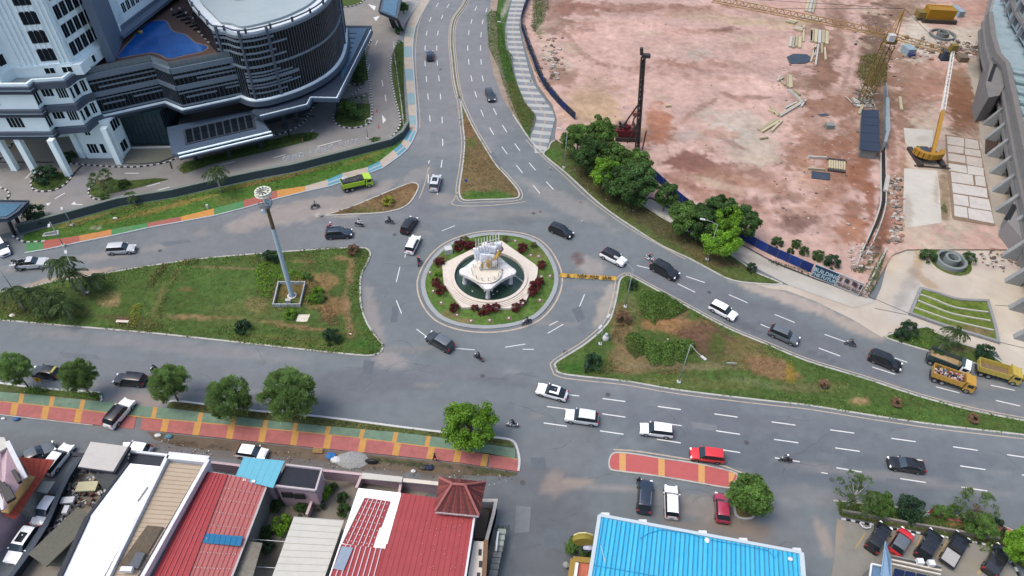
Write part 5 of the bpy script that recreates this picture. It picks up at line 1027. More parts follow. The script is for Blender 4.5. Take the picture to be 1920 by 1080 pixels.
# red shrubs round the fountain
for i,(x,y,R,k)in enumerate([(862,462,1.1,'wine'),(882,463,1.0,'wine'),(872,452,.9,'olive'),(980,466,.95,'wine'),(824,492,.9,'wine'),(818,530,.8,'wine'),(827,545,.95,'wine'),(820,514,.6,'bright'),(1016,497,.8,'wine'),(1004,538,1.1,'wine'),(1012,528,.7,'wine'),(998,548,.8,'wine'),(852,578,.8,'wine'),(890,578,.6,'wine'),(914,580,.9,'wine'),(930,578,.8,'wine'),(902,588,.5,'wine'),(968,577,.8,'wine'),(980,568,.6,'wine'),(1000,460,.6,'olive'),(948,448,.6,'olive')]):
    where=['behind the left spikes','next to the back spikes','at the back rim','at the back right','by the white box','left of the pale rim','left front of the rim','tiny and bright at the left','at the right corner of the rim','largest at the right front','on the right slope','below the right one','at the lower left corner','small below the rim','centred below the rim','centre right below the rim','tiny lowest below the rim','at the lower right corner','beside the lower right corner','small green by the far kerb','small green at the pavement apex'][i]
    shrub('%s shrub of the roundabout planting %s'%({'wine':'wine red','olive':'olive green','bright':'bright green'}[k],where),x,y,R,.75*R+.1,k,i,'shrubs round the fountain',n=900,lsz=.24)
# palms
def palm(label,px,py,h,R,seed=1,nf=16,droop=1.0,z=None,lean=(0,0)):
    x,y,_=G(px,py,h); root=thing('palm_tree',label,'palm tree',(x-lean[0],y-lean[1],0),0,'palm trees'); rs=np.random.RandomState(seed)
    mb=MB(); mb.tube([(0,0,-.1),(lean[0]*.4,lean[1]*.4,h*.5),(lean[0],lean[1],h)],[.22,.15,.12],7); mb.build('trunk',BARKG,root,world=False,smooth_=True)
    for f in range(nf):
        a=2*PI*f/nf+rs.uniform(-.2,.2); e=rs.uniform(.1,1.0); L_=R*rs.uniform(.85,1.1); pts=[]
        for k in range(9):t=k/8; pts.append(np.array([math.cos(a)*L_*t*(1-.12*t),math.sin(a)*L_*t*(1-.12*t),e*L_*t*.8-droop*L_*t*t*.85]))
        Cc,Nn=[],[]
        for k in range(1,9):
            tdir=pts[k]-pts[k-1]; tdir/=np.linalg.norm(tdir); sd_=np.cross(tdir,[0,0,1]); sd_/=max(1e-6,np.linalg.norm(sd_))
            for q in range(3):
                for sg in(-1,1):
                    ll=(.34 if k<8 else .2)*R*.55; d=sd_*sg+tdir*.6-np.array([0,0,.45]); Cc.append(pts[k-1]+(pts[k]-pts[k-1])*(q/3)+d*ll*.45); Nn.append(d*ll)
        t=np.ones((len(Cc),3))*rs.uniform(.75,1.3); me=leaf_mesh('frond',np.array(Cc),np.array(Nn),R*.26,5,LF['palm'],t,rs,.15)
        o=leafmesh_obj('frond',me,root,(lean[0],lean[1],h))
    return root
palm('tall palm leaning over the silver pickup',112,492,6.4,2.9,1); palm('palm right behind the tall one near the lamp',136,512,5.0,2.2,2); palm('bushy low palm on the lawn beside the lamp foot',175,522,2.6,2.1,3,droop=.8)
palm('palm in the dark palm group nearest the road edge',58,548,3.6,2.2,4); palm('palm in the middle of the dark palm group',92,556,3.4,2.4,5); palm('lowest and widest palm of the dark group',118,572,3.2,2.6,6); palm('small palm at the left of the dark group',78,575,2.4,1.8,7)
palm('wispy palm at the far left lawn end',22,545,4.4,2.2,8,nf=12); palm('palm with a drooping crown by the hotel boundary wall',402,320,5.0,2.6,9); palm('young palm on the verge above the white cab truck',1796,622,3.6,2.3,10,nf=14); palm('shorter palm beside the young palm above the trucks',1770,640,2.6,1.6,11,nf=12)
palm('small bright palm on the hotel lane beside the wall',248,371,1.6,1.2,12,nf=12)

def tufts(pxs,n,kind,seed,size=.34,hh=.16,z=.14):
    P_=np.array([g2(*p)for p in pxs]); rs=np.random.RandomState(seed); mn,mx=P_.min(0),P_.max(0); xy=mn+rs.rand(n*3,2)*(mx-mn); ins=np.zeros(len(xy),bool)
    for i in range(len(P_)):p,q=P_[i],P_[(i+1)%len(P_)]; c=((p[1]>xy[:,1])!=(q[1]>xy[:,1])); ins^=c&(xy[:,0]<(q[0]-p[0])*(xy[:,1]-p[1])/(q[1]-p[1]+1e-12)+p[0])
    xy=xy[ins]; k=fbm(xy[:,0]*.35,xy[:,1]*.35,seed,4)+rs.uniform(-.12,.12,len(xy))> .5; xy=xy[k][:n]; m=len(xy); t=(.45+1.1*fbm(xy[:,0]*.5,xy[:,1]*.5,seed+3,3)*rs.uniform(.6,1.3,m))[:,None]*np.ones(3); t[:,0]*=rs.uniform(.8,1.5,m)
    me=leaf_mesh('grass',np.c_[xy,z+rs.rand(m)*hh],rs.normal(size=(m,3))*np.array([1,1,.35])+np.array([0,0,.35]),size,2.6,LF[kind],t,rs); o=bpy.data.objects.new('grass',me); COL.objects.link(o); o['kind']='stuff'
tufts(left_px[1:],15000,'mid',3); tufts(left_px[1:],5000,'olive',5); tufts(right_px,12000,'mid',7); tufts([(1170,545),(1240,560),(1340,620),(1480,690),(1490,730),(1300,705),(1130,700),(1150,620)],9000,'brown',8,.3); tufts([(470,480),(650,480),(668,640),(480,640)],4500,'brown',9,.3)
tufts([(860,178),(905,268),(971,360),(868,372),(866,312)],1800,'olive',11); tufts([(620,403),(775,344),(783,352),(725,398)],1200,'brown',12); tufts([(50,445),(225,392),(480,342),(735,277),(715,302),(520,355),(277,416),(60,455)],6000,'mid',13); tufts([(1040,268),(1204,385),(1420,512),(1470,533),(1340,508),(1110,370)],5000,'olive',14)
tufts([(0,720),(190,738),(190,750),(0,733)],1200,'mid',15); tufts([(330,758),(600,785),(950,828),(940,834),(600,796),(330,764)],2200,'olive',16); tufts([(1570,942),(1700,960),(1910,1006),(1890,1050),(1700,990),(1575,966)],2600,'mid',17); tufts([(1660,631),(1740,614),(1890,692),(1745,660)],1500,'mid',18)
for i,(x,y,k)in enumerate([(596,548,'bright'),(586,562,'bright'),(602,560,'mid'),(545,590,'bright'),(575,520,'mid')]):shrub(['bright shrub right of the fenced mast','bright shrub at the right fence corner of the mast','green shrub farther right of the fenced mast','bright shrub under the front fence of the mast','green shrub behind the mast fence corner'][i],x,y,.9,.7,k,i,'shrubs round the mast fence')
# ------------------------------------------------------------------ fountain and monument on the roundabout
M_CREAMST=mat('cream_stone',C(234,224,210,.58),.7,var=.08,vscale=1.5,dirt=.25,dirtcol=C(176,160,146),dscale=.6)
M_MARB=mat('white_monument_paint',C(228,226,224,.72),.6,var=.12,vscale=3,dirt=.6,dirtcol=C(150,146,146),dscale=1.2)
M_GOLD=mat('gold_paint',(.42,.27,.07),.4,metal=.35,var=.2,vscale=4,dirt=.4,dirtcol=(.12,.08,.04),dscale=2)
FC=np.array([(G(845.5,520,.5)[0]+G(989.7,524,.5)[0])/2,(G(918,473,.5)[1]+G(918.5,566,.5)[1])/2]); PR=(G(989.7,524,.5)[0]-G(845.5,520,.5)[0])/2
f=thing('fountain','cream stone fountain basin with dark green water on the round island','fountain',(FC[0],FC[1],.1))
outer=W([(829,495),(894,463),(939.5,451),(1009,500),(1007.5,517),(984,569),(960,579),(912,576),(866,577),(832,533)],.55)
outer=ccw(resample(outer,.9,True)); inner=circ(PR,len(outer),c=FC)
def ring_mesh(outer,inner,z0,z1,zi):
    n=len(outer); a0=[math.atan2(p[1]-FC[1],p[0]-FC[0])for p in outer]; inn=[(FC[0]+PR*math.cos(a),FC[1]+PR*math.sin(a))for a in a0]; mb=MB()
    for i in range(n):
        j=(i+1)%n; mb.add([(*outer[i],z0),(*outer[j],z0),(*outer[j],z1),(*outer[i],z1)],[(0,1,2,3)]); mb.add([(*outer[i],z1),(*outer[j],z1),(*inn[j],z1),(*inn[i],z1)],[(0,1,2,3)]); mb.add([(*inn[i],z1),(*inn[j],z1),(*inn[j],zi),(*inn[i],zi)],[(0,1,2,3)])
    return mb
ring_mesh(outer,inner,.1,.6,-.2).build('basin_rim',M_CREAMST,f)
mb=MB(); mb.lathe([(PR-.02,.6),(PR-.02,.78),(PR-.55,.78),(PR-.55,-.2)],FC,48); mb.build('inner_rim',M_CREAMST,f)
for a0,a1 in((3.7,4.6),(4.85,5.7)):
    mb=MB()
    for s_ in range(3):mb.tube([(FC[0]+math.cos(a0+(a1-a0)*k/10)*(PR+.35+s_*.35),FC[1]+math.sin(a0+(a1-a0)*k/10)*(PR+.35+s_*.35),.62-.0)for k in range(11)],.05,4)
    mb.build('step_edge',mat('step_edge_stone',C(212,198,184),.8),f)  # step edges in a darker cream than the basin rim
mb=MB(); mb.prism(circ(PR-.2,48,c=FC),-.1,.22); mb.build('water',mat('pond_water',(.022,.045,.034),.06,var=.15,vscale=.5,bump=.25,bscale=2.5,spec=.5),f)
for sx,sy in((-2.6,-3.4),(.8,-3.9),(1.4,-3.2)):
    mb=MB(); mb.blob((FC[0]+sx,FC[1]+sy,.25),(.14,.12,.08),0,6,4); mb.build('nozzle',M_MARB,f)
mb=MB(); mb.bar(G(960,513,.3),G(985,532,.3),.28,.1); mb.build('pipe_walk',mat('walk_grey',C(150,160,158),.8),f)
# monument: four lobed arms on legs, bowl, golden figure, crown of rods
mc=np.array([-3.75,82.4]); ZP=2.6
m_=thing('monument','white sculpted monument with golden figure and thin rods standing in the pond','monument',(mc[0],mc[1],.2))
cor={'left':G(871,511,ZP),'front':G(915,538,ZP),'right':G(958,511,ZP),'back':G(917,474,ZP+.6)}
seq=['left','front','right','back']
for i in range(4):
    a,b=np.array(cor[seq[i]]),np.array(cor[seq[(i+1)%4]]); mb=MB(); mid=(a+b)/2+((a+b)/2-np.array([mc[0],mc[1],ZP]))*np.array([-.16,-.16,0])
    N_=9; pts=[(1-t)**2*a+2*t*(1-t)*mid+t*t*b for t in np.linspace(0,1,N_)]
    for k in range(N_-1):mb.bar(pts[k],pts[k+1]+(pts[k+1]-pts[k])*.08,1.5,.55+.004*(k%2))
    mb.build('arm',M_MARB,m_,autos=40)
for k_,c in cor.items():
    mb=MB(); cx,cy,cz=c
    mb.lathe([(.05,.05),(.42,.1),(.36,.6),(.30,cz-.9),(.55,cz-.45),(.85,cz-.1),(.85,cz+.28),(.5,cz+.42),(.05,cz+.46)],(cx,cy),12)
    mb.build('pod_leg',M_MARB,m_,autos=40)
    rr=random.Random(len(k_)); mb=MB()
    for q in range(7):a=rr.uniform(0,6.28); mb.box((cx+math.cos(a)*.75,cy+math.sin(a)*.75,cz-.1),(.12,.12,.7+rr.random()*.4),rz=a)
    mb.build('carved_ornament',M_MARB,m_)
bx_,by_,_=G(911,510,3.2)
mb=MB(); mb.lathe([(1.0,.2),(.8,1.5),(1.5,2.2),(2.4,2.9),(2.6,3.2),(2.3,3.25),(1.8,3.1),(.02,3.15)],(bx_,by_),20); mb.build('bowl',mat('bowl_cream',C(234,226,208,.62),.6,var=.1,dirt=.4),m_,autos=40)
for k in range(14):
    a=2*PI*k/14; mb=MB(); mb.tube([(bx_+math.cos(a)*2.2,by_+math.sin(a)*2.0,2.9),(bx_+math.cos(a)*2.35,by_+math.sin(a)*2.15,4.1)],.08,5); mb.build('baluster',M_MARB,m_)
# golden figure: coiled lower body and a raised neck
g0=np.array(G(922,496,3.4)); mb=MB()
pts=[g0+np.array([math.cos(t)*1.0*(1-t/14),math.sin(t)*.7*(1-t/14),.12*t])for t in np.linspace(0,7.5,22)]
mb.tube(pts,[.34]*18+[.3,.27,.24,.2],7); top=np.array(G(938,470,5.8))
mb.tube([g0+np.array([.3,.2,.4]),g0*.45+top*.55+np.array([.25,0,.3]),top,top+np.array([.15,-.35,.5])],[.45,.4,.32,.2],8)
mb.build('golden_figure',M_GOLD,m_,smooth_=True)
mb=MB(); mb.blob(top+np.array([.15,-.4,.7]),(.38,.55,.34),0,8,6,.15); mb.tube([top+np.array([.1,-.1,.9]),top+np.array([.2,.4,1.6])],[.1,.02],5); mb.build('figure_head',mat('dark_bronze',(.12,.10,.11),.5,metal=.3,var=.3),m_)
for i in range(7):
    mb=MB(); a=np.array(G(900+i*5,500-i*1.2,3.9+.1*i)); mb.blob(a,(.3,.26,.55),0,7,5,.3,random.Random(i)); mb.build('golden_ornament' if i in(1,3,4)else 'carved_ornament',M_GOLD if i in(1,3,4)else M_MARB,m_)
# tiered white wings behind the figure
for i,(px,py,z,sx,sz)in enumerate([(898,482,3.8,1.1,1.2),(908,484,4.2,1.0,1.4),(919,484,4.2,1.0,1.3),(895,472,4.8,1.0,1.0),(904,470,5.2,.9,1.2),(914,468,5.4,.9,1.2),(924,468,5.6,.8,1.0),(933,462,5.8,.7,1.1)]):
    c=G(px,py,z); mb=MB(); rr=random.Random(i)
    mb.add([(c[0]-sx*.6,c[1]-.15,z-sz*.5),(c[0]+sx*.6,c[1]-.15,z-sz*.5),(c[0]+sx*.75,c[1]+.2,z+sz*.45),(c[0]-sx*.75,c[1]+.2,z+sz*.45),(c[0]-sx*.5,c[1]+.45,z-sz*.5),(c[0]+sx*.5,c[1]+.45,z-sz*.5),(c[0]+sx*.6,c[1]+.5,z+sz*.4),(c[0]-sx*.6,c[1]+.5,z+sz*.4)],
           [(0,1,2,3),(5,4,7,6),(3,2,6,7),(0,3,7,4),(1,5,6,2),(0,4,5,1)])
    for k in range(4):u=-.45+.3*k; mb.tube([(c[0]+u*sx,c[1]-.2,z-sz*.5),(c[0]+u*sx*1.15,c[1]-.1,z+sz*.6)],.07,5)
    mb.build('wing_tier',mat('wing_pale',C(214,220,228,.95),.6,var=.12,dirt=.35,dirtcol=C(120,124,132),dscale=1.4),m_)
mb=MB(); c0=np.array(G(915,480,3.4)); mb.lathe([(1.5,.3),(1.35,2.4),(1.6,3.4),(1.2,4.6),(.9,5.6),(.3,6.0)],(c0[0],c0[1]+.5),12,sx=1.1,sy=.7); mb.build('core',M_MARB,m_,autos=40)
for i in range(9):
    px0=893+i*5.3; base=G(px0,468+(-3 if i>5 else 2),5.4); tp=G(px0+(-1.5+i*.15),452-i*1.7 if i<8 else 437,7.4); mb=MB(); mb.tube([base,(base[0]*.2+tp[0]*.8,base[1]*.2+tp[1]*.8,tp[2]+.3)],.075,5); mb.build('rod',M_MARB,m_)
mb=MB(); a=G(897,458,6.8); b=G(935,447,7.2); mb.bar(a,b,.05); mb.build('cross_rod',M_MARB,m_)
for i in range(9):
    mb=MB(); px0=903+i*4; a=G(px0,503,3.6); mb.tube([a,(a[0],a[1]+.1,5.6+.2*(i%3))],.05,4); mb.build('thin_rod',M_MARB,m_)
# white box, round spot lights
c=G(839,474,.5); t=thing('utility_box','white open box sticking out of the round lawn beside the fountain paving','utility box',(c[0],c[1],.1))
mb=MB(); mb.box((c[0]+.2,c[1],.65),(1.3,.12,1.1),rz=.3); mb.box((c[0]+.1,c[1]+.5,1.15),(1.2,1.1,.08),rz=.3); mb.box((c[0]+.7,c[1]+.55,.65),(.08,1.0,1.1),rz=.3); mb.build('shell',M_KERBW,t)
mb=MB(); mb.box((c[0]+.05,c[1]+.3,.5),(.8,.5,.7),rz=.3); mb.build('inner_cabinet',BLK,t)
for i,(x,y)in enumerate([(806,511),(812,546),(827,568),(857,591),(883,602),(918,601),(954,597),(1012,563),(1031,518),(1010,481),(995,479),(1015,519),(952,450),(966,452)]):
    g=G(x,y,.2); big=i in(2,6,5); t=thing('spot_light','pale round ground light '+['at the outer kerb by the upper wine shrub','at the outer kerb below the green shrub','in a stone ring left of the rim corner','by the bare patch of the fountain lawn','at the bare patch nearest the kerb','below the middle wine shrubs','next to the rider on the kerb','right of the largest wine shrub','closest to the banner end','above the right shrub','between back shrub and rim corner','between rim corner and banner','behind the rods','right of the one behind the rods'][i],'ground light',(g[0],g[1],.12),0,'ground lights round the fountain')
    mb=MB(); mb.lathe([(.16,.1),(.17,.34),(.01,.36)],(g[0],g[1]),10); mb.build('lamp_body',M_KERBW,t)
    mb=MB(); mb.lathe([(.30,.10),(.44,.13),(.44,.2),(.30,.2)],(g[0],g[1]),12); mb.build('stone_ring',mat('brick_ring',C(150,110,96),.9,var=.2),t)
# ------------------------------------------------------------------ yellow banner across the closed slip
def text_mesh(s,size,m,parent,loc,rot,name='lettering',extrude=.01,align='CENTER',sx=1.0,bold=0.0):
    cu=bpy.data.curves.new('t','FONT'); cu.body=s; cu.size=size; cu.extrude=extrude; cu.align_x=align; cu.align_y='CENTER'; cu.resolution_u=2; cu.offset=bold
    o=bpy.data.objects.new('t',cu); COL.objects.link(o); dg=bpy.context.evaluated_depsgraph_get(); me=bpy.data.meshes.new_from_object(o.evaluated_get(dg)); bpy.data.objects.remove(o)
    me.name=name; me.materials.clear(); me.materials.append(m); q=bpy.data.objects.new(name,me); COL.objects.link(q); q.scale=(sx,1,1)
    if parent is not None:q.parent=parent; q.location=V(loc)-parent.location
    else:q.location=loc
    q.rotation_euler=rot; return q
a,b=G(1049,516.5,.6),G(1156,523,.6); bn=thing('barrier_banner','long yellow banner with black lettering closing the slip between island and right lawn','banner',(a[0],a[1],0))
MY=mat('banner_yellow',C(226,180,80,.85),.6,var=.12,vscale=2,dirt=.2,dirtcol=C(160,130,70),bump=.3,bscale=3); mb=MB(); n=26; A,B=np.array(a),np.array(b); d=(B-A)/np.hypot(*(B-A)[:2]); nr=np.array([-d[1],d[0],0]); vs=[]
for i in range(n+1):
    p=A+(B-A)*i/n; w=.08*math.sin(i*1.9)
    vs+=[tuple(p+nr*(.02+w)+np.array([0,0,-.36])),tuple(p+nr*(.22+w*.5)+np.array([0,0,.34+.03*math.sin(i)]))]
mb.add(vs,[(2*i,2*i+2,2*i+3,2*i+1)for i in range(n)]); mb.build('cloth',MY,bn)
ang=math.atan2(d[1],d[0]); c0=(A+B)/2; tm=mat('letter_black',(.02,.02,.02),.7)
for k,wd in enumerate(['JL.','TUTUP','POLISI','LALIN']):
    p=A+(B-A)*(.17+.22*k); text_mesh(wd,.82,tm,bn,tuple(p+nr*.02+np.array([0,0,.04])),(R_(75),0,ang),sx=.62 if k!=0 else .8,bold=.02)
for k in range(6):
    p=A+(B-A)*k/5; mb=MB(); mb.tube([p+nr*.2+np.array([0,0,-.6]),p+nr*.2+np.array([0,0,.5])],.04,6); mb.build('post',STEEL,bn)
# small yellow warning sign by the stickered car
g=G(70,712,.9); t=thing('warning_sign','small square yellow warning sign standing on the lower road edge','sign',(g[0],g[1],0)); mb=MB(); mb.box((g[0],g[1],.95),(.9,.06,.75)); o=mb.build('sign_plate',mat('sign_yellow',C(226,168,40),.6,var=.1),t)
mb=MB(); mb.tube([(g[0]-.1,g[1]-.05,.8),(g[0]+.15,g[1]-.05,.95),(g[0]-.02,g[1]-.05,1.15)],.05,4); mb.build('arrow_mark',tm,t)
for sx in(-.35,.35):mb=MB(); mb.bar((g[0]+sx,g[1]+.05,0),(g[0]+sx,g[1]+.05,1.0),.05); mb.build('leg',STEEL,t)
# ------------------------------------------------------------------ tall mast in a fenced square on the left lawn
mbx,mby,_=G(548,556,.1); t=thing('flood_light_mast','tall tapering grey mast with a rusty upper part and crown head on the left lawn','mast',(mbx,mby,0))
MG=mat('mast_grey',C(166,184,194,.9),.5,var=.08,dirt=.25,dirtcol=C(110,110,104)); MRU=mat('mast_rust',C(126,106,78),.8,var=.25,vscale=1.2)
def seg(z0,z1,r0,r1,m,nm):q=MB(); q.tube([(mbx,mby,z0),(mbx,mby,z1)],[r0,r1],12); q.build(nm,m,t,smooth_=False,autos=40)
seg(0,14.2,.40,.30,MG,'lower_shaft'); seg(14.2,18.0,.29,.24,MRU,'upper_shaft'); seg(18,20.3,.22,.2,MG,'neck')
q=MB(); q.lathe([(.5,.08),(.75,.1),(.75,.35),(.5,.4)],(mbx,mby),10); q.build('base_flange',M_KERBW,t)
for k in range(12):
    a0=2*PI*k/12; q=MB(); c=(mbx+math.cos(a0)*.85,mby+math.sin(a0)*.85,20.7); q.box(c,(.42,.5,.5),rz=a0,taper=1.25); q.build('lamp_head',mat('lamp_cream',C(216,216,200,.8),.6,var=.15,dirt=.5,dirtcol=C(90,84,70),dscale=1.5),t)
q=MB(); q.lathe([(.2,20.2),(1.15,20.35),(1.2,20.5),(.9,20.5),(.4,20.45)],(mbx,mby),16); q.build('head_ring',mat('lamp_cream',None),t)
q=MB(); q.box((mbx-.1,mby,18.4),(1.5,1.3,.07)); 
for dx in(-.75,.65):
    for dy in(-.65,.65):q.bar((mbx-.05+dx,mby+dy,18.4),(mbx-.05+dx,mby+dy,19.3),.05)
for dy in(-.65,.65):q.bar((mbx-.8,mby+dy,19.25),(mbx+.6,mby+dy,19.25),.05)
for dx in(-.8,.6):q.bar((mbx+dx,mby-.65,19.25),(mbx+dx,mby+.65,19.25),.05)
q.build('service_cage',STEEL,t)
q=MB(); q.bar((mbx+.3,mby-.3,18.2),(mbx+.9,mby-.4,20.2),.05); q.box((mbx+.55,mby-.3,19.2),(.5,.3,.9)); q.box((mbx-.5,mby-.4,17.6),(.6,.4,.5)); q.build('ladder',MG,t)
fn=[G(512,571,.8),G(522,529,.8),G(572,529,.8),G(562,571,.8)]; t=thing('mast_fence','low white panel fence squared round the foot of the tall mast','fence',((fn[0][0]+fn[2][0])/2,(fn[0][1]+fn[2][1])/2,0))
MWF=mat('fence_white',C(206,212,214),.7,var=.1,dirt=.4)
for i in range(4):
    p,q_=V(fn[i]),V(fn[(i+1)%4]); n=4
    for k in range(n):
        a_,b_=p.lerp(q_,(k+.06)/n),p.lerp(q_,(k+.94)/n); mb=MB(); mb.bar((a_.x,a_.y,.45),(b_.x,b_.y,.45),.06,.55); mb.build('panel',MWF,t)
        mb=MB(); pp=p.lerp(q_,k/n); mb.box((pp.x,pp.y,.5),(.16,.16,.95)); mb.build('post',MWF,t)
    mb=MB(); mb.bar((p.x,p.y,.92),(q_.x,q_.y,.92),.14,.07); mb.build('rail',MWF,t)
mb=MB(); mb.prism([v[:2]for v in fn],.08,.16); mb.build('paved_base',mat('base_soil',C(156,130,92),.9,var=.3,vscale=1.2),t)
g=G(541,566,.5); t=thing('control_box','small white box on the front of the mast fence','box',(g[0],g[1],0)); mb=MB(); mb.box((g[0],g[1],.55),(.7,.4,.8)); mb.build('cabinet',MWF,t); mb=MB(); mb.box((g[0],g[1],.99),(.8,.5,.06)); mb.build('lid',M_KERB,t)
g=G(569,599,.2); mb=MB(); mb.prism(W([(556,605),(560,592),(582,592),(576,606)]),.1,.3); tag(mb.build('concrete_slab',M_CREAMST),'tan concrete slab lying in the left lawn below the mast fence','slab')
# bench, white stones on lawn
g=G(230,603,.4); t=thing('bench','weathered grey bench at the lower kerb of the left lawn','bench',(g[0],g[1],0)); mb=MB(); mb.box((g[0],g[1],.5),(1.9,.5,.08)); mb.build('seat',M_CREAMST,t)
for sx in(-.75,.75):mb=MB(); mb.box((g[0]+sx,g[1],.25),(.16,.45,.5)); mb.build('leg',M_KERB,t)
mb=MB(); mb.box((g[0],g[1]+.25,.8),(1.9,.08,.4)); mb.build('backrest',mat('bench_rust',C(150,110,90),.9,var=.2),t)
# ------------------------------------------------------------------ street lamps
ML=mat('lamp_pole_grey',C(176,186,186),.5,var=.06)
def lamp(label,base,top,arms,h,r=.09):
    x,y,_=G(*base); t=thing('street_lamp',label,'street lamp',(x,y,0),0,'street lamps'); q=MB(); q.tube([(x,y,0),(x,y,h)],[r,r*.6],8); q.build('pole',ML,t,smooth_=True)
    q=MB(); q.box((x,y,.15),(.5,.5,.5)); q.build('base_block',M_KERBW,t)
    for(ax,ay,dz)in arms:
        q=MB(); q.tube([(x,y,h-.1),(x+ax*.5,y+ay*.5,h+dz*.8),(x+ax,y+ay,h+dz)],.045,6); q.build('arm',ML,t)
        q=MB(); a_=math.atan2(ay,ax); q.box((x+ax*1.12,y+ay*1.12,h+dz),(.85,.34,.13),rz=a_); q.build('lamp_head',M_KERBW,t)
lamp('bent street lamp over the cut hedges near the main road kerb',(1272,718),None,[(1.4,-1.6,-.6)],8.6)
lamp('slim street lamp at the upper tip of the right lawn, arm over the road',(1172,577),None,[(-2.2,1.6,.5)],8.6)
lamp('street lamp rising between the lower verge trees',(1325,488),None,[(-2.2,.6,.4)],8.0)
lamp('street lamp against the upper verge trees',(1057,316),None,[(-1.4,.4,.4)],8.4)
lamp('street lamp leaning beside the palms on the left lawn',(165,551),None,[(-1.0,1.4,.4)],7.0)
lamp('street lamp among the weeds at the left end of the lawn',(28,548),None,[(1.6,.6,.3)],5.0)
lamp('street lamp beside the painted pavement near the grass frame',(120,462),None,[(.6,-1.2,.3)],5.4)
lamp('short lamp in the verge bushes by the striped path',(950,78),None,[(-1.8,.3,.3)],4.6)
lamp('street lamp at the side of the right lawn by the white figure',(1125,647),None,[(.6,1.0,.3),(-.6,-1.0,.3)],5.0)
lamp('lamp inside the hotel wall above the gate lane',(690,262),None,[(.8,.3,.2)],4.6)
lamp('tall thin lamp on the hotel boundary wall',(136,424),None,[(.5,-.8,.2)],4.4)
# white garden figure, little things on the lawns
g=G(1136,634,.4); t=thing('garden_sculpture','small white rounded sculpture beside the double lamp on the right lawn','sculpture',(g[0],g[1],.1)); mb=MB(); mb.lathe([(.5,.1),(.55,.5),(.35,.9),(.2,1.0)],(g[0],g[1]),10); mb.build('body',M_KERBW,t,smooth_=True); mb=MB(); mb.blob((g[0],g[1],1.25),.28); mb.build('head',mat('pale_blue',C(206,222,232),.6),t,smooth_=True)
g=G(1098,697,.4); t=thing('bollard_sign','thin black post sign at the dark bush on the lawn tip','sign post',(g[0],g[1],.1)); mb=MB(); mb.box((g[0],g[1],.7),(.28,.2,1.2)); mb.build('post',BLK,t); mb=MB(); mb.box((g[0],g[1],1.9),(.2,.05,1.2)); mb.build('sign_plate',STEEL,t)
g=G(1371,683,.7); t=thing('lawn_sign','low white signboard on posts at the edge of the right lawn planting','sign',(g[0],g[1],0)); mb=MB(); mb.box((g[0],g[1],.95),(1.5,.08,.22)); mb.build('board',MWF,t)
for sx in(-.1,.3):mb=MB(); mb.box((g[0]+sx,g[1]+.02,.45),(.06,.06,.85)); mb.build('post',STEEL,t)
for i,(x,y,s_,lab)in enumerate([(24,592,.35,'pale stone in the weeds at the far left of the lawn'),(658,627,.22,'small white stone on the bare track of the left lawn'),(598,405,.55,'brown heap of soil at the thin end of the small dirt island'),(1252,637,.2,'small white stone above the cut hedges'),(1430,642,.1,'tiny stone on the kerb')][:4]):
    g=G(x,y,.1); mb=MB(); mb.blob((g[0],g[1],.15),(s_*1.3,s_,s_*.8),0,7,5,.2,random.Random(i)); tag(mb.build('stone' if i!=2 else 'soil_heap',M_CREAMST if i!=2 else BARKG),lab,'stone' if i!=2 else 'soil heap')
g=G(95,439,.2); t=thing('planting_frame','white rectangular frame round a dark drain in the hotel verge grass','drain cover',(g[0],g[1],.1)); pz=W([(79,444),(83,437),(110,432),(110,440)],.15); mb=MB(); mb.prism(pz,.08,.22); mb.build('rim',MWF,t); mb=MB(); mb.prism(offset(ccw(pz),.22),.2,.235); mb.build('grate',STEEL,t)
g=G(389,388,.4); t=thing('hydrant_box','small white cap standing where the orange paving meets the grass','utility cap',(g[0],g[1],.1)); mb=MB(); mb.box((g[0],g[1],.5),(.35,.35,.8)); mb.build('box_body',M_KERBW,t)
g=G(216,409,.2); mb=MB(); mb.blob((g[0],g[1],.2),(.45,.25,.15)); tag(mb.build('marker_stone',M_KERBW),'white flat marker stone in the hotel verge grass','stone')
g=G(874,347,.4); t=thing('blue_sign','small round blue road sign at the side of the pointed island','road sign',(g[0],g[1],.1)); mb=MB(); mb.tube([(g[0],g[1],.1),(g[0],g[1],1.6)],.04,6); mb.build('post',STEEL,t); mb=MB(); mb.lathe([(.01,-.02),(.32,-.02),(.32,.02),(.01,.02)],n=14); mb.v=[(x+g[0],g[1]-.06-z*.8,1.5+y)for x,y,z in mb.v]; mb.build('sign_plate',mat('sign_blue',C(60,110,190),.5),t)
# ------------------------------------------------------------------ hotel
M_HW=mat('hotel_white',C(206,220,226,1.15),.6,var=.05,vscale=1.0,dirt=.18,dirtcol=C(170,180,184),dscale=.5)
M_SL=mat('hotel_slate',C(84,96,110,.70),.6,var=.10,vscale=1.2,dirt=.25,dirtcol=C(76,84,92),dscale=.6)
M_SLD=mat('hotel_slate_dark',C(56,66,78,.70),.6,var=.12,vscale=1.0,dirt=.3,dirtcol=C(50,58,64))
M_GL=mat('hotel_dark_glass',(.006,.010,.014),.18,var=.25,vscale=.7,spec=.22)
M_GLT=mat('hotel_teal_glass',(.016,.034,.04),.15,var=.3,vscale=.6,spec=.3)
M_GLB=mat('canopy_blue_glass',C(86,128,154),.25,var=.15,vscale=.8)
M_LEDGE=mat('ledge_pale',C(206,220,230,1.1),.5,var=.06,dirt=.2)
M_BAND=mat('facade_band',C(110,124,136,.85),.6,var=.1,dirt=.2,dirtcol=C(76,84,92)); M_MUL=mat('mullion',C(122,128,136,.7),.5,var=.05)
hx,hy,_=G(300,180,8.5)
hotel=thing('hotel','large white and dark glass hotel with rooftop pool and round drum wing','hotel',(hx,hy,0))
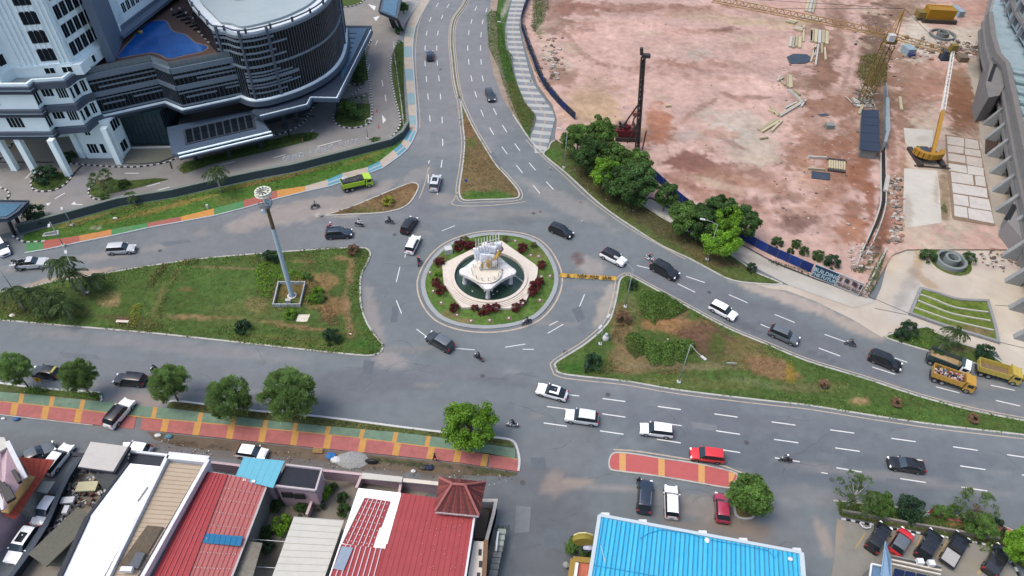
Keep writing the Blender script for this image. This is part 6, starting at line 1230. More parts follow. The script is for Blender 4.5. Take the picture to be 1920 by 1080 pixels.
def HP(name,mb,m,parent=None,**k):return mb.build(name,m,parent or hotel,**k)
def wall_frame(a,b):a=np.array(a[:2]); b=np.array(b[:2]); L=np.hypot(*(b-a)); t=(b-a)/L; return a,t,L,np.array([t[1],-t[0]]) # outward = right of travel
def wbox(mb,a,t,n,s0,s1,z0,z1,d0,d1,mi=0):
    """box on a wall: s along, z up, d outwards"""
    p=[a+t*s0+n*d0,a+t*s1+n*d0,a+t*s1+n*d1,a+t*s0+n*d1]; return mb.add([(*q,z0)for q in p]+[(*q,z1)for q in p],[(3,2,1,0),(4,5,6,7),(0,1,5,4),(1,2,6,5),(2,3,7,6),(3,0,4,7)][::1],mi)
def window(root,a,t,n,s0,s1,z0,z1,panes=2,glass=None,frame=None,rec=.12):
    fr=MB(); w=.06
    wbox(fr,a,t,n,s0,s0+w,z0,z1,-.04,.06); wbox(fr,a,t,n,s1-w,s1,z0,z1,-.04,.06); wbox(fr,a,t,n,s0+w,s1-w,z1-w,z1,-.04,.06); wbox(fr,a,t,n,s0+w,s1-w,z0,z0+w,-.04,.08)
    for k in range(1,panes):s=s0+(s1-s0)*k/panes; wbox(fr,a,t,n,s-.03,s+.03,z0+w,z1-w,-.02,.05)
    o=fr.build('window',frame or M_HW,root)
    g=MB(); wbox(g,a,t,n,s0+w,s1-w,z0+w,z1-w,-.02,.015); q=g.build('pane',glass or M_GL,root); q.parent=o; return o
def polybands(root,pts,z0,z1,d0,d1,m,name='band',closed=False):
    A=offset(pts,-d0,closed); B=offset(pts,-d1,closed); mb=MB(); n=len(pts)
    for i in range(n-1 if not closed else n):
        j=(i+1)%n; p=[A[i],A[j],B[j],B[i]]; vs=[(*q,z0)for q in p]+[(*q,z1)for q in p]; f=[(4,5,6,7),(3,2,1,0),(2,3,7,6)]
        if i==0 and not closed:f.append((3,0,4,7))
        if i==n-2 and not closed:f.append((1,2,6,5))
        mb.add(vs,f)
    return mb.build(name,m,root)
# --- white wing
Z1,Z2,Z3=8.5,13.0,17.5
ww=[g2(*p,Z1)for p in((-90,251),(97,250),(106,242),(160,238),(176,224),(192,218))]
backL=g2(-150,120,Z1); body=ww+[g2(250,110,Z1),g2(120,60,Z1),backL]
mb=MB(); mb.prism(body,Z1-.3,Z3+.2,cap_bottom=True); wing=HP('wing_wall',mb,M_HW)
for z in(Z1,Z2,Z3):
    polybands(hotel,ww[:3],z-.95,z-.45,-.1,.55,M_SLD,'cornice'); polybands(hotel,ww[:3],z-.45,z-.1,-.1,.32,M_LEDGE,'cornice_stripe'); polybands(hotel,ww[:3],z-.1,z+.45,-.1,.62,M_SL,'cornice')
    polybands(hotel,ww[2:],z-.75,z+.45,-.1,.72,M_SL,'cornice'); 
    polybands(hotel,ww[3:],z-1.1,z-.75,-.1,.5,M_LEDGE,'cornice_stripe')
polybands(hotel,ww,Z3+.45,Z3+.9,-.25,.2,M_HW,'parapet')
mb=MB(); mb.prism(offset(ccw(body),.4),Z3+.2,Z3+.3); HP('terrace_roof',mb,mat('roof_pale',C(196,208,208),.7,var=.06,dirt=.3))
for zf in(Z1,Z2):
    a,t,L,n=wall_frame(ww[0],ww[1])
    for s in(L-6.6-(2.2 if zf==Z2 else 0),L-13,L-18):window(hotel,a,t,n,s,s+2.7,zf+1.2,zf+3.3,4)
    a,t,L,n=wall_frame(ww[1],ww[2]); window(hotel,a,t,n,.1,L-.1,zf+1.0,zf+3.5,2)
    a,t,L,n=wall_frame(ww[2],ww[3]); window(hotel,a,t,n,.5,2.4,zf+2.0,zf+3.5,3); window(hotel,a,t,n,2.9,L-.25,zf+1.5,zf+3.5,4)
    a,t,L,n=wall_frame(ww[3],ww[4]); window(hotel,a,t,n,.25,.9,zf+1.0,zf+3.5,1); window(hotel,a,t,n,1.3,L-.2,zf+1.0,zf+3.5,1)
    a,t,L,n=wall_frame(ww[4],ww[5]); window(hotel,a,t,n,.3,L-.4,zf+1.0,zf+3.5,2)
# ground floor of the white wing: block with windows, square columns
gb=[g2(*p)for p in((150,287),(166,297),(233,297),(247,281),(248,262),(150,255))]
mb=MB(); mb.prism(gb,0,Z1-.2); HP('ground_floor_wall',mb,M_HW)
a,t,L,n=wall_frame(gb[1],gb[2]); window(hotel,a,t,n,.8,2.7,1.2,3.4,3); window(hotel,a,t,n,3.2,4.1,1.2,3.4,1); window(hotel,a,t,n,1.5,2.6,5.2,6.6,2)
a,t,L,n=wall_frame(gb[2],gb[3]); window(hotel,a,t,n,.4,L-.5,1.0,3.2,2); window(hotel,a,t,n,.2,L-.2,5.8,8.0,3)
for px in((67,322),(130,329),(225,306),(157,294),(30,318),(-20,316)):
    x,y=g2(*px); mb=MB(); mb.box((x,y,Z1/2-.3),(1.05,1.05,Z1-.5)); HP('column',mb,M_HW)
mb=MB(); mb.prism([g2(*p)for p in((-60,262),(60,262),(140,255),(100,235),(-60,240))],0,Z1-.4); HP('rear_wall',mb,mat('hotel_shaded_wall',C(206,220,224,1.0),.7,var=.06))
# --- tower
ZT=19.6
tp=[g2(*p,ZT)for p in((-100,140),(-4,142),(22,128),(40,128),(134,120),(197,73))]
skirt=[tp[0],tp[1],tp[2],tp[3],g2(150,121,ZT),g2(160,112,ZT),g2(205,75,ZT)]
mb=MB(); mb.prism(skirt+[g2(240,20,ZT),g2(-100,40,ZT)],Z3+.2,ZT); HP('tower_base',mb,M_HW)
a,t,L,n=wall_frame(skirt[3],skirt[4]); window(hotel,a,t,n,L*.36,L*.36+1.7,Z3+.75,ZT-.2,2); window(hotel,a,t,n,L*.66,L*.66+1.7,Z3+.75,ZT-.2,2)
a,t,L,n=wall_frame(skirt[5],skirt[6]); window(hotel,a,t,n,1.6,2.5,Z3+.6,ZT-.1,1)
TH=50.
tb=[tp[0],tp[1],tp[2],tp[3],tp[4],tp[5],g2(260,0,ZT),g2(-100,30,ZT)]
mb=MB(); mb.prism(tb,ZT,TH); HP('tower_wall',mb,M_HW)
polybands(hotel,tp,ZT-.05,ZT+.35,-.1,.28,M_LEDGE,'tower_ledge')
floors=[ZT+1.0+3.22*k for k in range(9)]
def fins(i,s0,s1,step,z0=ZT+.36,z1=TH,w=.14,d=.22):
    a,t,L,n=wall_frame(tp[i],tp[i+1]); s=s0
    while s<s1:mb=MB(); wbox(mb,a,t,n,s,s+w,z0,z1,-.05,d); HP('fin',mb,M_LEDGE); s+=step
a,t,L,n=wall_frame(tp[3],tp[4])
fins(3,.1,L*.40,.8); fins(3,L*.78,L*.99,.75)
for z in floors:
    window(hotel,a,t,n,L*.44,L*.78,z-.1,z+2.15,3,frame=M_MUL); 
    for k in range(4):mb=MB(); wbox(mb,a,t,n,L*(.46+.1*k)-.06,L*(.46+.1*k)+.06,z+2.0,z+3.15,-.02,.14); HP('spandrel_rib',mb,M_LEDGE)
a,t,L,n=wall_frame(tp[4],tp[5]); fins(4,.1,.9,.7); fins(4,L-.9,L-.1,.6)
for z in floors:
    u0=1.0; u1=L-1.0; w_=(u1-u0)/5
    for k in range(5):window(hotel,a,t,n,u0+k*w_+.10,u0+(k+1)*w_-.10,z-.1,z+2.15,2,frame=M_MUL)
    for k in range(6):mb=MB(); wbox(mb,a,t,n,u0+k*w_-.06,u0+k*w_+.06,z-.05,z+3.1,-.02,.16); HP('spandrel_rib',mb,M_LEDGE)
for i in(0,1):
    a,t,L,n=wall_frame(tp[i],tp[i+1]); fins(i,.1,1.0,.5)if i==1 else fins(i,L-1,L-.1,.5)
    for z in floors:
        if i==1:window(hotel,a,t,n,1.1,L-.3,z,z+1.95,1)
        else:
            for k in(0,1,2):window(hotel,a,t,n,L-3.6-k*5,L-1.2-k*5,z,z+1.95,2)
# slate corner strip and the second block
sp=[tp[5],g2(207,90,ZT),g2(222,60,ZT)]
mb=MB(); mb.prism([tp[5],g2(190,92,ZT),g2(206,90,ZT),g2(222,50,ZT),g2(212,40,ZT)],17.0,TH); HP('corner_strip',mb,mat('corner_slate',C(118,134,152,.62),.6,var=.06))
b2=[g2(213,52,ZT),g2(330,-36,ZT)]; a,t,L,n=wall_frame(*b2)
mb=MB(); mb.prism([b2[0],b2[1],g2(300,-90,ZT),g2(180,10,ZT)],17.0,TH); HP('side_block_wall',mb,M_HW)
for k in range(8):mb=MB(); wbox(mb,a,t,n,.1+k*.45,.28+k*.45,19.5,TH,-.02,.2); HP('fin',mb,M_LEDGE)
for z in[ZT+1.0+3.22*k for k in range(6)]:
    for k in range(5):window(hotel,a,t,n,4.0+k*1.5,5.2+k*1.5,z,z+1.95,2)
mb=MB(); wbox(mb,a,t,n,-.6,L,17.9,18.5,-.1,1.8); wbox(mb,a,t,n,-.6,L,18.5,19.2,-.1,.25); HP('side_canopy',mb,mat('corner_slate',None))
# --- black facade in three planes
bf=[g2(*p,Z1)for p in((192,217),(312,190),(345,204),(456,180))]
ZB=16.8
mb=MB(); mb.prism([bf[0],bf[1],bf[2],bf[3],g2(480,150,Z1),g2(430,100,Z1),g2(250,110,Z1)],Z1-.2,ZB-.3,cap_bottom=True); HP('facade_core',mb,M_GL)
prn=random.Random(3)
def curtain(root,p,q,z0,z1,step=.62,bands=(),slab=None,mul=M_MUL,pane=True):
    a,t,L,n=wall_frame(p,q); k=max(1,int(L/step)); zz=[z0]+[zb for zb in(slab or[])]+[z1]
    for i in range(k):
        s0,s1=L*i/k,L*(i+1)/k
        mb=MB(); wbox(mb,a,t,n,s0-.02,s0+.02,z0,z1,.0,.10); mb.build('mullion',mul,root)
        if pane:
            for j in range(len(zz)-1):mb=MB(); wbox(mb,a,t,n,s0+.03,s1-.03,zz[j]+.04,zz[j+1]-.04,-.02,.03+.012*prn.random()); mb.build('pane',M_GL,root)
    for(u0,u1,zb,hb,d)in bands:mb=MB(); wbox(mb,a,t,n,L*u0,L*u1,zb,zb+hb,-.02,d); mb.build('band',M_BAND,root)
FZ=lambda:None
A_b=[(0,1,15.75,1.05,.32),(0,1,14.95,.22,.22),(.12,1,13.95,.3,.18),(0,1,12.35,.95,.30),(0,1,11.75,.2,.24),(.08,.42,10.6,.28,.2),(.55,1,10.85,.28,.2),(0,1,9.0,.35,.22)]
curtain(hotel,bf[0],bf[1],9.0,16.7,.75,A_b,[12.8])
curtain(hotel,bf[1],bf[2],9.0,16.7,.42,[(0,1,15.75,1.05,.32),(0,1,12.4,.85,.30),(0,1,9.0,.35,.2)],[12.8])
curtain(hotel,bf[2],bf[3],9.0,16.7,.75,[(0,1,15.75,1.05,.32),(0,1,14.7,.5,.22),(.35,1,13.95,.28,.18),(0,1,12.35,.95,.30),(0,1,11.6,.25,.24),(.1,.6,10.6,.3,.2),(.75,1,10.85,.3,.2),(0,1,9.0,.35,.22)],[12.8])
polybands(hotel,bf,Z1-.25,Z1+.1,-.2,.9,M_SL,'ledge'); polybands(hotel,bf,Z1+.1,Z1+.28,.15,.7,M_LEDGE,'ledge_stripe'); polybands(hotel,bf,Z1-1.0,Z1-.25,-.2,.45,M_SLD,'soffit_band')
# glass railing round the pool terrace
rl=[tuple(x)for x in resample(bf,.95)]
for i in range(len(rl)-1):
    mb=MB(); mb.bar((*rl[i],16.8),(*rl[i],18.0),.05); HP('railing_post',mb,M_MUL)
polybands(hotel,bf,17.95,18.02,-.03,.03,M_MUL,'handrail'); polybands(hotel,bf,16.85,17.9,-.012,.0,mat('railing_glass',(.25,.34,.36),.1,var=0,trans=.6),'railing_glass')
# --- terrace and pool
deck=[g2(*p,ZB)for p in((165,135),(293,112),(326,124),(424,104),(420,80),(372,20),(330,-60),(230,-60),(200,60),(178,100))]
mb=MB(); mb.prism(deck,ZB-.3,ZB); HP('pool_deck',mb,mat('deck_brown',C(104,84,78),.8,var=.15,vscale=1.2,dirt=.3,dirtcol=C(70,58,54)))
pool=smooth([g2(*p,ZB)for p in((222,108),(236,88),(252,70),(264,54),(280,43),(300,39),(312,42),(319,55),(330,62),(345,65),(356,73),(366,81),(388,88),(378,97),(345,104),(318,110),(300,102),(282,99),(250,104))],3,True)
mb=MB(); mb.prism(offset(ccw(pool),-.35),ZB,ZB+.06); HP('pool_coping',mb,mat('coping',C(150,132,122),.7,var=.1))
mb=MB(); mb.prism(pool,ZB+.02,ZB+.10); pw=HP('pool_water',mb,mat('pool_blue',C(30,94,172,.64),.15,var=.22,vscale=.35,bump=.15,bscale=2.5,dirt=.6,dirtcol=C(20,66,150,.6),dscale=.25,spec=.3))
# loungers and umbrellas on the terrace
for i,(px,py,w)in enumerate([(378,62,1),(384,68,1),(391,75,1),(396,81,1),(368,56,0),(360,50,0),(352,44,0),(344,38,0),(336,32,0),(328,28,0),(356,36,0),(347,30,0),(338,24,0),(366,44,0)]):
    g=G(px,py,ZB); t=thing('pool_lounger',['dark lounger on the brown hotel pool terrace','white lounger on the pool terrace next to the drum wall'][w],'sun lounger',(g[0],g[1],ZB),0,['dark loungers on the pool terrace','white loungers on the pool terrace'][w])
    m=MWF if w else BLK; mb=MB(); mb.box((g[0],g[1],ZB+.35),(1.2,.6,.1),rz=.7); mb.build('seat',m,t); mb=MB(); mb.bar((g[0]+.45,g[1]+.4,ZB+.38),(g[0]+.95,g[1]+.8,ZB+.8),.6,.08); mb.build('backrest',m,t)
    mb=MB(); mb.box((g[0],g[1],ZB+.15),(1.0,.1,.3),rz=.7); mb.build('leg',m,t)
for i,(px,py)in enumerate([(276,12),(292,16),(298,22),(340,26),(352,34),(366,44),(325,28)]):
    g=G(px,py,ZB); t=thing('terrace_lamp','white globe lamp on the hotel pool terrace','lamp',(g[0],g[1],ZB),0,'globe lamps on the pool terrace'); mb=MB(); mb.bar((g[0],g[1],ZB),(g[0],g[1],ZB+.9),.06); mb.build('post',BLK,t); mb=MB(); mb.blob((g[0],g[1],ZB+1.1),.24); mb.build('globe',MWF,t,smooth_=True)
for px,py,c,nm in((217,60,'red','folded red parasol at the corner of the hotel tower'),(261,53,'yellow','yellow float at the pool edge')):
    g=G(px,py,ZB+1); mb=MB(); mb.lathe([(.05,ZB),(.35,ZB+.6),(.28,ZB+1.8),(.03,ZB+2.6)]if c=='red' else[(.1,ZB+.1),(.45,ZB+.15),(.45,ZB+.4),(.1,ZB+.45)],(g[0],g[1]),8); tag(mb.build('parasol' if c=='red' else 'pool_float',PAINT[c]),nm,'parasol' if c=='red' else 'pool float')
# --- round drum wing
ZD=22.4
dr=[(456,181),(475,188),(500,186),(520,181),(540,175),(560,168),(580,159),(600,148),(617,136),(631,121),(641,103),(646,80),(646,55)]
dpl=[g2(*p,Z1)for p in dr]; left_up=[g2(330,-70,ZD),g2(352,-2,ZD),g2(376,28,ZD),g2(397,50,ZD)]
back=[(-40,152),(-46,162),(-56,168)]
front=smooth(dpl,5); lw=resample([left_up[-1],dpl[0]],1.0)
dfull=smooth(left_up,3)+[tuple(x)for x in resample([left_up[-1],dpl[0]],2.0)][1:-1]+front+back
mb=MB(); mb.prism(dfull,Z1-.3,ZD-.9,cap_bottom=True); HP('drum_core',mb,M_GL)
roofp=offset(ccw(dfull),2.0)
mb=MB(); mb.prism(ccw(dfull),ZD-.9,ZD-.35); HP('roof_gutter',mb,mat('ring_white',C(228,238,242,.62),.5,var=.05,vscale=1.5,dirt=.25,dirtcol=C(160,180,190)))
mb=MB(); mb.prism(roofp,ZD-.35,ZD+.1); HP('drum_roof',mb,mat('drum_roof_pale',C(186,202,206),.7,var=.05,dirt=.3,dirtcol=C(140,170,176),dscale=.15))
c=G(445,0,ZD); mb=MB(); mb.box((c[0],c[1]+1.5,ZD+.7),(1.6,3.5,1.0),rz=.3); HP('roof_hatch',mb,M_SLD)
fr_=resample([left_up[-1]]+front,.62); Lt=len(fr_)
face_all=[left_up[-2],left_up[-1]]+[tuple(x)for x in front]
for i in range(Lt-1):
    a,t,L,n=wall_frame(fr_[i],fr_[i+1])
    if i:mb=MB(); wbox(mb,a,t,n,-.022,.022,8.6,ZD-.9,-.02,.11); HP('mullion',mb,M_MUL)
    for z0,z1 in((8.8,12.1),(12.2,15.2),(15.5,18.3),(18.4,21.4)):mb=MB(); wbox(mb,a,t,n,.03,L-.03,z0,z1,-.03,.025+.012*prn.random()); HP('pane',mb,M_GL)
full=[tuple(p)for p in fr_]; polybands(hotel,full,ZD-1.2,ZD-.7,-.1,.30,M_BAND,'band'); polybands(hotel,full,15.2,15.6,-.05,.28,M_BAND,'band'); polybands(hotel,full,Z1-.9,Z1+.1,-.1,.95,M_SL,'base_ring'); polybands(hotel,full,Z1+.1,Z1+.35,.0,.65,M_LEDGE,'ledge_stripe')
def frac(p,u0,u1):n=len(p); return p[max(0,int(u0*n)):max(2,int(u1*n)+1)]
for z,h,u1 in((20.4,.35,.27),(19.2,.3,.33),(17.9,.34,.27),(16.8,.3,.31),(14.0,.3,.27),(13.4,.22,.33),(12.4,.6,.35),(11.6,.22,.31),(11.0,.28,.35),(9.9,.25,.29)):polybands(hotel,frac(full,0 if z>17 else .12,u1),z,z+h,-.05,.24,M_BAND,'band')
for z,h,u0 in((20.6,.4,.80),(19.8,.3,.84),(19.0,.35,.81),(18.0,.3,.86),(17.2,.4,.82),(16.4,.3,.80),(14.4,.35,.84),(13.7,.3,.80),(12.9,.4,.83),(12.0,.3,.86),(11.2,.35,.82),(10.3,.3,.85),(9.6,.3,.82)):polybands(hotel,frac(full,u0,1.0),z,z+h,-.05,.3,M_BAND,'band')
for u in(.02,.14,.25,.84,.96):
    a,t,L,n=wall_frame(fr_[int(u*(Lt-2))],fr_[int(u*(Lt-2))+1]); mb=MB(); wbox(mb,a,t,n,0,.42,8.0,ZD+.3,-.1,.42); HP('vertical_rib',mb,M_SL)
polybands(hotel,[tuple(x)for x in resample(left_up+front,1.5)],ZD+.1,ZD+.3,-.15,.1,M_SL,'roof_rail')
for i,p in enumerate(resample(left_up+front,4.5)):mb=MB(); mb.box((p[0],p[1],ZD),(.35,.35,.9)); HP('roof_post',mb,M_SLD)
# --- glass hall below the overhang, arrival canopies
ga,gb_=g2(250,275,.6),g2(322,274,.6); gc=g2(262,236,Z1-1)
gl=[g2(248,276),g2(322,275),g2(330,262)]
mb=MB(); mb.prism([gl[0],gl[1],gl[2],g2(360,225),g2(250,225)],.5,Z1-.8); HP('glass_hall',mb,M_GLT)
for i in range(2):
    a,t,L,n=wall_frame(gl[i],gl[i+1]); k=int(L/.95)+1
    for j in range(k+1):mb=MB(); wbox(mb,a,t,n,L*j/k-.03,L*j/k+.03,.5,Z1-.9,-.02,.1); HP('mullion',mb,M_SLD)
    for z in(3.0,5.4):mb=MB(); wbox(mb,a,t,n,0,L,z,z+.06,.0,.08); HP('transom',mb,M_SLD)
mb=MB(); mb.prism([g2(*p)for p in((236,296),(247,276),(322,275),(340,290),(300,306),(262,309),(236,308))],.0,.35); HP('terrace_plinth',mb,mat('plinth_sand',C(128,130,118),.85,var=.08,vscale=1))
mb=MB(); mb.bar(G(247,277,.5),G(322,276,.5),.35,.25); HP('plinth_edge',mb,M_KERBW)
ZC=5.2
ca=[g2(*p,ZC)for p in((312,238),(480,205),(507,247),(334,290),(322,288))]
mb=MB(); mb.prism(ca,ZC-.7,ZC-.05,cap_bottom=True); HP('canopy_roof',mb,mat('canopy_slate',C(78,96,116,.66),.6,var=.1))
sk=[g2(*p,ZC)for p in((346,245),(472,216),(477,240),(350,270))]
mb=MB(); mb.prism(offset(ccw(sk),-.25),ZC-.05,ZC+.12); HP('skylight_frame',mb,M_SLD)
S_=[np.array(s)for s in sk]
for i in range(9):
    for j in range(2):
        def bl(u,v):return(S_[0]*(1-u)+S_[1]*u)*(1-v)+(S_[3]*(1-u)+S_[2]*u)*v
        e=.012; mb=MB(); mb.prism([bl(i/9+e,j/2+.02),bl((i+1)/9-e,j/2+.02),bl((i+1)/9-e,(j+1)/2-.02),bl(i/9+e,(j+1)/2-.02)],ZC+.1,ZC+.2); HP('skylight_pane',mb,M_GL)
for dd,zz,m in((.0,ZC+.15,M_LEDGE),(.6,ZC-.25,M_LEDGE),(.9,ZC-.5,M_SLD)):
    p,q=np.array(G(334,290,ZC)),np.array(G(509,248,ZC)); v=(q-p)/np.linalg.norm(q-p); n_=np.array([v[1],-v[0],0]); mb=MB(); mb.bar(p+n_*dd+[0,0,zz-ZC],q+n_*dd+[0,0,zz-ZC],.35,.2); HP('fascia',mb,m)
for px in((366,306),(430,297),(489,281),(500,268)):
    x,y=g2(*px); mb=MB(); mb.box((x,y+.6,ZC/2-.3),(.55,.55,ZC-.6)); HP('canopy_column',mb,M_SLD)
ZU=7.0
cb=[g2(*p,ZU)for p in((470,210),(492,222),(577,200),(584,186),(633,187),(697,60),(697,48),(636,48),(560,120))]
mb=MB(); mb.prism(cb,ZU-.5,ZU,cap_bottom=True); HP('upper_canopy',mb,mat('canopy_slate_dark',C(58,72,88,.66),.6,var=.12))
polybands(hotel,[g2(*p,ZU)for p in((488,220),(577,198),(584,185),(633,186),(697,58))],ZU-.55,ZU+.2,-.3,.25,mat('canopy_slate',None),'canopy_edge')
polybands(hotel,[g2(*p,ZU)for p in((488,220),(577,198),(584,185),(633,186),(697,58))],ZU+.2,ZU+.3,-.28,-.1,M_LEDGE,'edge_line')
bg_=[g2(*p,ZU)for p in((640,54),(688,54),(660,112),(640,152))]
mb=MB(); mb.prism(bg_,ZU,ZU+.12); HP('blue_canopy_glass',mb,M_GLB)
for k in range(8):mb=MB(); y=62+k*9; mb.bar(G(644,y,ZU+.16),G(668-k*2.3,y,ZU+.16),.25,.08); HP('louvre',mb,mat('canopy_slate',None))
for px in((536,241),(558,229),(636,211)):
    x,y=g2(*px); mb=MB(); mb.box((x,y,ZU/2-.3),(.7,.7,ZU-.6)); HP('canopy_column',mb,M_SLD)
mb=MB(); mb.prism([g2(*p)for p in((345,275),(480,240),(570,215),(600,190),(640,150),(640,90),(500,120),(360,180))],0,4.2); HP('lobby_wall',mb,mat('lobby_dark',C(52,62,70),.5,var=.15))
# --- boundary wall with letters, gate canopies
bw=W([(37,437),(120,415),(225,386),(325,370),(410,350),(480,335),(550,322),(650,296),(735,274),(757,259),(768,240)])
t=thing('boundary_wall','long dark low wall with a pale top along the hotel grounds','wall',(*bw[5],0)); polybands(t,bw,0,1.55,-.2,.0,mat('wall_dark_slate',C(70,84,86,.7),.7,var=.15,dirt=.3),'wall_body'); polybands(t,bw,1.55,1.68,-.55,.05,mat('wall_cap',C(134,146,138),.8,var=.12,dirt=.3),'coping')
lw_=[g2(*p,1.8)for p in((531,304),(674,268))]; la,lt,LL,ln=wall_frame(*lw_); sgn=thing('wall_sign_letters','row of white standing letters on top of the hotel wall','sign',(*lw_[0],1.7))
phrase='GRAND AVENUE SUITE'
for i,ch in enumerate(phrase):
    if ch==' ':continue
    p=la+lt*(LL*(i+.5)/len(phrase)); text_mesh(ch,1.5,mat('letter_white',C(226,230,232,.62),.6,var=.05),sgn,(p[0],p[1],2.3),(R_(80),0,math.atan2(lt[1],lt[0])),'letter',.06,sx=.85)
def gate(label,pxs,z,legs,m):
    q=[g2(*p,z)for p in pxs]; t=thing('gate_canopy',label,'canopy',(*q[0],0)); mb=MB(); mb.prism(q,z-.6,z,cap_bottom=True); mb.build('roof_slab',m,t); mb=MB(); mb.prism(offset(ccw(q),.7),z,z+.12); mb.build('roof_panel',M_GLB if 'left' not in label else m,t)
    polybands(t,q+[q[0]],z,z+.25,-.25,.0,M_SLD,'roof_edge')
    for a,b in legs:x,y=g2(*a); mb=MB(); mb.bar((x,y,0),G(*b,z-.4),.5,.5); mb.build('leg',BLK,t)
gate('slate roofed gate canopy on black posts at the hotel entrance by the big bush',[(-60,377),(53,379),(34,398),(14,411),(-60,416)],4.6,[((28,441),(15,412)),((38,426),(27,401)),((-30,441),(-40,412))],mat('canopy_slate',None))
gate('grey gate canopy on slanting black posts at the top of the hotel road',[(722,-30),(757,-30),(745,36),(711,22)],5.0,[((745,55),(732,28)),((738,52),(728,26)),((755,58),(741,30))],M_SL)
mb=MB(); mb.prism([g2(*p,5.2)for p in((730,4),(738,5),(736,9),(728,8))],5.1,5.2)
# --- black and white kerbs of the hotel drives
for i,pts in enumerate([[(58,340),(60,352),(66,358),(80,360),(100,358),(118,350),(132,336),(137,326)],[(120,306),(165,310),(225,314),(265,313),(310,306),(338,294)],[(180,340),(170,352),(166,362),(175,373),(190,375)],[(85,403),(115,404),(146,404)],[(24,443),(36,450),(50,455),(85,453)],[(488,258),(515,254),(540,247),(560,237),(573,225),(582,210),(590,196)],
   [(626,215),(626,228),(640,238),(660,241),(685,236),(697,224),(697,190),(692,150),(687,115),(686,92),(697,76)],[(757,78),(743,85),(736,105),(732,125),(735,155),(741,185),(748,212),(751,232),(742,250),(728,262)],[(630,12),(648,14),(668,10),(682,2),(688,-8)],[(-10,310),(8,290),(22,270),(30,260)],[(300,370),(340,359),(400,343),(470,327),(530,313)],[(653,160),(672,158),(676,165),(660,180),(672,184),(684,180)],[(0,352),(14,358),(18,368),(8,378)]]):
    strip('drive_kerb',smooth(W(pts),3),-.14,.14,0,.2,[M_KERBW,M_KERBB],False,.6,.03)
for i,q in enumerate([[(60,340),(62,352),(80,358),(100,356),(118,348),(135,330),(110,322),(80,325)],[(182,340),(172,352),(168,362),(177,371),(200,365),(260,352),(318,336),(290,335),(235,340),(205,335)],[(628,214),(628,226),(640,236),(660,239),(684,234),(694,222),(694,195),(670,195),(640,185)],[(600,-8),(610,8),(650,12),(676,6),(684,-10)],[(148,403),(90,403),(60,415),(56,425),(110,411)],[(756,76),(744,84),(738,105),(734,125),(737,155),(743,185),(750,212),(752,232),(745,248),(757,240),(760,225),(757,150)],[(670,96),(686,95),(688,115),(692,150),(660,155)],[(335,320),(345,306),(400,292),(470,275),(545,253),(586,248),(600,252),(590,262),(500,285),(400,308),(345,326)],[(300,370),(400,343),(530,313),(532,316),(400,347),(302,374)]]):
    sheet('planting_bed',ccw(W(q)),.12,(84,104,56),[(q[0][0],q[0][1],14,6,(110,104,70),.6)],.6,M_TURF,s=80+i,mottle=.25)
for a,b in(((513,296),(535,290)),((595,275),(640,263)),((234,325),(260,325)),((292,358),(318,351)),((103,373),(122,362)),((20,320),(30,308)),((48,335),(60,322)),((212,372),(240,364)),((275,350),(300,343)),((693,120),(690,132)),((716,150),(718,162)),((722,178),(724,190)),((704,85),(708,76)),((580,250),(588,243)),((134,383),(155,384)),((412,310),(440,303))):
    a_,b_=np.array(g2(*a)),np.array(g2(*b)); tt=(b_-a_)/np.hypot(*(b_-a_)); nn=np.array([-tt[1],tt[0]])*.09; mb=MB(); mb.prism([a_-nn,b_-nn,b_+nn,a_+nn],.03,.04); o=mb.build('lane_dash',M_WHITE); o.parent=court; o['kind']='structure'
for pts in(((134,383),(140,378),(143,384)),((700,33),(712,30),(705,40)),((716,215),(724,225),(718,232)),((690,8),(705,12),(702,20)),((86,382),(96,380),(90,386))):
    mb=MB(); mb.prism(W(pts),.03,.041); o=mb.build('arrow_marking',M_WHITE); o.parent=court; o['kind']='structure'
for a,b in(((-20,304),(100,304)),((135,330),(157,306)),((540,216+30),(545,262)),((540,218),(590,218)),((318,300),(322,316))):
    mb=MB(); mb.bar(G(*a,.06),G(*b,.06),.3,.06); o=mb.build('drain_grate',BLK); o.parent=court; o['kind']='structure'
strip('garden_path_edge',smooth(W([(738,78),(740,105),(746,150),(752,190),(757,235)]),3),-.12,.12,0,.16,[M_KERB])
for i,(px,py)in enumerate([(568,265),(700,215),(707,210),(710,240)]):
    g=G(px,py); mb=MB(); mb.lathe([(.25,.03),(.25,.07),(.1,.12),(.05,.8),(.01,.8)],(g[0],g[1]),8); tag(mb.build('traffic_cone',mat('cone_red',C(214,120,110),.6)),['pink cone on the hotel drive below the lobby steps','pink cone beside the hotel entrance island','second pink cone right of the hotel entrance island','pink cone near the letters end'][i],'traffic cone')
# ------------------------------------------------------------------ houses along the lower edge
def P3(p,z):return V(G(p[0],p[1],z))
def sheet_roof(root,a,b,c,d,n,m,seam=.06,name='roof_sheet',mats=None,th=.06,sw=.06,seam_m=None):
    """roof plane a-b-c-d (corner points), split into n sheets across a->b, running a->d"""
    nrm=(b-a).cross(d-a).normalized(); nrm=nrm if nrm.z>0 else-nrm
    for i in range(n):
        u0,u1=i/n+.0015,(i+1)/n-.0015; q=[a.lerp(b,u0),a.lerp(b,u1),d.lerp(c,u1),d.lerp(c,u0)]; q=[p+nrm*(.004*(i%3))for p in q]
        mb=MB(); mb.slab(q,th); e=nrm*seam
        p0,p1=a.lerp(b,u0)+e,d.lerp(c,u0)+e; mb.bar(p0,p1,sw,seam*1.6,1,up=tuple(nrm))
        mm=mats[i%len(mats)]if mats else m; mb.build(name,[mm,seam_m or mm],root)
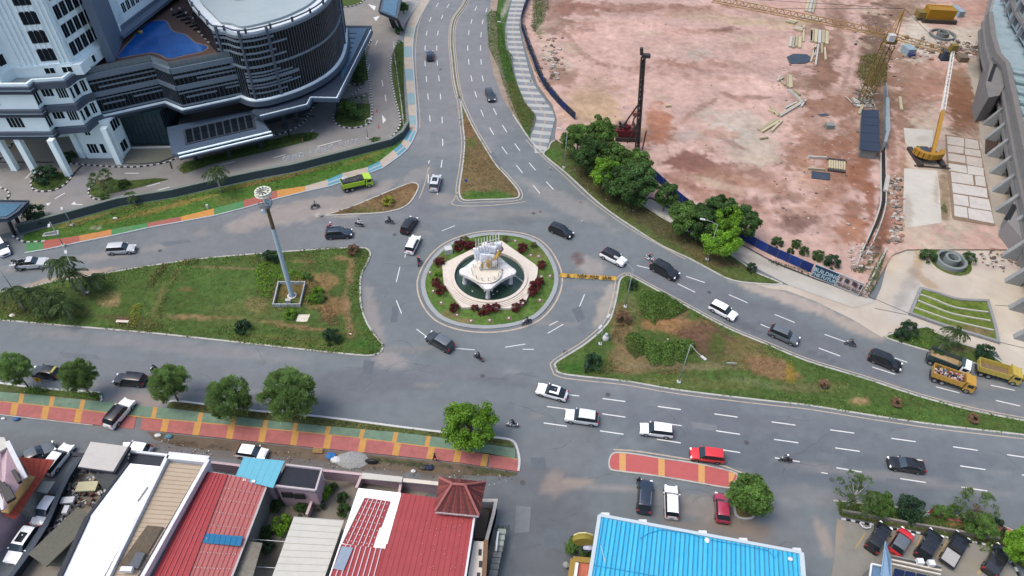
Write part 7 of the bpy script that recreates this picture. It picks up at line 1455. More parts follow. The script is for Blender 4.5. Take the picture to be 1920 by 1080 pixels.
def walls(root,q,ztop,m,z0=0,name='wall',inset=.25):
    pl=offset(ccw([(p[0],p[1])for p in q]),inset); mb=MB(); mb.prism(pl,z0,ztop); return mb.build(name,m,root)
def house(label,q,z,name='house',cat='house'):
    cx=sum(p[0]for p in q)/len(q); cy=sum(p[1]for p in q)/len(q); return thing(name,label,cat,(cx,cy,0))
RED1=mat('roof_red_dark',C(178,62,68),.65,var=.10,vscale=1.0,dirt=.35,dirtcol=C(150,84,84),dscale=.5); RED2=mat('roof_red_faded',C(208,122,118),.65,var=.10,vscale=1.2,dirt=.35,dirtcol=C(206,136,128),dscale=.4); RED3=mat('roof_red',C(180,74,78),.65,var=.10,vscale=.8,dirt=.45,dirtcol=C(160,66,66),dscale=.3)
PINKW=mat('wall_pink',C(220,190,200),.75,var=.07,dirt=.3); WHW=mat('wall_white',C(232,234,236,.62),.6,var=.05,dirt=.25); GREYW=mat('wall_grey_dirty',C(150,152,148),.85,var=.2,dirt=.6,dscale=.5); DARKW=mat('wall_dark',C(52,58,68),.7,var=.15,dirt=.2,dirtcol=C(90,96,104))
ROOFW=mat('roof_bright_white',C(250,251,252,.9),.5,var=.03,vscale=.8,dirt=.12,dirtcol=C(214,218,220)); ROOFC=mat('roof_cream',C(222,220,210),.65,var=.06,vscale=1.2,dirt=.25,dirtcol=C(196,192,178)); ROOFG=mat('roof_grey_flat',C(216,212,206),.8,var=.04,dirt=.2); TANR=mat('roof_tan',C(204,186,162),.75,var=.06,vscale=1,dirt=.4,dirtcol=C(176,150,120),dscale=.4)
CYAN=mat('roof_cyan',C(112,198,222),.55,var=.05,dirt=.1,dirtcol=C(140,200,214)); BLKR=mat('roof_black',C(42,48,58),.8,var=.2,vscale=3); BLUER=mat('roof_blue',C(70,200,245,.6),.5,var=.07,vscale=.8,dirt=.45,dirtcol=C(90,200,236),dscale=.35)
BLUER2=mat('roof_blue_deep',C(62,190,238,.6),.5,var=.07,vscale=.8,dirt=.35,dirtcol=C(70,190,232),dscale=.35); SEAMB=mat('seam_blue',C(48,164,216),.6,var=.05)
# red house with ridge
z=6.0; e=4.9
A1,B1=P3((388,885),e),P3((425,890),z); C1_,D1=P3((425,890),z),P3((503,904),e)
root=house('red corrugated roof house with a blue skylight and a faded right slope',[P3((388,885),e),P3((503,904),e),P3((435,1085),e),P3((290,1085),e)],e)
bl_,br_,rb=P3((268,1120),e),P3((420,1120),e),P3((336,1120),z)
sheet_roof(root,A1,bl_,rb,B1,1,RED1,name='roof_underlay',seam=.0)
sheet_roof(root,A1,B1,rb,bl_,6,RED1,.06,seam_m=mat('seam_rose',C(206,110,116),.6))
sheet_roof(root,B1,D1,br_,rb,9,RED2,.035,seam_m=mat('seam_faded',C(186,92,92),.6))
for u in(.12,.22,.33,.44,.55,.66,.78,.9):
    a_,b_=B1.lerp(rb,u),D1.lerp(br_,u)
    for k in range(14):mb=MB(); p=a_.lerp(b_,(k+.5)/14); mb.box((p.x,p.y,p.z+.06),(.10,.10,.05)); mb.build('roof_bolt',mat('bolt_white',C(226,190,186),.6),root)
mb=MB(); mb.bar(B1+V((0,0,.08)),rb+V((0,0,.08)),.35,.08); mb.build('ridge_cap',RED1,root)
q=[P3(p,zz)for p,zz in(((385,1002),5.7),((457,1008),5.15),((452,1026),5.15),((381,1020),5.7))]; q=[p+V((0,0,.3))for p in q]
for k in range(7):mb=MB(); mb.slab([q[0].lerp(q[1],k/7+.004),q[0].lerp(q[1],(k+1)/7-.004),q[3].lerp(q[2],(k+1)/7-.004),q[3].lerp(q[2],k/7+.004)],.05); mb.build('skylight_sheet',mat('skylight_blue',C(20,128,178),.4,var=.05),root)
walls(root,[A1,D1,br_,bl_],e-.1,GREYW)
mb=MB(); mb.bar(A1,D1,.2,.18); mb.bar(D1,br_,.22,.16); mb.build('roof_edge',mat('edge_pale',C(206,200,198),.7),root)
for k in range(3):mb=MB(); p=A1.lerp(D1,.5+.15*k); mb.box((p.x,p.y-.5,p.z+.5),(.4,.3,.3)); mb.build('roof_vent',WHW,root)
# tan roof in white parapet
zt=6.2
o_=[(314,853),(390,861),(244,1120),(182,1120)]; root=house('white framed house with a long tan sheet roof and a dark lean-to',[P3(p,zt)for p in o_],zt); Q=[P3(p,zt)for p in o_]
walls(root,Q,zt-.9,WHW,inset=.02); Qi=[P3(p,zt-.55)for p in((318,868),(379,874),(232,1125),(168,1125))]; sheet_roof(root,Qi[0],Qi[3],Qi[2],Qi[1],30,TANR,.03,seam_m=mat('seam_tan',C(184,164,140),.8))
for a_,b_ in((0,1),(1,2),(0,3)):mb=MB(); mb.bar(Q[a_]-V((0,0,.45)),Q[b_]-V((0,0,.45+.003*a_)),.42 if a_+b_!=1 else .9,.9); mb.build('parapet',WHW,root)
lt2=[P3(p,5.9)for p in((276,985),(306,988),(262,1062),(222,1060))]; mb=MB(); mb.slab(lt2,.08); mb.build('dirty_sheet',mat('old_sheet',C(110,98,82),.9,var=.3),root)
lt3=[P3(p,6.3)for p in((256,1034),(272,1037),(258,1066),(240,1062))]; mb=MB(); mb.slab(lt3,.3); mb.build('water_unit',mat('unit_grey',C(96,104,112),.6),root)
mb=MB(); p=P3((238,1068),6.4); mb.box(p,(1.2,.5,.5)); mb.build('air_conditioner',WHW,root)
# white roof
root=house('long bright white flat roof house next to the tan roof',[P3(p,6)for p in((242,868),(306,874),(185,1100),(105,1100))],6)
Qw=[P3(p,6.0)for p in((243,869),(306,875),(170,1125),(95,1125),(167,970))]
mb=MB(); mb.prism([(p.x,p.y)for p in Qw],5.6,6.0); mb.build('roof',ROOFW,root); walls(root,Qw,5.6,WHW,inset=.1)
mb=MB(); mb.bar(Qw[4]+V((-.1,0,.1)),Qw[3]+V((-.1,0,.1)),.5,.35); mb.bar(Qw[0]+V((-.1,0,.1)),Qw[4]+V((-.1,0,.1)),.25,.25); mb.build('dark_side_wall',DARKW,root)
a_,b_=P3((277,913),6.1),P3((258,940),6.1); mb=MB(); mb.bar(a_,b_,.1,.25); mb.build('roof_upstand',M_KERB,root)
mb=MB(); pz=[P3(p,5.2)for p in((244,848),(314,856),(308,874),(240,868))]; mb.slab(pz,.2); mb.build('front_canopy',DARKW,root)
mb=MB(); mb.bar(P3((240,846),5.5),P3((314,854),5.5),.3,.3); mb.build('canopy_edge',WHW,root)
# grey flat roof and junk court
root=house('square pale grey flat roof house in front of the alley',[P3(p,6.6)for p in((170,828),(240,838),(212,890),(146,876))],6); Qg=[P3(p,6.6)for p in((170,828),(240,837),(212,884),(146,875))]
mb=MB(); mb.prism([(p.x,p.y)for p in Qg],6.2,6.6); mb.build('roof',ROOFG,root); walls(root,Qg,6.2,GREYW,inset=.5)
mb=MB(); mb.bar(P3((243,839),6.3),P3((214,888),6.3),.35,.5); mb.build('side_beam',DARKW,root); mb=MB(); mb.bar(P3((146,877),6.5),P3((212,887),6.5),.12,.35); mb.build('gutter',DARKW,root)
for k in range(4):mb=MB(); p=P3((160+k*15,884),5.4); mb.box(p,(.6,.3,.5)); mb.build('window',BLK,root)
blk=thing('lane_wall','black topped wall along the narrow lane of parked white cars','wall',(*g2(90,970),0)); wl2=[g2(*p,1.7)for p in((153,853),(128,892),(110,928),(97,960),(86,985),(56,1033),(24,1076),(-15,1130))]
polybands(blk,wl2,0,1.7,-.25,.2,DARKW,'wall_body'); polybands(blk,wl2,1.7,1.8,-.3,.3,mat('wall_cap_blue',C(72,84,98),.7,var=.15),'coping'); mb=MB(); mb.bar(G(137,852,1.7),G(158,854,1.7),.5,.3); mb.build('end_cap',DARKW,blk)
# court floor with clutter
court2=sheet('back_court',W([(150,870),(235,890),(180,960),(110,1095),(20,1095),(70,1000)],0),.05,(150,144,132),[(165,905,20,8,(110,104,94),.7),(120,1000,30,20,(100,98,84),.8,-50),(150,960,16,10,(176,150,110),.7),(90,1040,30,12,(100,98,86),.8)],.5,M_CONC,s=90,mottle=.3)
cr=random.Random(11); CLM=[mat('clutter_%d'%i,C(*c),.7,var=.3)for i,c in enumerate(((206,210,212),(150,152,156),(70,74,82),(170,150,124),(196,190,180),(120,70,66)))]
jm=MB()
for k in range(170):
    u=cr.random(); px,py=(140+cr.uniform(-10,60),900+cr.uniform(-10,50))if u< .5 else(110-(cr.random())*60+40*u,960+cr.random()*90)
    p=G(px,py,.3); jm.box((p[0],p[1],.3+cr.random()*.3),(cr.uniform(.1,.7),cr.uniform(.08,.35),cr.uniform(.1,.5)),cr.uniform(0,3),cr.randrange(6))
o=jm.build('scrap',CLM,kind='stuff')
for nm,lab,px,py,sz,m in(('yellow_board','pale yellow board lying in the cluttered court',163,912,(2.4,1.3,.15),mat('board_yellow',C(214,210,170),.7)),('white_sheet','white sheet over the court beside the lane wall',127,938,(1.5,.8,.3),WHW),('white_box','small white box in the court below the white sheet',124,956,(.6,1.0,.4),WHW),('shed_roof','large grey weathered shed roof in the court by the white roof',118,1005,(3.0,6.5,.2),mat('shed_roof',C(112,112,100),.85,var=.2))):
    p=G(px,py,1.0 if nm!='shed_roof' else 2.2); mb=MB(); mb.box((p[0],p[1],1.0 if nm!='shed_roof' else 2.2),sz,.1 if nm!='shed_roof' else-.45); mb.box((p[0],p[1],.5),(sz[0]*.8,sz[1]*.8,1.0)); tag(mb.build(nm,m),lab,nm.split('_')[-1])
# pink gabled house and orange red lean-to
root=house('pink house with white slanted gable trims at the picture corner',[P3(p,7.5)for p in((-40,830),(14,828),(50,900),(-20,960))],7); Qp=[P3(p,5.0)for p in((-120,800),(8,832),(44,897),(0,958),(-90,1060),(-160,1120))]
walls(root,Qp,5.0,PINKW,inset=.3)
a,t,L,n=wall_frame(tuple(P3((50,902),6.2))[:2],tuple(P3((10,975),6.2))[:2])
tri=[P3((14,828),8.6),P3((48,897),6.4)]; mb=MB(); mb.bar(tri[0],tri[1],.5,.45); mb.build('gable_trim',WHW,root); mb=MB(); mb.bar(P3((-30,862),8.0),P3((8,955),5.6),.5,.4); mb.build('gable_trim',WHW,root)
mb=MB(); mb.slab([P3(p,8.4)for p in((-60,815),(8,820),(16,836),(-50,880))],.3); mb.build('roof',ROOFC,root); mb=MB(); mb.slab([P3(p,zz)for p,zz in(((2,848),7.6),((14,838),8.2),((44,898),6.1),((6,955),6.1))],.15); mb.build('pink_slope_wall',PINKW,root)
for(px,py,w_,h_)in((14,868,.35,1.4),(30,892,.4,1.9),(10,918,.5,2.2),(14,926,.9,1.8),(2,912,.4,1.6)):
    p=P3((px,py),7.3); mb=MB(); mb.bar((p.x-h_*.35,p.y+h_*.35,7.2),(p.x+h_*.35,p.y-h_*.35,7.0),w_,.5); mb.build('window',BLK,root)
root=house('orange red lean-to roof beside the pink house over the lane',[P3(p,3.6)for p in((32,857),(102,862),(30,974),(10,968))],3.6,'lean_to','roof'); ORR=mat('roof_orange_red',C(196,84,62),.75,var=.12,vscale=1.2,dirt=.35,dirtcol=C(170,70,52))
QA=[P3(p,zz)for p,zz in(((34,857),4.6),((103,862),3.6),((78,900),3.5),((58,893),4.4))]; QB=[P3(p,zz)for p,zz in(((58,893),4.4),((78,900),3.5),((29,974),3.5),((8,966),4.4))]
sheet_roof(root,QA[0],QA[1],QA[2],QA[3],5,ORR,.03); sheet_roof(root,QB[0],QB[3],QB[2],QB[1],6,ORR,.03); walls(root,[QA[0],QA[1],QB[2],QB[3]],3.2,GREYW,inset=1.6)
mb=MB(); mb.bar(P3((60,893),4.7),P3((10,962),4.7),.9,.25); mb.build('balcony_ledge',mat('ledge_ochre',C(176,144,92),.8,var=.2),root)
mb=MB(); mb.slab([P3(p,2.6)for p in((80,902),(103,903),(88,925),(68,921))],.12); tag(mb.build('small_lean_to',mat('grey_lean',C(150,158,154),.8,var=.15)),'small grey lean-to roof between the orange roof and the lane wall','roof')
# cyan roof, black roof with pink walls
root=house('light blue flat sheet roof above the alley car',[P3(p,5.4)for p in((457,857),(534,864),(512,914),(440,896))],5); Qc=[P3(p,5.4)for p in((457,857),(534,864),(512,915),(440,897))]
sheet_roof(root,Qc[0],Qc[1],Qc[2],Qc[3],6,CYAN,.012,seam_m=CYAN); walls(root,Qc,5.2,PINKW,inset=.6)
root=house('black tarred roof house with pink walls beside the light blue roof',[P3(p,5)for p in((536,871),(603,879),(592,917),(515,911))],5); Qb=[P3(p,4.9)for p in((535,872),(604,880),(592,920),(514,911))]
mb=MB(); mb.prism([(p.x,p.y)for p in Qb],4.4,4.75); mb.build('roof',BLKR,root); walls(root,Qb,4.4,PINKW,inset=.12)
for a_,b_ in((0,1),(1,2),(2,3)):mb=MB(); mb.bar(Qb[a_],Qb[b_]+V((0,0,-.002*a_)),.22,.35); mb.build('parapet',mat('parapet_pale',C(216,204,206),.75,var=.1,dirt=.3),root)
for k in(.25,.55):mb=MB(); p=Qb[3].lerp(Qb[2],k); mb.box((p.x,p.y-.1,3.2),(1.3,.1,1.2)); mb.build('window',BLK,root)
# cream roof
root=house('cream sheet metal roof house between the two red roofs',[P3(p,5.6)for p in((551,969),(645,976),(600,1100),(505,1100))],5); Qk=[P3(p,zz)for p,zz in(((551,969),5.4),((645,976),5.4),((594,1125),5.9),((494,1125),5.9))]
sheet_roof(root,Qk[0],Qk[3],Qk[2],Qk[1],12,ROOFC,.025,seam_m=mat('seam_cream',C(206,204,192),.7)); walls(root,Qk,5.2,GREYW,inset=.3)
# courtyard walls pink, front alley walls
t=thing('courtyard_wall','pink garden walls along the alley in front of the houses','wall',(*g2(700,900),0)); 
for pts,hh in(([(390,866),(455,874)],2.0),([(604,882),(690,891),(760,902),(830,912)],2.0),([(600,888),(590,925),(575,965)],1.8),([(678,892),(668,915)],1.9),([(753,900),(748,925)],1.9)):
    q=[g2(*p,hh)for p in pts]; polybands(t,q,0,hh,-.1,.1,PINKW,'wall_body'); polybands(t,q,hh,hh+.08,-.16,.16,mat('pink_cap',C(226,200,204),.8,var=.08),'coping')
mb=MB(); mb.slab([P3(p,2.8)for p in((680,886),(755,894),(753,904),(677,897))],.15); mb.build('gate_roof',ROOFC,t)
mb=MB(); mb.slab([P3(p,2.6)for p in((753,896),(822,903),(822,910),(753,903))],.15); mb.build('gate_roof',M_CREAMST,t)
sheet('courtyard_ground',W([(500,915),(605,890),(680,896),(830,915),(640,1000),(540,1095),(430,1095),(500,960)]),.04,(158,152,138),[(560,960,50,30,(150,144,126),.6),(620,930,30,20,(166,160,146),.6),(510,1040,30,30,(110,104,92),.8),(700,910,60,5,(70,60,56),.8)],.5,M_CONC,s=91,mottle=.25)
mb=MB(); mb.slab([P3(p,4.2)for p in((468,1015),(492,1018),(470,1095),(430,1095))],.2); tag(mb.build('grey_annex_roof',mat('annex_roof',C(146,142,130),.9,var=.25,dirt=.5)),'dirty grey annex roof at the right foot of the faded red slope','roof')
t=thing('washing_line','thin white washing lines across the narrow yard','washing line',(*g2(500,1020),0))
for a_,b_ in(((470,1011),(540,1016)),((470,1062),(535,1066))):mb=MB(); mb.bar(P3(a_,2.5),P3(b_,2.5),.06,.06); mb.build('line',WHW,t)
# red and white roof house
zr=6.4
root=house('big red roof house with white patched left side and panel seams',[P3(p,zr)for p in((672,916),(892,970),(872,1090),(622,1090))],zr)
R0=[P3(p,zr-.25)for p in((672,915),(752,924),(700,1125),(602,1125))]; mb=MB(); mb.slab(R0,.15); mb.build('white_roof',ROOFW,root)
Q1=[P3(p,zr-.02)for p in((684,933),(734,941),(690,1030),(640,1015))]
sheet_roof(root,P3((684,933),zr-.1),P3((732,940),zr-.1),P3((700,1028),zr-.1),P3((642,1018),zr-.1),6,RED1,.06,seam_m=mat('seam_white',C(232,220,222),.6),sw=.1)
sheet_roof(root,P3((640,1020),zr-.12),P3((724,1030),zr-.12),P3((700,1125),zr-.12),P3((604,1125),zr-.12),9,RED1,.06,seam_m=mat('seam_white',None),sw=.1)
for u in range(7):
    for v in range(6):mb=MB(); p=P3((684,933),zr).lerp(P3((732,940),zr),(v+.5)/6).lerp(P3((642,1018),zr).lerp(P3((700,1028),zr),(v+.5)/6),(u+.5)/7); mb.box((p.x,p.y,zr),(.12,.12,.06)); mb.build('roof_bolt',mat('bolt_white',None),root)
mb=MB(); mb.slab([P3(p,zr+.02)for p in((712,990),(731,985),(722,1028),(700,1026))],.05); mb.build('white_patch',ROOFW,root)
mb=MB(); mb.slab([P3(p,zr+.05)for p in((641,1024),(662,1027),(644,1070),(625,1066))],.05); mb.build('blue_grey_patch',mat('patch_bluegrey',C(156,174,192),.6),root)
mb=MB(); mb.slab([P3(p,zr+.06)for p in((741,926),(752,927),(726,1020),(716,1018))],.08); mb.build('white_roof',ROOFW,root)
R1=[P3(p,zr)for p in((752,924),(893,968),(868,1125),(698,1125))]
sheet_roof(root,P3((752,924),zr),P3((893,944),zr),P3((866,1125),zr),P3((696,1125),zr),15,RED3,.02,seam_m=mat('seam_red',C(176,60,64),.7),sw=.05)
walls(root,[P3((672,915),zr),P3((893,946),zr),P3((866,1125),zr),P3((602,1125),zr)],zr-.5,WHW,inset=.2)
mb=MB(); mb.bar(P3((893,946),zr+.1),P3((866,1125),zr+.1),.22,.2); mb.build('roof_edge',WHW,root)
rr2=random.Random(5)
for k in range(30):mb=MB(); p=P3((790+rr2.random()*80,975+rr2.random()*95),zr+.08); mb.box(p,(.12,.1,.06)); mb.build('roof_bolt',mat('bolt_rose',C(214,130,128),.6),root)
# hipped tile pavilion: each tile course a part
root=house('dark red hipped tile roof pavilion at the corner of the red roof',[P3(p,7.2)for p in((824,895),(911,904),(897,967),(816,959))],7)
hc=[P3((824,896),7.2),P3((911,904),7.2),P3((898,967),7.2),P3((816,959),7.2)]; r1,r2=P3((848,908),9.2),P3((872,910),9.2)
TILE=[mat('tile_%d'%i,C(*c),.85,var=.2,vscale=4)for i,c in enumerate(((128,68,66),(108,58,58),(146,78,72)))]; TR=mat('tile_ridge',C(188,116,110),.8,var=.2,vscale=3)
def hip(a,b,c,d,n):
    for i in range(n):
        for j in range(6):
            u0,u1=i/n+.004,(i+1)/n-.004; v0,v1=j/6,(j+1)/6; P_=lambda u,v:a.lerp(b,u).lerp(d.lerp(c,u),v)
            q=[P_(u0,v0),P_(u1,v0),P_(u1,v1),P_(u0,v1)]; mb=MB(); nn=(q[1]-q[0]).cross(q[3]-q[0]); nn=nn.normalized()if nn.length>1e-6 else V((0,0,1)); nn=nn if nn.z>0 else-nn
            q=[q[0]+nn*.10,q[1]+nn*.05,q[2]+nn*.0,q[3]+nn*.05]; mb.slab(q,.1); mb.build('roof_tile',TILE[(i*7+j*3)%3],root)
hip(hc[3],hc[2],r2,r1,14); hip(hc[2],hc[1],r2,r2,8); hip(hc[1],hc[0],r1,r2,10); hip(hc[0],hc[3],r1,r1,8)
for a_,b_ in((hc[0],r1),(hc[3],r1),(hc[1],r2),(hc[2],r2),(r1,r2)):mb=MB(); mb.tube([a_+V((0,0,.1)),b_+V((0,0,.14))],.15,6); mb.build('ridge_tile',TR,root)
mb=MB(); mb.bar(hc[3]-V((0,0,.1)),hc[2]-V((0,0,.1)),.25,.25); mb.build('gutter',mat('parapet_pale',None),root); walls(root,hc,6.8,GREYW,inset=.7)
# walled side yard and facade with small windows
t=thing('side_yard','pale walled side yard with tall blank facade right of the tiled pavilion','yard',(*g2(915,990),0))
q=[g2(*p,2.6)for p in((902,938),(930,938),(926,960),(912,1012),(896,1010))]; polybands(t,q[:4],0,2.6,-.2,.2,M_CREAMST,'wall_body')
mb=MB(); mb.prism([g2(*p,1.0)for p in((896,946),(920,950),(908,1010),(890,1008))],0,1.0); mb.build('yard_floor',mat('yard_brown',C(118,106,96),.9,var=.2),t)
qa=[g2(*p,5.0)for p in((889,1014),(914,1016),(906,1120),(870,1120))]; mb=MB(); mb.prism(qa,0,5.0); mb.build('facade',M_CREAMST,t)
for(px,py)in((900,1036),(901,1058),(897,1080)):mb=MB(); p=P3((px,py),5.0); mb.box((p.x,p.y,4.95),(.35,.7,.25)); mb.build('window',BLK,t)
mb=MB(); mb.box(P3((909,1050),5.05),(.5,4.5,.12)); mb.build('brown_panel',mat('panel_brown',C(140,110,84),.8),t)
t=thing('stepping_wall','row of square grey concrete blocks standing along the side street','wall',(*g2(940,1040),0))
for k in range(9):mb=MB(); p=P3((941-k*2.2,996+k*11),1.8); mb.box((p.x,p.y,.9),(.95,.62,1.8-.02*(k%2))); mb.build('concrete_block',GREYW if k>2 else mat('block_pale',C(186,196,182),.8,var=.15),t)
mb=MB(); mb.bar(P3((934,998),2.2),P3((930,1034),2.2),.18,.5); mb.build('white_post',WHW,t); hedge('weeds on the end of the concrete block row',[(930,988),(955,988),(955,996),(930,996)],.8,'shrub',30,.2,seed=44)
# blue roof hall
zb=7.0; root=house('hall with a wide bright blue corrugated roof and white edges',[P3(p,zb)for p in((1124,966),(1502,1036),(1506,1090),(1106,1090))],zb,'hall','hall')
qb=[P3(p,zb)for p in((1124,967),(1502,1037),(1512,1160),(1096,1140))]; sheet_roof(root,qb[0],qb[1],qb[2],qb[3],44,BLUER,.045,mats=[BLUER,BLUER2,BLUER,BLUER,BLUER2],seam_m=SEAMB,sw=.06); walls(root,qb,zb-.3,WHW,inset=.15)
for a_,b_,w_ in((qb[0],qb[1],.35),(qb[0],qb[3],.4),(qb[1],qb[2],.5)):mb=MB(); mb.bar(a_+V((0,0,.06)),b_+V((0,0,.06)),w_,.3+.003*w_); mb.build('edge_trim',mat('trim_pale_blue',C(214,230,236),.6,var=.05),root)
for u in(.03,.22,.52,.72,.98):mb=MB(); p=qb[0].lerp(qb[1],u); mb.box((p.x,p.y+.25,zb+.05),(.9,.35,.3)); mb.build('gutter_bracket',WHW,root)
for pts in([(1200,1010),(1215,1000),(1240,993),(1290,1000),(1330,1012),(1400,1024),(1440,1032),(1452,1046),(1462,1036)],[(1110,1059),(1150,1066),(1230,1080)],[(1126,1022),(1135,1054)]):
    mb=MB(); mb.tube([tuple(P3(p,zb+.13))for p in pts],.035,4); mb.build('roof_cable',SEAMB if len(pts)>2 else WHW,root)
mb=MB(); mb.blob(P3((1326,1013),zb+.15),(.3,.35,.12)); mb.build('white_patch',WHW,root); mb=MB(); mb.blob(P3((1482,1048),zb+.15),(.3,.25,.12)); mb.build('white_patch',WHW,root)
# round yellow sign, small red roof and sign board
g=G(1094,1012,5.0); t=thing('round_sign','big round mustard yellow sign seen from above beside the blue roof','sign',(g[0],g[1],0)); mb=MB(); mb.lathe([(.01,.35),(1.15,.35),(1.25,.2),(1.25,-.2),(1.15,-.35),(.01,-.35)],n=24); mb.v=[(x+g[0],g[1]+z_*1.0,5.0+y*.8-z_*.3)for x,y,z_ in mb.v]; mb.build('sign_disc',mat('sign_mustard',C(160,146,56),.6,var=.12,dirt=.3),t); mb=MB(); mb.tube([(g[0]-1.1,g[1]+.3,5.4),(g[0]-.6,g[1]+.35,5.85),(g[0]+.2,g[1]+.35,6.0),(g[0]+1.0,g[1]+.3,5.6)],.09,5); mb.build('rim_trim',mat('rim_cream',C(236,230,170),.5),t); mb=MB(); mb.bar((g[0],g[1],0),(g[0],g[1],4.6),.2); mb.build('post',STEEL,t)  # cream tube follows the upper rim of the disc
g=G(1103,1027,4.0); t=thing('oval_sign','small white oval sign with a dark stripe by the blue roof edge','sign',(g[0],g[1],0)); mb=MB(); mb.blob((g[0],g[1],4.0),(.62,.4,.35),0,12,8); mb.build('sign_disc',mat('sign_lilac',C(206,210,236),.6),t,smooth_=True); mb=MB(); mb.box((g[0],g[1]-.36,4.1),(1.0,.1,.1)); mb.build('stripe',mat('stripe_navy',C(40,50,90),.6),t); mb=MB(); mb.bar((g[0],g[1]+.2,0),(g[0],g[1]+.2,3.8),.12); mb.build('post',STEEL,t)
root=house('low red tiled kiosk with mustard edges left of the blue roof',[P3(p,3.4)for p in((1068,1045),(1106,1048),(1100,1110),(1062,1110))],3,'kiosk','kiosk'); kq=[P3(p,3.4)for p in((1076,1053),(1110,1056),(1104,1125),(1066,1125))]
sheet_roof(root,kq[0],kq[1],kq[2],kq[3],5,mat('kiosk_red',C(206,120,96),.8,var=.2,vscale=2),.02); MU=mat('mustard_trim',C(170,142,66),.7,var=.1)
for a_,b_ in((0,1),(0,3)):mb=MB(); mb.bar(kq[a_]+V((-.1,.2,.1)),kq[b_]+V((-.1,.2,.1)),.6,.35-.003*b_); mb.build('trim',MU,root)
walls(root,kq,3.2,MU,inset=.1); mb=MB(); mb.bar(P3((1082,1055),3.7),P3((1078,1085),3.7),.35,.15); mb.build('white_strip',WHW,root)
g=G(1062,1060,.4); mb=MB(); mb.blob((g[0],g[1],.5),(.45,.4,.5),0,8,6,.1); tag(mb.build('stone_ball',mat('stone_grey',C(170,174,170),.8,var=.2)),'pale round stone by the kiosk corner','stone')
# bottom right building with glass awnings
root=house('grey kiosk with white frame, pale blue sail and dark solar panels',[P3(p,3.4)for p in((1630,1055),(1770,1050),(1780,1120),(1620,1120))],3,'kiosk','kiosk')
sq=[P3(p,3.4)for p in((1672,1042),(1765,1062),(1770,1125),(1655,1125))]; walls(root,sq,3.2,mat('kiosk_stone',C(146,146,136),.85,var=.25),inset=0)
for k in range(4):
    a_,b_=sq[0].lerp(sq[1],.1+.22*k),sq[0].lerp(sq[1],.1+.22*(k+1)-.02); dn=(sq[3]-sq[0])*.4; o1=(sq[3]-sq[0])*.28
    mb=MB(); mb.slab([a_+o1+V((0,0,.15)),b_+o1+V((0,0,.15)),b_+o1+dn+V((0,0,.15)),a_+o1+dn+V((0,0,.15))],.08); mb.build('solar_panel',mat('solar_navy',C(32,46,84),.25,var=.1),root)
for k in range(3):mb=MB(); o1=(sq[3]-sq[0])*(.02+.09*k); mb.bar(sq[0]+o1+V((0,0,.1)),sq[1]+o1+V((0,0,.1)),.16,.3); mb.build('ledge',M_CREAMST if k else GREYW,root)
sl=[P3((1661,1015),6.0),P3((1672,1052),4.0),P3((1672,1100),3.5),P3((1650,1100),3.5)]; mb=MB(); mb.slab(sl,.1); mb.build('sail',mat('sail_blue',C(150,184,214),.5,var=.08),root)
fq=[P3(p,4.2)for p in((1634,1057),(1655,1062),(1650,1100),(1628,1100))]; 
for a_,b_ in((0,1),(0,3)):mb=MB(); mb.bar(fq[a_],fq[b_]-V((0,0,.002*b_)),.18,.18); mb.build('white_frame',WHW,root)
mb=MB(); mb.slab([p-V((0,0,.3))for p in fq],.1); mb.build('blue_awning',mat('awning_blue',C(110,146,180),.4),root); walls(root,fq,3.6,GREYW,inset=.1)
for i,(px,py)in enumerate(((1725,1053),(1746,1056))):mb=MB(); p=P3((px,py),3.9); mb.box(p,(.7,.6,.5)); mb.build('air_conditioner',WHW,root)
# flag, planter, potted garden wall gate
g=G(1735,968,.2); t=thing('flag','drooping red and white flag on a short pole in the car park garden','flag',(g[0],g[1],0)); mb=MB(); mb.tube([(g[0]+.15,g[1],0),(g[0]+.2,g[1],3.0)],.035,6); mb.build('pole',STEEL,t)
mb=MB(); mb.add([(g[0]+.18,g[1]-.05,2.9),(g[0]-.05,g[1]-.12,1.9),(g[0]-.2,g[1]-.05,1.2),(g[0]+.12,g[1]-.1,1.15),(g[0]+.3,g[1],1.9)],[(0,1,4),(1,2,3,4)]); mb.add([(g[0]+.18,g[1]+.0,2.9),(g[0]-.05,g[1]-.06,1.9),(g[0]-.2,g[1]+.0,1.2),(g[0]+.12,g[1]-.04,1.15),(g[0]+.3,g[1]+.05,1.9)],[(4,1,0),(4,3,2,1)]); mb.build('red_half',PAINT['red'],t)
mb=MB(); mb.add([(g[0]-.2,g[1]-.05,1.2),(g[0]+.12,g[1]-.1,1.15),(g[0]+.25,g[1]-.1,.35),(g[0]-.35,g[1]-.1,.4),(g[0]-.2,g[1]+.0,1.2),(g[0]+.12,g[1]-.02,1.15),(g[0]+.25,g[1]-.02,.35),(g[0]-.35,g[1]-.02,.4)],[(0,3,2,1),(4,5,6,7),(0,4,7,3),(1,2,6,5),(2,3,7,6)]); mb.build('white_half',WHW,t)
pl_=ccw(resample(smooth(W([(1374,935),(1376,965),(1385,974),(1402,976),(1414,972),(1418,958),(1430,935),(1405,915),(1380,920)]),3,True),.6,True)); strip('planter_kerb',pl_,0,.25,-.02,.3,[M_KERB],True); sheet('planter_soil',offset(pl_,.2),.2,(118,104,74),[(1385,960,10,8,(150,140,90),.8)],.4,M_TURF,s=95)
mb=MB(); a_=G(1620,985,.5)
t=thing('white_pipe_rail','bent white pipe rail at the start of the parking row kerb','rail',(a_[0],a_[1],0)); mb.tube([G(1612,980,.5),G(1618,988,.5),G(1624,990,.5),G(1632,989,.5),G(1633,981,.5)],.09,6); mb.build('pipe',WHW,t)
mb.__init__(); mb.box((a_[0],a_[1],.25),(.1,.1,.5)); mb.build('support',WHW,t)
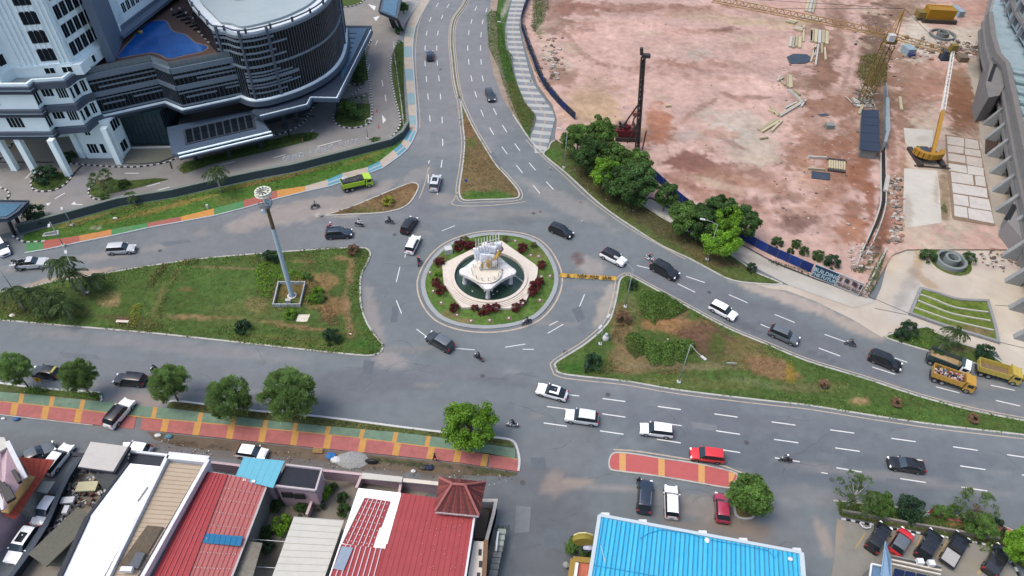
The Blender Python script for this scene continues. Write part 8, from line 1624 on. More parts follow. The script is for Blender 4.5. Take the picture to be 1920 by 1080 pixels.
# alley odds and ends
g=G(660,862,.2); mb=MB(); mb.lathe([(1.7,.03),(1.2,.25),(.5,.42),(.01,.45)],(g[0],g[1]),18,sx=1.25,sy=.8); rq=random.Random(2); mb.v=[(x+rq.uniform(-.12,.12),y+rq.uniform(-.12,.12),z_+rq.uniform(0,.08))for x,y,z_ in mb.v]; tag(mb.build('gravel_heap',mat('gravel_grey',C(176,178,176),.95,var=.3,vscale=5,bump=.8)),'round heap of grey gravel below the red pavement','gravel heap')
for nm,lab,px,py,sz,m in(('tarpaulin','blue and white tarpaulin next to the gravel heap',620,855,(.7,.55,.35),mat('tarp_blue',C(50,130,200),.6,var=.2)),('tarpaulin','white plastic sheet between tarpaulin and gravel heap',630,862,(.75,.5,.3),WHW),('pallet','wooden pallet propped at the red pavement edge',596,845,(.75,.5,.12),mat('pallet_wood',C(196,160,100),.8,var=.2)),('rubbish_bag','pale rubbish bag below the red pavement near the driveway',296,816,(.45,.3,.25),WHW),('rubbish_bag','teal rubbish bag next to the pale bag',316,818,(.55,.3,.25),mat('bag_teal',C(96,150,170),.6,var=.2)),
   ('rubbish_bag','blue rubbish bag at the left pavement edge',30,785,(.5,.3,.22),mat('bag_blue',C(60,110,170),.6)),('rubbish_bag','little white bag at the left pavement edge',6,784,(.3,.2,.18),WHW),('parked_scooter_cover','dark covered scooter at the far end of the gravel heap',697,866,(.9,.35,.5),BLK),('rubbish_bag','black rubbish bags in the weeds under the pavement',795,876,(.7,.4,.3),BLK),('rubbish_bag','dark blue bag among the litter in the weeds',806,877,(.5,.4,.3),mat('bag_navy',C(40,56,90),.6)),('rubbish_bag','white bag in front of the dark bags',775,883,(.35,.25,.2),WHW)):
    g=G(px,py,.2); mb=MB(); mb.blob((g[0],g[1],sz[2]*.6),sz,0,9,6,.12,random.Random(int(px)))if nm!='pallet' else[mb.box((g[0],g[1]-.3+.2*k,.3+.0*k),(1.3,.12,.08))for k in range(4)]
    tag(mb.build(nm,m),lab,nm.split('_')[-1])
lit=MB(); lr=random.Random(8)
for k in range(260):
    px=lr.uniform(290,960); py=812+(px-290)*.11+lr.uniform(8,34); p=G(px,py,.05); s_=lr.uniform(.03,.12); lit.box((p[0],p[1],.06),(s_*1.5,s_,s_),lr.uniform(0,3),lr.randrange(6))
lit.build('litter',CLM,kind='stuff')
g=G(718,890,.1); 
for k in range(3):
    pass
# ------------------------------------------------------------------ hoarding and banner round the site
HB_=[mat('hoarding_blue_%d'%i,C(*c),.6,var=.08,dirt=.25,dirtcol=C(90,110,150))for i,c in enumerate(((24,60,140),(30,70,156),(20,54,126)))]; HBD=mat('hoarding_navy',C(30,52,88),.6,var=.1,dirt=.2)
def hoarding(label,pxs,h,ms,step=2.0):
    pts=resample(smooth([g2(*p,0)for p in pxs],3),step); t=thing('hoarding_fence',label,'fence',(*pts[len(pts)//2],0),0,'blue hoarding round the construction site')
    for i in range(len(pts)-1):
        a,tt,L,n=wall_frame(pts[i],pts[i+1]); mb=MB(); wbox(mb,a,tt,n,.03,L-.03,.05,h,-.03,.03)
        for k in range(4):wbox(mb,a,tt,n,L*(k+.4)/4,L*(k+.6)/4,.05,h,.03,.07)
        mb.build('hoarding_panel',ms[i%len(ms)],t)
        mb=MB(); mb.box((*pts[i],h/2),(.1,.1,h+.15)); mb.build('post',STEEL,t)
hoarding('long navy hoarding curving beside the striped path',[(1003,-40),(992,0),(977,42),(986,80),(1001,120),(1015,155),(1042,192),(1078,227)],2.0,[HBD,HB_[2],HBD])
hoarding('bright blue hoarding running behind the verge trees to the banner',[(1185,300),(1235,345),(1283,388),(1340,425),(1398,456),(1440,478),(1480,496),(1519,513)],2.1,HB_)
bq=[g2(1519,519),g2(1608,556)]; t=thing('site_banner','printed hoarding banner with a navy half and a photo half by the yard entrance','banner',(*bq[0],0)); a,tt,L,n=wall_frame(*bq)
mb=MB(); wbox(mb,a,tt,n,0,L*.5,.4,2.9,-.04,.04); mb.build('navy_panel',mat('banner_navy',C(40,66,96),.5,var=.25,vscale=.8,dirt=.6,dirtcol=C(90,140,160),dscale=.6),t)
mb=MB(); wbox(mb,a,tt,n,L*.503,L,.4,2.9,-.04,.04); mb.build('photo_panel',mat('banner_photo',C(196,180,178),.5,var=.35,vscale=1.4,dirt=.8,dirtcol=C(90,80,84),dscale=1.0),t)
for s in(0,.5,1):mb=MB(); wbox(mb,a,tt,n,L*s-.06,L*s+.06,0,3.05,-.08,.08); mb.build('frame_post',MWF,t)
mb=MB(); wbox(mb,a,tt,n,0,L,2.9,3.0,-.06,.07); wbox(mb,a,tt,n,0,L,.3,.4,-.06,.07); mb.build('frame_rail',MWF,t)
ang=math.atan2(tt[1],tt[0]); wtm=mat('letter_pale',C(190,220,230,.62),.6)
for txt,u,z,sz in(('BUILDING',.27,1.9,1.15),('THE FUTURE',.27,.95,.95),('OPENING SOON',.76,.85,.8)):p=a+tt*L*u+n*.06; text_mesh(txt,sz,wtm if u< .5 else mat('letter_dark',C(50,50,60),.6),t,(p[0],p[1],z),(R_(90),0,ang),sx=.8,bold=.015)
rq=random.Random(4)
for k in range(9):mb=MB(); s=L*(.54+.05*k); wbox(mb,a,tt,n,s,s+.35+rq.random()*.3,1.5+rq.random()*.3,2.2+rq.random()*.5,.04,.05); mb.build('printed_figure',[mat('fig_%d'%i,C(*c),.6,var=.3)for i,c in enumerate(((120,84,80),(214,200,196),(80,76,90)))][k%3],t)
strip('entrance_wall',W([(1617,556),(1628,535),(1645,500),(1660,470)]),-.15,.15,0,.7,[M_KERB])
# ------------------------------------------------------------------ drilling rig
RB=mat('rig_black',(.035,.03,.03),.6,var=.3,dirt=.4,dirtcol=(.12,.05,.04),dscale=1.0); RRD=mat('rig_red',C(120,36,50),.6,var=.3,dirt=.4,dirtcol=(.05,.03,.03)); RP=mat('rig_rust',C(166,112,96),.8,var=.2)
b0=np.array(G(1194,284,0)); tp_=np.array(G(1206,108,19.3)); t=thing('drilling_rig','tall black pile drilling rig with red machinery standing behind the verge trees','drilling rig',tuple(b0))
ax_=(tp_-b0)/np.linalg.norm(tp_-b0); w=.32
for sx,sy in((-w,-w),(w,-w),(w,w),(-w,w)):mb=MB(); mb.bar(b0+np.array([sx,sy,.3]),tp_+np.array([sx,sy,0]),.20); mb.build('mast_chord',RB,t)
for k in range(20):
    p,q=b0+(tp_-b0)*k/20,b0+(tp_-b0)*(k+1)/20
    for(x1,y1,x2,y2)in((-w,-w,w,-w),(w,-w,w,w),(w,w,-w,w),(-w,w,-w,-w)):mb=MB(); mb.bar(p+np.array([x1,y1,.2]),q+np.array([x2,y2,.2]),.11); mb.build('mast_brace',RB,t)
mb=MB(); mb.bar(b0+np.array([.1,0,1.0]),tp_+np.array([.1,0,-.4]),.28); mb.build('drill_string',RB,t)
mb=MB(); mb.box(tp_+np.array([.5,0,.4]),(1.5,.9,.6)); mb.bar(tp_+np.array([-.4,0,.6]),tp_+np.array([-.6,0,1.9]),.6,.6); mb.build('crown_block',RB,t)
p1,p2=np.array(G(1157,252,1.2)),b0+(tp_-b0)*.55; mb=MB(); mb.tube([p1,p2],.17,6); mb.build('back_stay',RB,t); mb=MB(); mb.tube([np.array(G(1176,268,1.2)),b0+(tp_-b0)*.35],.12,6); mb.build('back_stay',RB,t)
mb=MB(); mb.tube([b0+np.array([1.0,-.2,0]),b0+np.array([1.1,-.2,5.0])],.14,6); mb.build('side_pipe',RB,t)
cb0=np.array(G(1177,258,1.2)); mb=MB(); mb.box(cb0+np.array([0,0,-.4]),(5.0,.7,.8)); mb.box(cb0+np.array([0,2.4,-.4]),(5.0,.7,.8)); mb.build('track',RB,t)
mb=MB(); mb.box(cb0+np.array([-.4,1.2,.8]),(4.2,2.4,1.4)); mb.build('engine_house',RRD,t)
rr3=random.Random(9)
for k in range(16):mb=MB(); c=cb0+np.array([rr3.uniform(-2.2,1.8),rr3.uniform(.2,2.2),rr3.uniform(1.4,3.0)]); mb.box(c,(rr3.uniform(.3,1.0),rr3.uniform(.3,.8),rr3.uniform(.3,1.1)),rr3.random()); mb.build('winch_part',[RRD,RB,RP,STEEL][k%4],t)
mb=MB(); mb.tube([cb0+np.array([.6,1,2]),cb0+np.array([.8,1,4.0]),cb0+np.array([1.2,1,4.6])],.18,6); mb.box(cb0+np.array([1.0,1,5.0]),(1.2,.8,.8)); mb.build('operator_frame',RP,t)
# ------------------------------------------------------------------ tower crane
CY=mat('crane_yellow',C(190,152,84),.6,var=.15,dirt=.35,dirtcol=C(120,96,60)); CYO=mat('crane_ochre',C(140,122,64),.7,var=.2,dirt=.3,dirtcol=C(90,80,50))
base=np.array(G(1617,196,0)); H_=14.5; t=thing('tower_crane','yellow lattice tower crane with a long thin jib reaching over the pink soil','crane',tuple(base)); hw=1.0
for sx in(-hw,hw):
    for sy in(-hw,hw):mb=MB(); mb.bar(base+np.array([sx,sy,0]),base+np.array([sx,sy,H_]),.16); mb.build('mast_chord',CYO,t)
for k in range(11):
    z0,z1=H_*k/11,H_*(k+1)/11
    for(x1,y1,x2,y2)in((-hw,-hw,hw,-hw),(hw,-hw,hw,hw),(hw,hw,-hw,hw),(-hw,hw,-hw,-hw)):
        mb=MB(); s_=1 if k%2 else-1; a_,b_=((x1,y1),(x2,y2))[::s_]; mb.bar(base+np.array([*a_,z0]),base+np.array([*b_,z1]),.09); mb.bar(base+np.array([x1,y1,z1]),base+np.array([x2,y2,z1]),.08); mb.build('mast_brace',CYO,t)
top=base+np.array([0,0,H_]); je=np.array(G(1335,2,H_+1.5)); jd=(je-top); jd[2]=0; jL=np.hypot(jd[0],jd[1]); jd/=jL; nn=np.array([-jd[1],jd[0],0]); jz=H_+1.5; jo=np.array([top[0],top[1],jz])
ce=np.array(G(1792,104,jz)); cL=np.hypot(*(ce-jo)[:2])
def lattice(p,q,w_,h_,nseg,nm,m=CY):
    d=(q-p)/np.linalg.norm(q-p); n_=np.cross(d,[0,0,1]); n_/=np.linalg.norm(n_); up_=np.array([0,0,h_])
    for o_ in(n_*w_/2,-n_*w_/2,up_):mb=MB(); mb.bar(p+o_,q+o_,.12); mb.build('jib_chord',m,t)
    for k in range(nseg):
        a_,b_=p+(q-p)*k/nseg,p+(q-p)*(k+1)/nseg; c_=(a_+b_)/2+up_; mb=MB()
        for(x,y)in((a_+n_*w_/2,c_),(c_,b_+n_*w_/2),(a_-n_*w_/2,c_),(c_,b_-n_*w_/2),(a_+n_*w_/2,b_-n_*w_/2)):mb.bar(x,y,.07)
        mb.build('jib_lacing',m,t)
lattice(jo,jo+jd*jL,1.3,1.2,26,'jib'); cd=(ce-jo)/np.linalg.norm(ce-jo); lattice(jo,jo+cd*cL,1.4,.9,9,'counter_jib')
mb=MB(); mb.box(jo-np.array([0,0,.7]),(2.2,2.2,.9)); mb.build('slewing_ring',CYO,t); mb=MB(); mb.box(jo+np.array([-.6,-1.2,.4]),(1.3,1.1,1.4)); mb.build('cab',M_KERBW,t)
apex=np.array(G(1682,28,jz+5.5)); 
for sx,sy in((-.8,-.8),(.8,-.8),(.8,.8),(-.8,.8)):mb=MB(); mb.bar(jo+np.array([sx,sy,0]),jo+np.array([.2,.2,6]),.16); mb.build('peak_leg',CY,t)
pk=jo+np.array([.2,.2,6])
for q in(jo+jd*jL*.62+np.array([0,0,1.2]),jo+jd*jL*.95+np.array([0,0,1.2]),jo+cd*cL*.9):mb=MB(); mb.tube([pk,q],.045,4); mb.build('tie_rope',RB,t)
mb=MB(); q=jo+cd*cL*.88; mb.box(q+np.array([0,0,-.4]),(2.2,1.6,2.0)); mb.build('counterweight',mat('weight_dark',C(70,78,92),.7,var=.2),t)
mb=MB(); mb.box((base[0],base[1],.3),(4,4,.7)); mb.build('foundation',M_CONC if False else M_KERB,t)
# ------------------------------------------------------------------ mobile crane with telescopic boom
mcb=np.array(G(1742,300,.8)); t=thing('crawler_crane','yellow mobile crane with a yellow and white boom on the concrete track','crane',tuple(mcb)); bt=np.array(G(1787,94,17)); bm_=np.array(G(1768,208,8)); b00=np.array(G(1748,292,2.2))
MYC=mat('crane_body_yellow',C(188,142,50),.6,var=.2,dirt=.35,dirtcol=C(130,96,50)); LATW=mat('lattice_white',C(214,214,208,.8),.6,var=.2,dirt=.4)
mb=MB(); mb.bar(b00,bm_,.7,.65); mb.build('boom_lower',MYC,t); dB=(bt-bm_)
for sx,sz in((-.32,-.3),(.32,-.3),(.32,.3),(-.32,.3)):mb=MB(); mb.bar(bm_+np.array([sx,0,sz]),bt+np.array([sx*.7,0,sz*.7]),.15); mb.build('boom_chord',LATW,t)
for k in range(15):mb=MB(); p,q=bm_+dB*k/15,bm_+dB*(k+1)/15; mb.bar(p+np.array([-.32,0,.3]),q+np.array([.32,0,-.3]),.1); mb.bar(p+np.array([.32,0,.3]),q+np.array([-.32,0,.3]),.1); mb.build('boom_lacing',LATW,t)
mb=MB(); mb.box(bt+np.array([0,.2,.3]),(1.3,1.2,1.6)); mb.build('boom_head',CYO,t)
mb=MB(); mb.box(mcb+np.array([-.9,1.7,.5]),(2.2,2.4,1.7)); mb.build('cab',mat('cab_dark_glass',(.03,.04,.05),.2,var=.3),t); mb=MB(); mb.box(mcb+np.array([-.6,3.2,.9]),(1.8,1.0,.4)); mb.build('cab_roof',mat('cab_cream',C(214,200,150),.6),t)
mb=MB(); arc=[mcb+np.array([2.6*math.cos(a_)-.2,2.0*math.sin(a_)+1.2,1.4])for a_ in np.linspace(PI*.95,PI*1.95,10)]
for k in range(9):mb.bar(arc[k],arc[k+1],1.0,1.2+.002*k)
mb.build('counterweight',MYC,t); mb=MB(); mb.lathe([(.05,1.2),(2.0,1.2),(2.1,1.7),(.1,1.8)],(mcb[0],mcb[1]+1.2),16); mb.build('turntable',mat('rust_brown',C(130,84,50),.8,var=.2),t)
for sx in(-2.3,2.3):mb=MB(); mb.box(mcb+np.array([sx,1.2,-.3]),(.9,6.5,1.0)); mb.build('track',RB,t)
mb=MB(); mb.bar(mcb+np.array([-3.4,-1.6,-.5]),mcb+np.array([3.6,-2.2,-.5]),.5,.3); mb.build('outrigger',RB,t)
# yellow container machine at the top
g=np.array(G(1758,30,1.5)); t=thing('yellow_machine','big yellow boxy machine on black tracks at the top of the site','machine',(g[0],g[1],0)); mb=MB(); mb.box((g[0],g[1]-.2,2.6),(7.2,3.4,2.6),-.05); mb.build('housing',mat('machine_yellow',C(182,136,30),.6,var=.12,dirt=.4,dirtcol=C(120,96,50)),t); mb=MB(); mb.box((g[0]-.1,g[1]+1.2,4.0),(6.4,.6,.3),-.05); mb.build('roof_strip',mat('strip_orange',C(226,180,120),.6),t)
mb=MB(); mb.box((g[0]-4.6,g[1]+.4,1.8),(2.0,2.6,1.6),-.05); mb.build('cab',CYO,t); 
for dy in(-1.9,1.2):mb=MB(); mb.box((g[0],g[1]+dy,.7),(9.0,1.0,1.2),-.05); mb.build('track',RB,t)
# ------------------------------------------------------------------ concrete rings
def rings(label,px,py,R,r,m):
    x,y,_=G(px,py,.5); t=thing('concrete_fountain',label,'fountain',(x,y,0)); mb=MB(); mb.lathe([(R,0),(R,.9),(R-.5,.9),(R-.5,.25),(r+.1,.2)],(x,y),36); mb.build('outer_ring',m,t,autos=40); mb=MB(); mb.lathe([(r,.2),(r,1.4),(r-.4,1.4),(r-.4,.5)],(x,y),28); mb.build('inner_ring',m,t,autos=40)
    mb=MB(); mb.lathe([(R-.5,.26),(.01,.26)],(x,y),28); mb.build('basin_floor',mat('basin_dark',C(62,66,68),.8,var=.2),t)
CG=mat('cast_concrete',C(146,156,154),.8,var=.12,dirt=.35)
rings('large double concrete ring basin with green bushes in the pale yard',1783,489,2.55,1.25,CG); rings('smaller oval ring basin at the top of the site beside rubble',1767,66,3.3,1.5,mat('cast_concrete_pale',C(126,134,134),.8,var=.2,dirt=.4))
sheet('basin_surround',circ(3.4,40,c=np.array(g2(1782,492))),.1,(96,116,60),[(1782,505,20,8,(120,120,70),.7)],.5,M_TURF,s=70)
# ------------------------------------------------------------------ terraced garden
tq=smooth(W([(1727,543),(1757,551),(1790,562),(1820,565),(1850,566)],.2),3)+[g2(1863,610,.2),g2(1869,640,.2)]+smooth(W([(1869,640),(1830,628),(1770,610),(1708,588)],.2),3)[1:]
tq=ccw(tq); terr=sheet('terrace_lawn',tq,.3,(116,136,62),[(1800,620,50,8,(140,124,84),.6),(1790,580,50,6,(84,116,44),.5),(1830,625,30,8,(150,128,100),.7)],.4,M_TURF,s=71,mottle=.3); strip('terrace_border',tq,-.35,.1,0,.5,[mat('border_grey',C(160,164,164),.8,var=.1,dirt=.3)],True)
for k,pts in enumerate([[(1723,552),(1752,562),(1790,577),(1852,586)],[(1718,563),(1750,576),(1790,590),(1856,602)],[(1714,577),(1750,590),(1790,603),(1862,620)]]):
    strip('terrace_step',smooth(W(pts,.3),4),-.12,.12,.2,.5,[mat('step_pale',C(206,206,190),.8,var=.1)])
# ------------------------------------------------------------------ beams, boards and mats on the soil
BM=[mat('beam_%d'%i,C(*c),.8,var=.12,dirt=.3,dirtcol=C(150,120,96))for i,c in enumerate(((214,202,168),(206,206,200),(190,180,150)))]
beams=[(1524,-6,1517,22,2.6,3),(1502,30,1538,38,2.0,3),(1475,38,1492,42,2.4,2),(1489,52,1505,56,2.0,2),(1486,70,1484,88,1.6,2),(1497,68,1495,88,1.8,2),(1507,48,1506,78,.5,1),(1522,58,1520,78,.5,1),(1537,56,1536,80,4.6,5),(1530,84,1520,116,.5,1),(1534,84,1529,122,.5,1),(1541,82,1541,100,.5,1),(1546,90,1548,112,.5,1),(1528,90,1527,104,.5,1),(1478,140,1479,164,.9,2),(1483,142,1484,164,.5,1),
 (1480,168,1506,192,.8,2),(1487,168,1500,178,.5,1),(1502,193,1462,217,.8,2),(1494,192,1472,203,.5,1),(1461,218,1446,202,.7,2),(1442,206,1452,212,.5,1),(1510,188,1502,200,.5,1),(1458,226,1426,245,1.5,2),(1466,226,1446,246,.6,1),(1462,143,1458,152,.5,1),(1465,152,1472,160,.5,1),(1461,150,1468,146,.5,1),(1602,190,1640,199,1.0,1),(1618,196,1610,214,.8,1),(1687,182,1690,206,.7,1),(1660,358,1665,330,.9,1),(1425,260,1440,258,.4,1),(1248,199,1258,198,.5,1),(1515,294,1550,296,.4,1),(1515,316,1546,318,.5,1),(1636,200,1630,165,.6,1)]
for i,(x0,y0,x1,y1,w_,nb_)in enumerate(beams):
    a_,b_=np.array(G(x0,y0,.55)),np.array(G(x1,y1,.55)); d=(b_-a_)[:2]; L_=np.hypot(*d); d=d/max(L_,.1); nv=np.array([-d[1],d[0],0]); 
    wl_=['short','medium','long'][0 if L_<2 else 1 if L_<4 else 2]; od='pointing away' if abs(d[1])> .9 else('lying across' if abs(d[0])> .9 else 'slanting'); ct_={1:'single beam',2:'pair of beams',3:'bundle of three beams',5:'wide pallet of beams'}[nb_]
    t=thing('beam_stack' if nb_>1 else 'timber_beam','%s pale %s %s, %s'%(wl_,ct_,od,'above the dark tarpaulin' if y0<64 else 'beside the dark tarpaulin' if y0<108 else 'at the pink puddle edge' if y0<190 and x0<1560 else 'at the lower zigzag end' if y0<250 and x0<1560 else 'by the scaffold' if y0<250 else 'near the formwork'),'beams' if nb_>1 else 'beam',(a_[0],a_[1],0),0,'pale beams on the construction site')
    for k in range(nb_):off=nv*((k-(nb_-1)/2)*w_/nb_); mb=MB(); e=np.array([d[0],d[1],0])*(.2*((k*7)%3)); mb.bar(a_+off+e,b_+off+e,w_/nb_*.86,.45); mb.build('beam',BM[(i+k)%3],t)
def flat(nm,lab,cat,pxs,z,m,h=.08):
    mb=MB(); mb.prism(W(pxs),z-h,z); tag(mb.build(nm,m),lab,cat)
TARPD=mat('tarp_dark',C(68,80,94),.5,var=.2,vscale=.8,bump=.5,bscale=2)
flat('tarpaulin','dark grey pointed tarpaulin on the pink soil below the beam stacks','tarpaulin',[(1474,110),(1487,104),(1512,105),(1524,115),(1508,122),(1480,122)],.5,TARPD)
flat('dark_mat','dark rectangular mat beside the wooden form','mat',[(1521,324),(1555,328),(1555,341),(1520,337)],.45,TARPD,.15)
flat('dark_puddle','thin dark puddle north of the small grey block','puddle',[(1530,217),(1548,215),(1556,219),(1540,221)],.36,TARPD)
g=G(1555,238,.5); mb=MB(); mb.box((g[0],g[1],.7),(1.7,1.4,1.1)); tag(mb.build('grey_block',CG),'small grey concrete block on the brown soil','block')
t=thing('formwork','wooden slatted form with black end beams on the soil','formwork',G(1568,310)); 
for k in range(7):mb=MB(); mb.prism(W([(1552+k*4.6,301+k*.6),(1555.6+k*4.6,301.5+k*.6),(1555.6+k*4.6,319+k*.6),(1552+k*4.6,318.5+k*.6)]),.2,.6); mb.build('board',BM[0],t)
for a_,b_ in(((1552,299),(1586,303)),((1552,319),(1585,323))):mb=MB(); mb.bar(G(*a_,.4),G(*b_,.4),.6,.5); mb.build('end_beam',RB,t)
g=G(1632,250,.5); t=thing('site_shed','dark blue-black sheet roof of the site shed beside the trench','shed',(g[0],g[1],0)); sq=[P3(p,2.4)for p in((1616,205),(1648,206),(1650,285),(1612,280))]
for i in range(5):mb=MB(); mb.slab([sq[0].lerp(sq[3],i/5+.003),sq[1].lerp(sq[2],i/5+.003),sq[1].lerp(sq[2],(i+1)/5-.003),sq[0].lerp(sq[3],(i+1)/5-.003)],.12); mb.build('roof_sheet',mat('shed_navy',C(52,64,84),.5,var=.15),t)
walls(t,sq,2.2,GREYW,inset=.4)
g=G(1652,230,1); t=thing('trench_sheet_wall','long pale blue grey metal sheet wall along the trench','wall',(g[0],g[1],0))
wq=[(1655,172),(1657,200),(1657,235),(1657,262),(1652,283)]
for i in range(4):a_,b_=g2(*wq[i]),g2(*wq[i+1]); mb=MB(); mb.bar((*a_,1.1),(*b_,1.1),[.2,.7,.9,.6][i],2.4); mb.build('wall_sheet',mat('sheet_bluegrey',C(158,172,178),.5,var=.12,dirt=.3),t)
t=thing('scaffold','tangle of scaffold tubes beside the tower crane foot','scaffold',(*g2(1622,190),0)); rs5=random.Random(3)
for k in range(26):a_=np.array(G(rs5.uniform(1603,1640),rs5.uniform(166,204),rs5.uniform(.3,1.6))); b_=a_+np.array([rs5.uniform(-2,2),rs5.uniform(-4,4),rs5.uniform(-.3,.6)]); mb=MB(); mb.tube([a_,b_],.09,5); mb.build('tube',[RB,BM[1],STEEL][k%3],t)
# trench
strip('trench_edge',smooth(W([(1650,290),(1650,340),(1650,380),(1642,410),(1630,440),(1614,475),(1605,500)]),3),-.12,.12,-.2,.5,[M_KERB]); strip('trench_edge',smooth(W([(1659,270),(1660,330),(1660,380),(1652,415),(1638,450),(1622,480)]),3),-.1,.1,-.2,.45,[M_KERB])
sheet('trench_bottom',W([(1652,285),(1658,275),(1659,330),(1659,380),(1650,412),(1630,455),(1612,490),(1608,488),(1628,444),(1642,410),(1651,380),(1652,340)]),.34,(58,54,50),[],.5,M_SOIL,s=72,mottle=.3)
# rubble: rocks along the track, the top yard and scattered through the site
RKM=[mat('rock_%d'%i,C(*c),.9,var=.25)for i,c in enumerate(((196,184,172),(150,140,132),(214,208,200),(120,104,94),(186,140,122)))]; rk=MB(); rs6=random.Random(12)
def rocks(n,fx,smin,smax):
    for _ in range(n):
        px,py=fx(); s_=rs6.uniform(smin,smax); p=G(px,py,.3); rk.blob((p[0],p[1],.26+s_*.3),(s_*rs6.uniform(.8,1.5),s_,s_*.6),rs6.randrange(5),5,3,.3,rs6)
rocks(150,lambda:(rs6.gauss(1680-(lambda y:max(0,y-420)*.12)(0),6),rs6.uniform(330,460)),.12,.55); rocks(120,lambda:(rs6.uniform(1700,1850),rs6.gauss(90,10)),.2,.8); rocks(90,lambda:(rs6.uniform(1590,1640),rs6.uniform(455,505)),.12,.45)
rocks(200,lambda:(rs6.uniform(1440,1650),rs6.uniform(120,440)),.08,.3); rocks(160,lambda:(rs6.uniform(1010,1450),rs6.uniform(0,420)),.06,.22); rocks(70,lambda:(rs6.gauss(1036,12),rs6.uniform(70,160)),.15,.6); rocks(60,lambda:(rs6.uniform(1840,1915),rs6.gauss(482,10)),.1,.35); rocks(80,lambda:(rs6.uniform(1600,1700),rs6.uniform(20,180)),.15,.5)
rk.build('rubble',RKM,kind='stuff')
hedge('yellow green scrub around the crane mast',[(1612,110),(1640,105),(1662,130),(1660,162),(1640,165),(1612,162),(1606,140)],1.4,'olive',12,.35,seed=60); hedge('weeds at the side of the concrete track',[(1760,385),(1772,383),(1776,402),(1765,405)],.5,'shrub',22,.2,seed=61)
hedge('mossy weed line at the foot of the slabs',[(1765,410),(1800,420),(1836,428),(1832,436),(1800,432),(1770,422)],.15,'olive',14,.2,seed=62)
g=G(1703,95,1); t=thing('site_container','small pale blue jumbled container near the crane','container',(g[0],g[1],0)); mb=MB(); mb.box((g[0],g[1],1.1),(2.2,3.0,1.8),.2); mb.build('container_body',mat('container_pale',C(160,184,196),.6,var=.3),t); mb=MB(); mb.box((g[0]+.2,g[1]-2.0,.7),(1.4,1.0,1.2),.1); mb.build('blue_bin',mat('bin_navy',C(70,80,130),.6),t)
g=G(1795,22,1); mb=MB(); mb.box((g[0],g[1],1.0),(1.6,4.5,1.9),.1); tag(mb.build('pale_bundle',mat('container_pale',None)),'pale blue wrapped bundle right of the yellow machine','bundle')
g=G(1808,108,1); t=thing('stone_pile_box','square brown crate beside the boom tip','crate',(g[0],g[1],0)); mb=MB(); mb.box((g[0]-.5,g[1],.8),(2.2,2.6,1.5)); mb.build('crate_body',mat('crate_brown',C(130,116,96),.8,var=.3),t)
flat('brown_plate','dark brown square steel plate on the pale yard beside the grey building','plate',[(1846,264),(1869,268),(1867,295),(1845,291)],.55,mat('plate_brown',C(78,60,52),.8,var=.2,vscale=3),.25)
# potholes of the right yard: debris pile
# ------------------------------------------------------------------ unfinished grey building at the right edge
BT=mat('building_taupe',C(120,119,118,.72),.8,var=.08,vscale=.4,dirt=.3,dirtcol=C(104,98,98)); BG=mat('building_concrete',C(136,140,140,.8),.85,var=.12,vscale=.5,dirt=.4,dirtcol=C(100,104,104)); BGL=mat('building_pale_blue',C(150,170,178,.7),.6,var=.15,vscale=.5,dirt=.4,dirtcol=C(110,130,136)); BD=mat('building_dark',C(40,42,46),.7,var=.2)
Zp=8.6; top_l=[g2(*p,Zp)for p in((1857,22),(1862,66),(1872,100),(1889,118),(1926,290),(1990,560))]
bld=thing('unfinished_building','grey unfinished concrete building with slanted buttresses and pale stepped upper floors','building',(top_l[2][0]+5,top_l[2][1],0))
far=[g2(2300,560,Zp),g2(2300,-60,Zp),g2(1880,-60,Zp)]
mb=MB(); mb.prism(top_l+far,3.2,Zp-1.2,cap_bottom=True); mb.build('podium_wall',BG,bld); mb=MB(); mb.prism(offset(ccw(top_l+far),1.0),0,3.4); mb.build('ground_floor',BD,bld)
polybands(bld,top_l,Zp-1.3,Zp+.1,-.6,.5,BT,'parapet'); polybands(bld,top_l,5.4,6.0,-.3,.7,BT,'floor_band'); polybands(bld,top_l,3.2,3.8,-.3,.5,BT,'floor_band')
mb=MB(); mb.prism(offset(ccw(top_l+far),.5),Zp-1.2,Zp-.9); mb.build('podium_roof',BGL,bld)
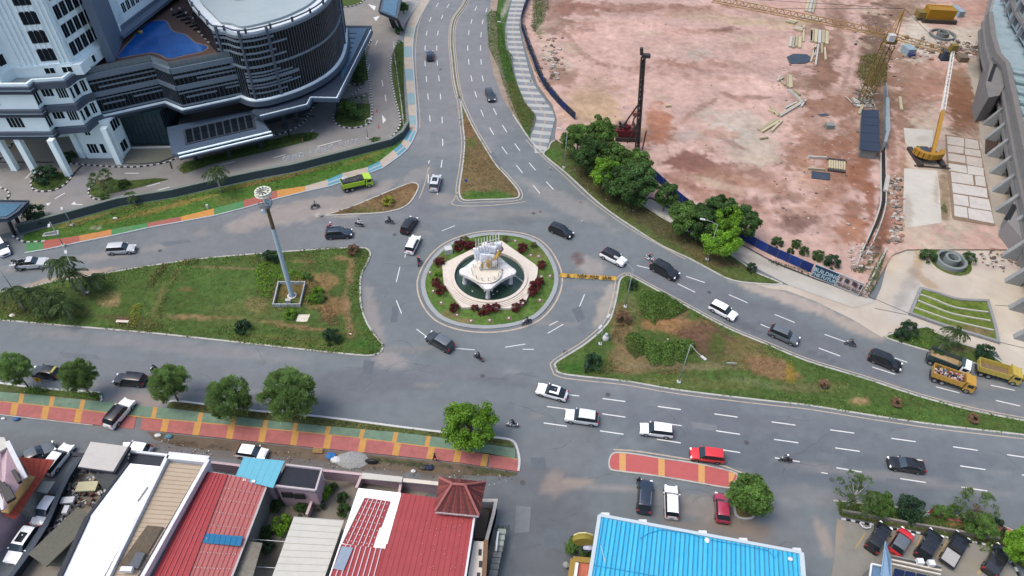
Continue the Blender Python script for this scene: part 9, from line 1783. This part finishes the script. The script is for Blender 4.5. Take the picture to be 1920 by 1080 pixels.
for i in range(3,5):
    a,tt,L,n=wall_frame(top_l[i],top_l[i+1]); k=max(1,int(L/6.0))
    for j in range(k+1):
        p=a+tt*(L*(j+.15)/k); q=p+n*2.4; wv=tt*.5; mb=MB(); mb.add([(*(p-wv),0),(*(q-wv),0),(*(p-wv),5.6),(*(p+wv),0),(*(q+wv),0),(*(p+wv),5.6)],[(0,2,1),(3,4,5),(1,2,5,4),(0,1,4,3)]); mb.build('buttress',BG,bld)
    for j in range(int(L/1.6)):
        mb=MB(); wbox(mb,a,tt,n,1.6*j+.1,1.6*j+1.35,Zp-.85,Zp-.35+.25*(j%3),-4.6-.5*(j%2),-.8); mb.build('roof_step',[BGL,mat('step_teal',C(128,156,158,.7),.6,var=.15)][j%2],bld)
mb=MB(); cw=[g2(*p,6)for p in((1846,160),(1860,100),(1884,110),(1884,160),(1872,182),(1852,186))]; mb.prism(cw,0,6.4); mb.build('corner_tower',BT,bld); mb=MB(); mb.bar(P3((1855,152),6.5),P3((1866,120),6.5),.7,.1); mb.build('slot',BD,bld)
for k in range(8):
    z=Zp+3.2*k; q=[g2(*p,Zp)for p in((1882,4),(1896,46),(1926,96),(1990,270),(2080,560))]
    pl4=q+[(far[0][0],far[0][1]),(far[1][0],far[1][1]),g2(1895,-50,Zp)]; mb=MB(); mb.prism(pl4,z,z+2.6); mb.build('upper_wall',BGL,bld); polybands(bld,q,z+2.6,z+3.2,-.5,.8,BG if k%2 else BT,'upper_slab')
    for i in range(len(q)-1):
        a,tt,L,n=wall_frame(q[i],q[i+1]); kk=max(1,int(L/3.2))
        for j in range(kk):window(bld,a,tt,n,L*(j+.15)/kk,L*(j+.8)/kk,z+.4,z+2.3,2,mat('teal_pane',(.04,.06,.065),.2,var=.3),BG)
        for j in range(0,kk+1,2):mb=MB(); wbox(mb,a,tt,n,L*j/max(kk,1)-.25,L*j/max(kk,1)+.25,z,z+2.6,-.1,.9); mb.build('pier',mat('pier_lilac',C(148,152,160,.75),.7,var=.1),bld)
low=[g2(*p,3.0)for p in((1893,395),(1925,325),(1990,380),(1990,560),(1912,452),(1886,420))]
mb=MB(); mb.prism(low,0,3.6); mb.build('side_block',mat('block_dark_grey',C(118,116,116,.9),.8,var=.08),bld); mb=MB(); mb.bar(P3((1888,412),3.5),P3((1903,385),3.5),.9,.3); mb.build('slot',BD,bld)
# grey apron strip beside the building
sheet('building_apron',W([(1812,119),(1850,130),(1858,180),(1880,260),(1896,350),(1890,420),(1905,455),(1880,440),(1862,420),(1850,340),(1838,265),(1826,180)]),.34,(180,172,158),[(1840,135,20,16,(150,142,130),.6),(1842,175,12,8,(120,100,76),.8),(1870,330,20,60,(196,184,168),.6)],.5,M_CONC,s=75,mottle=.25)
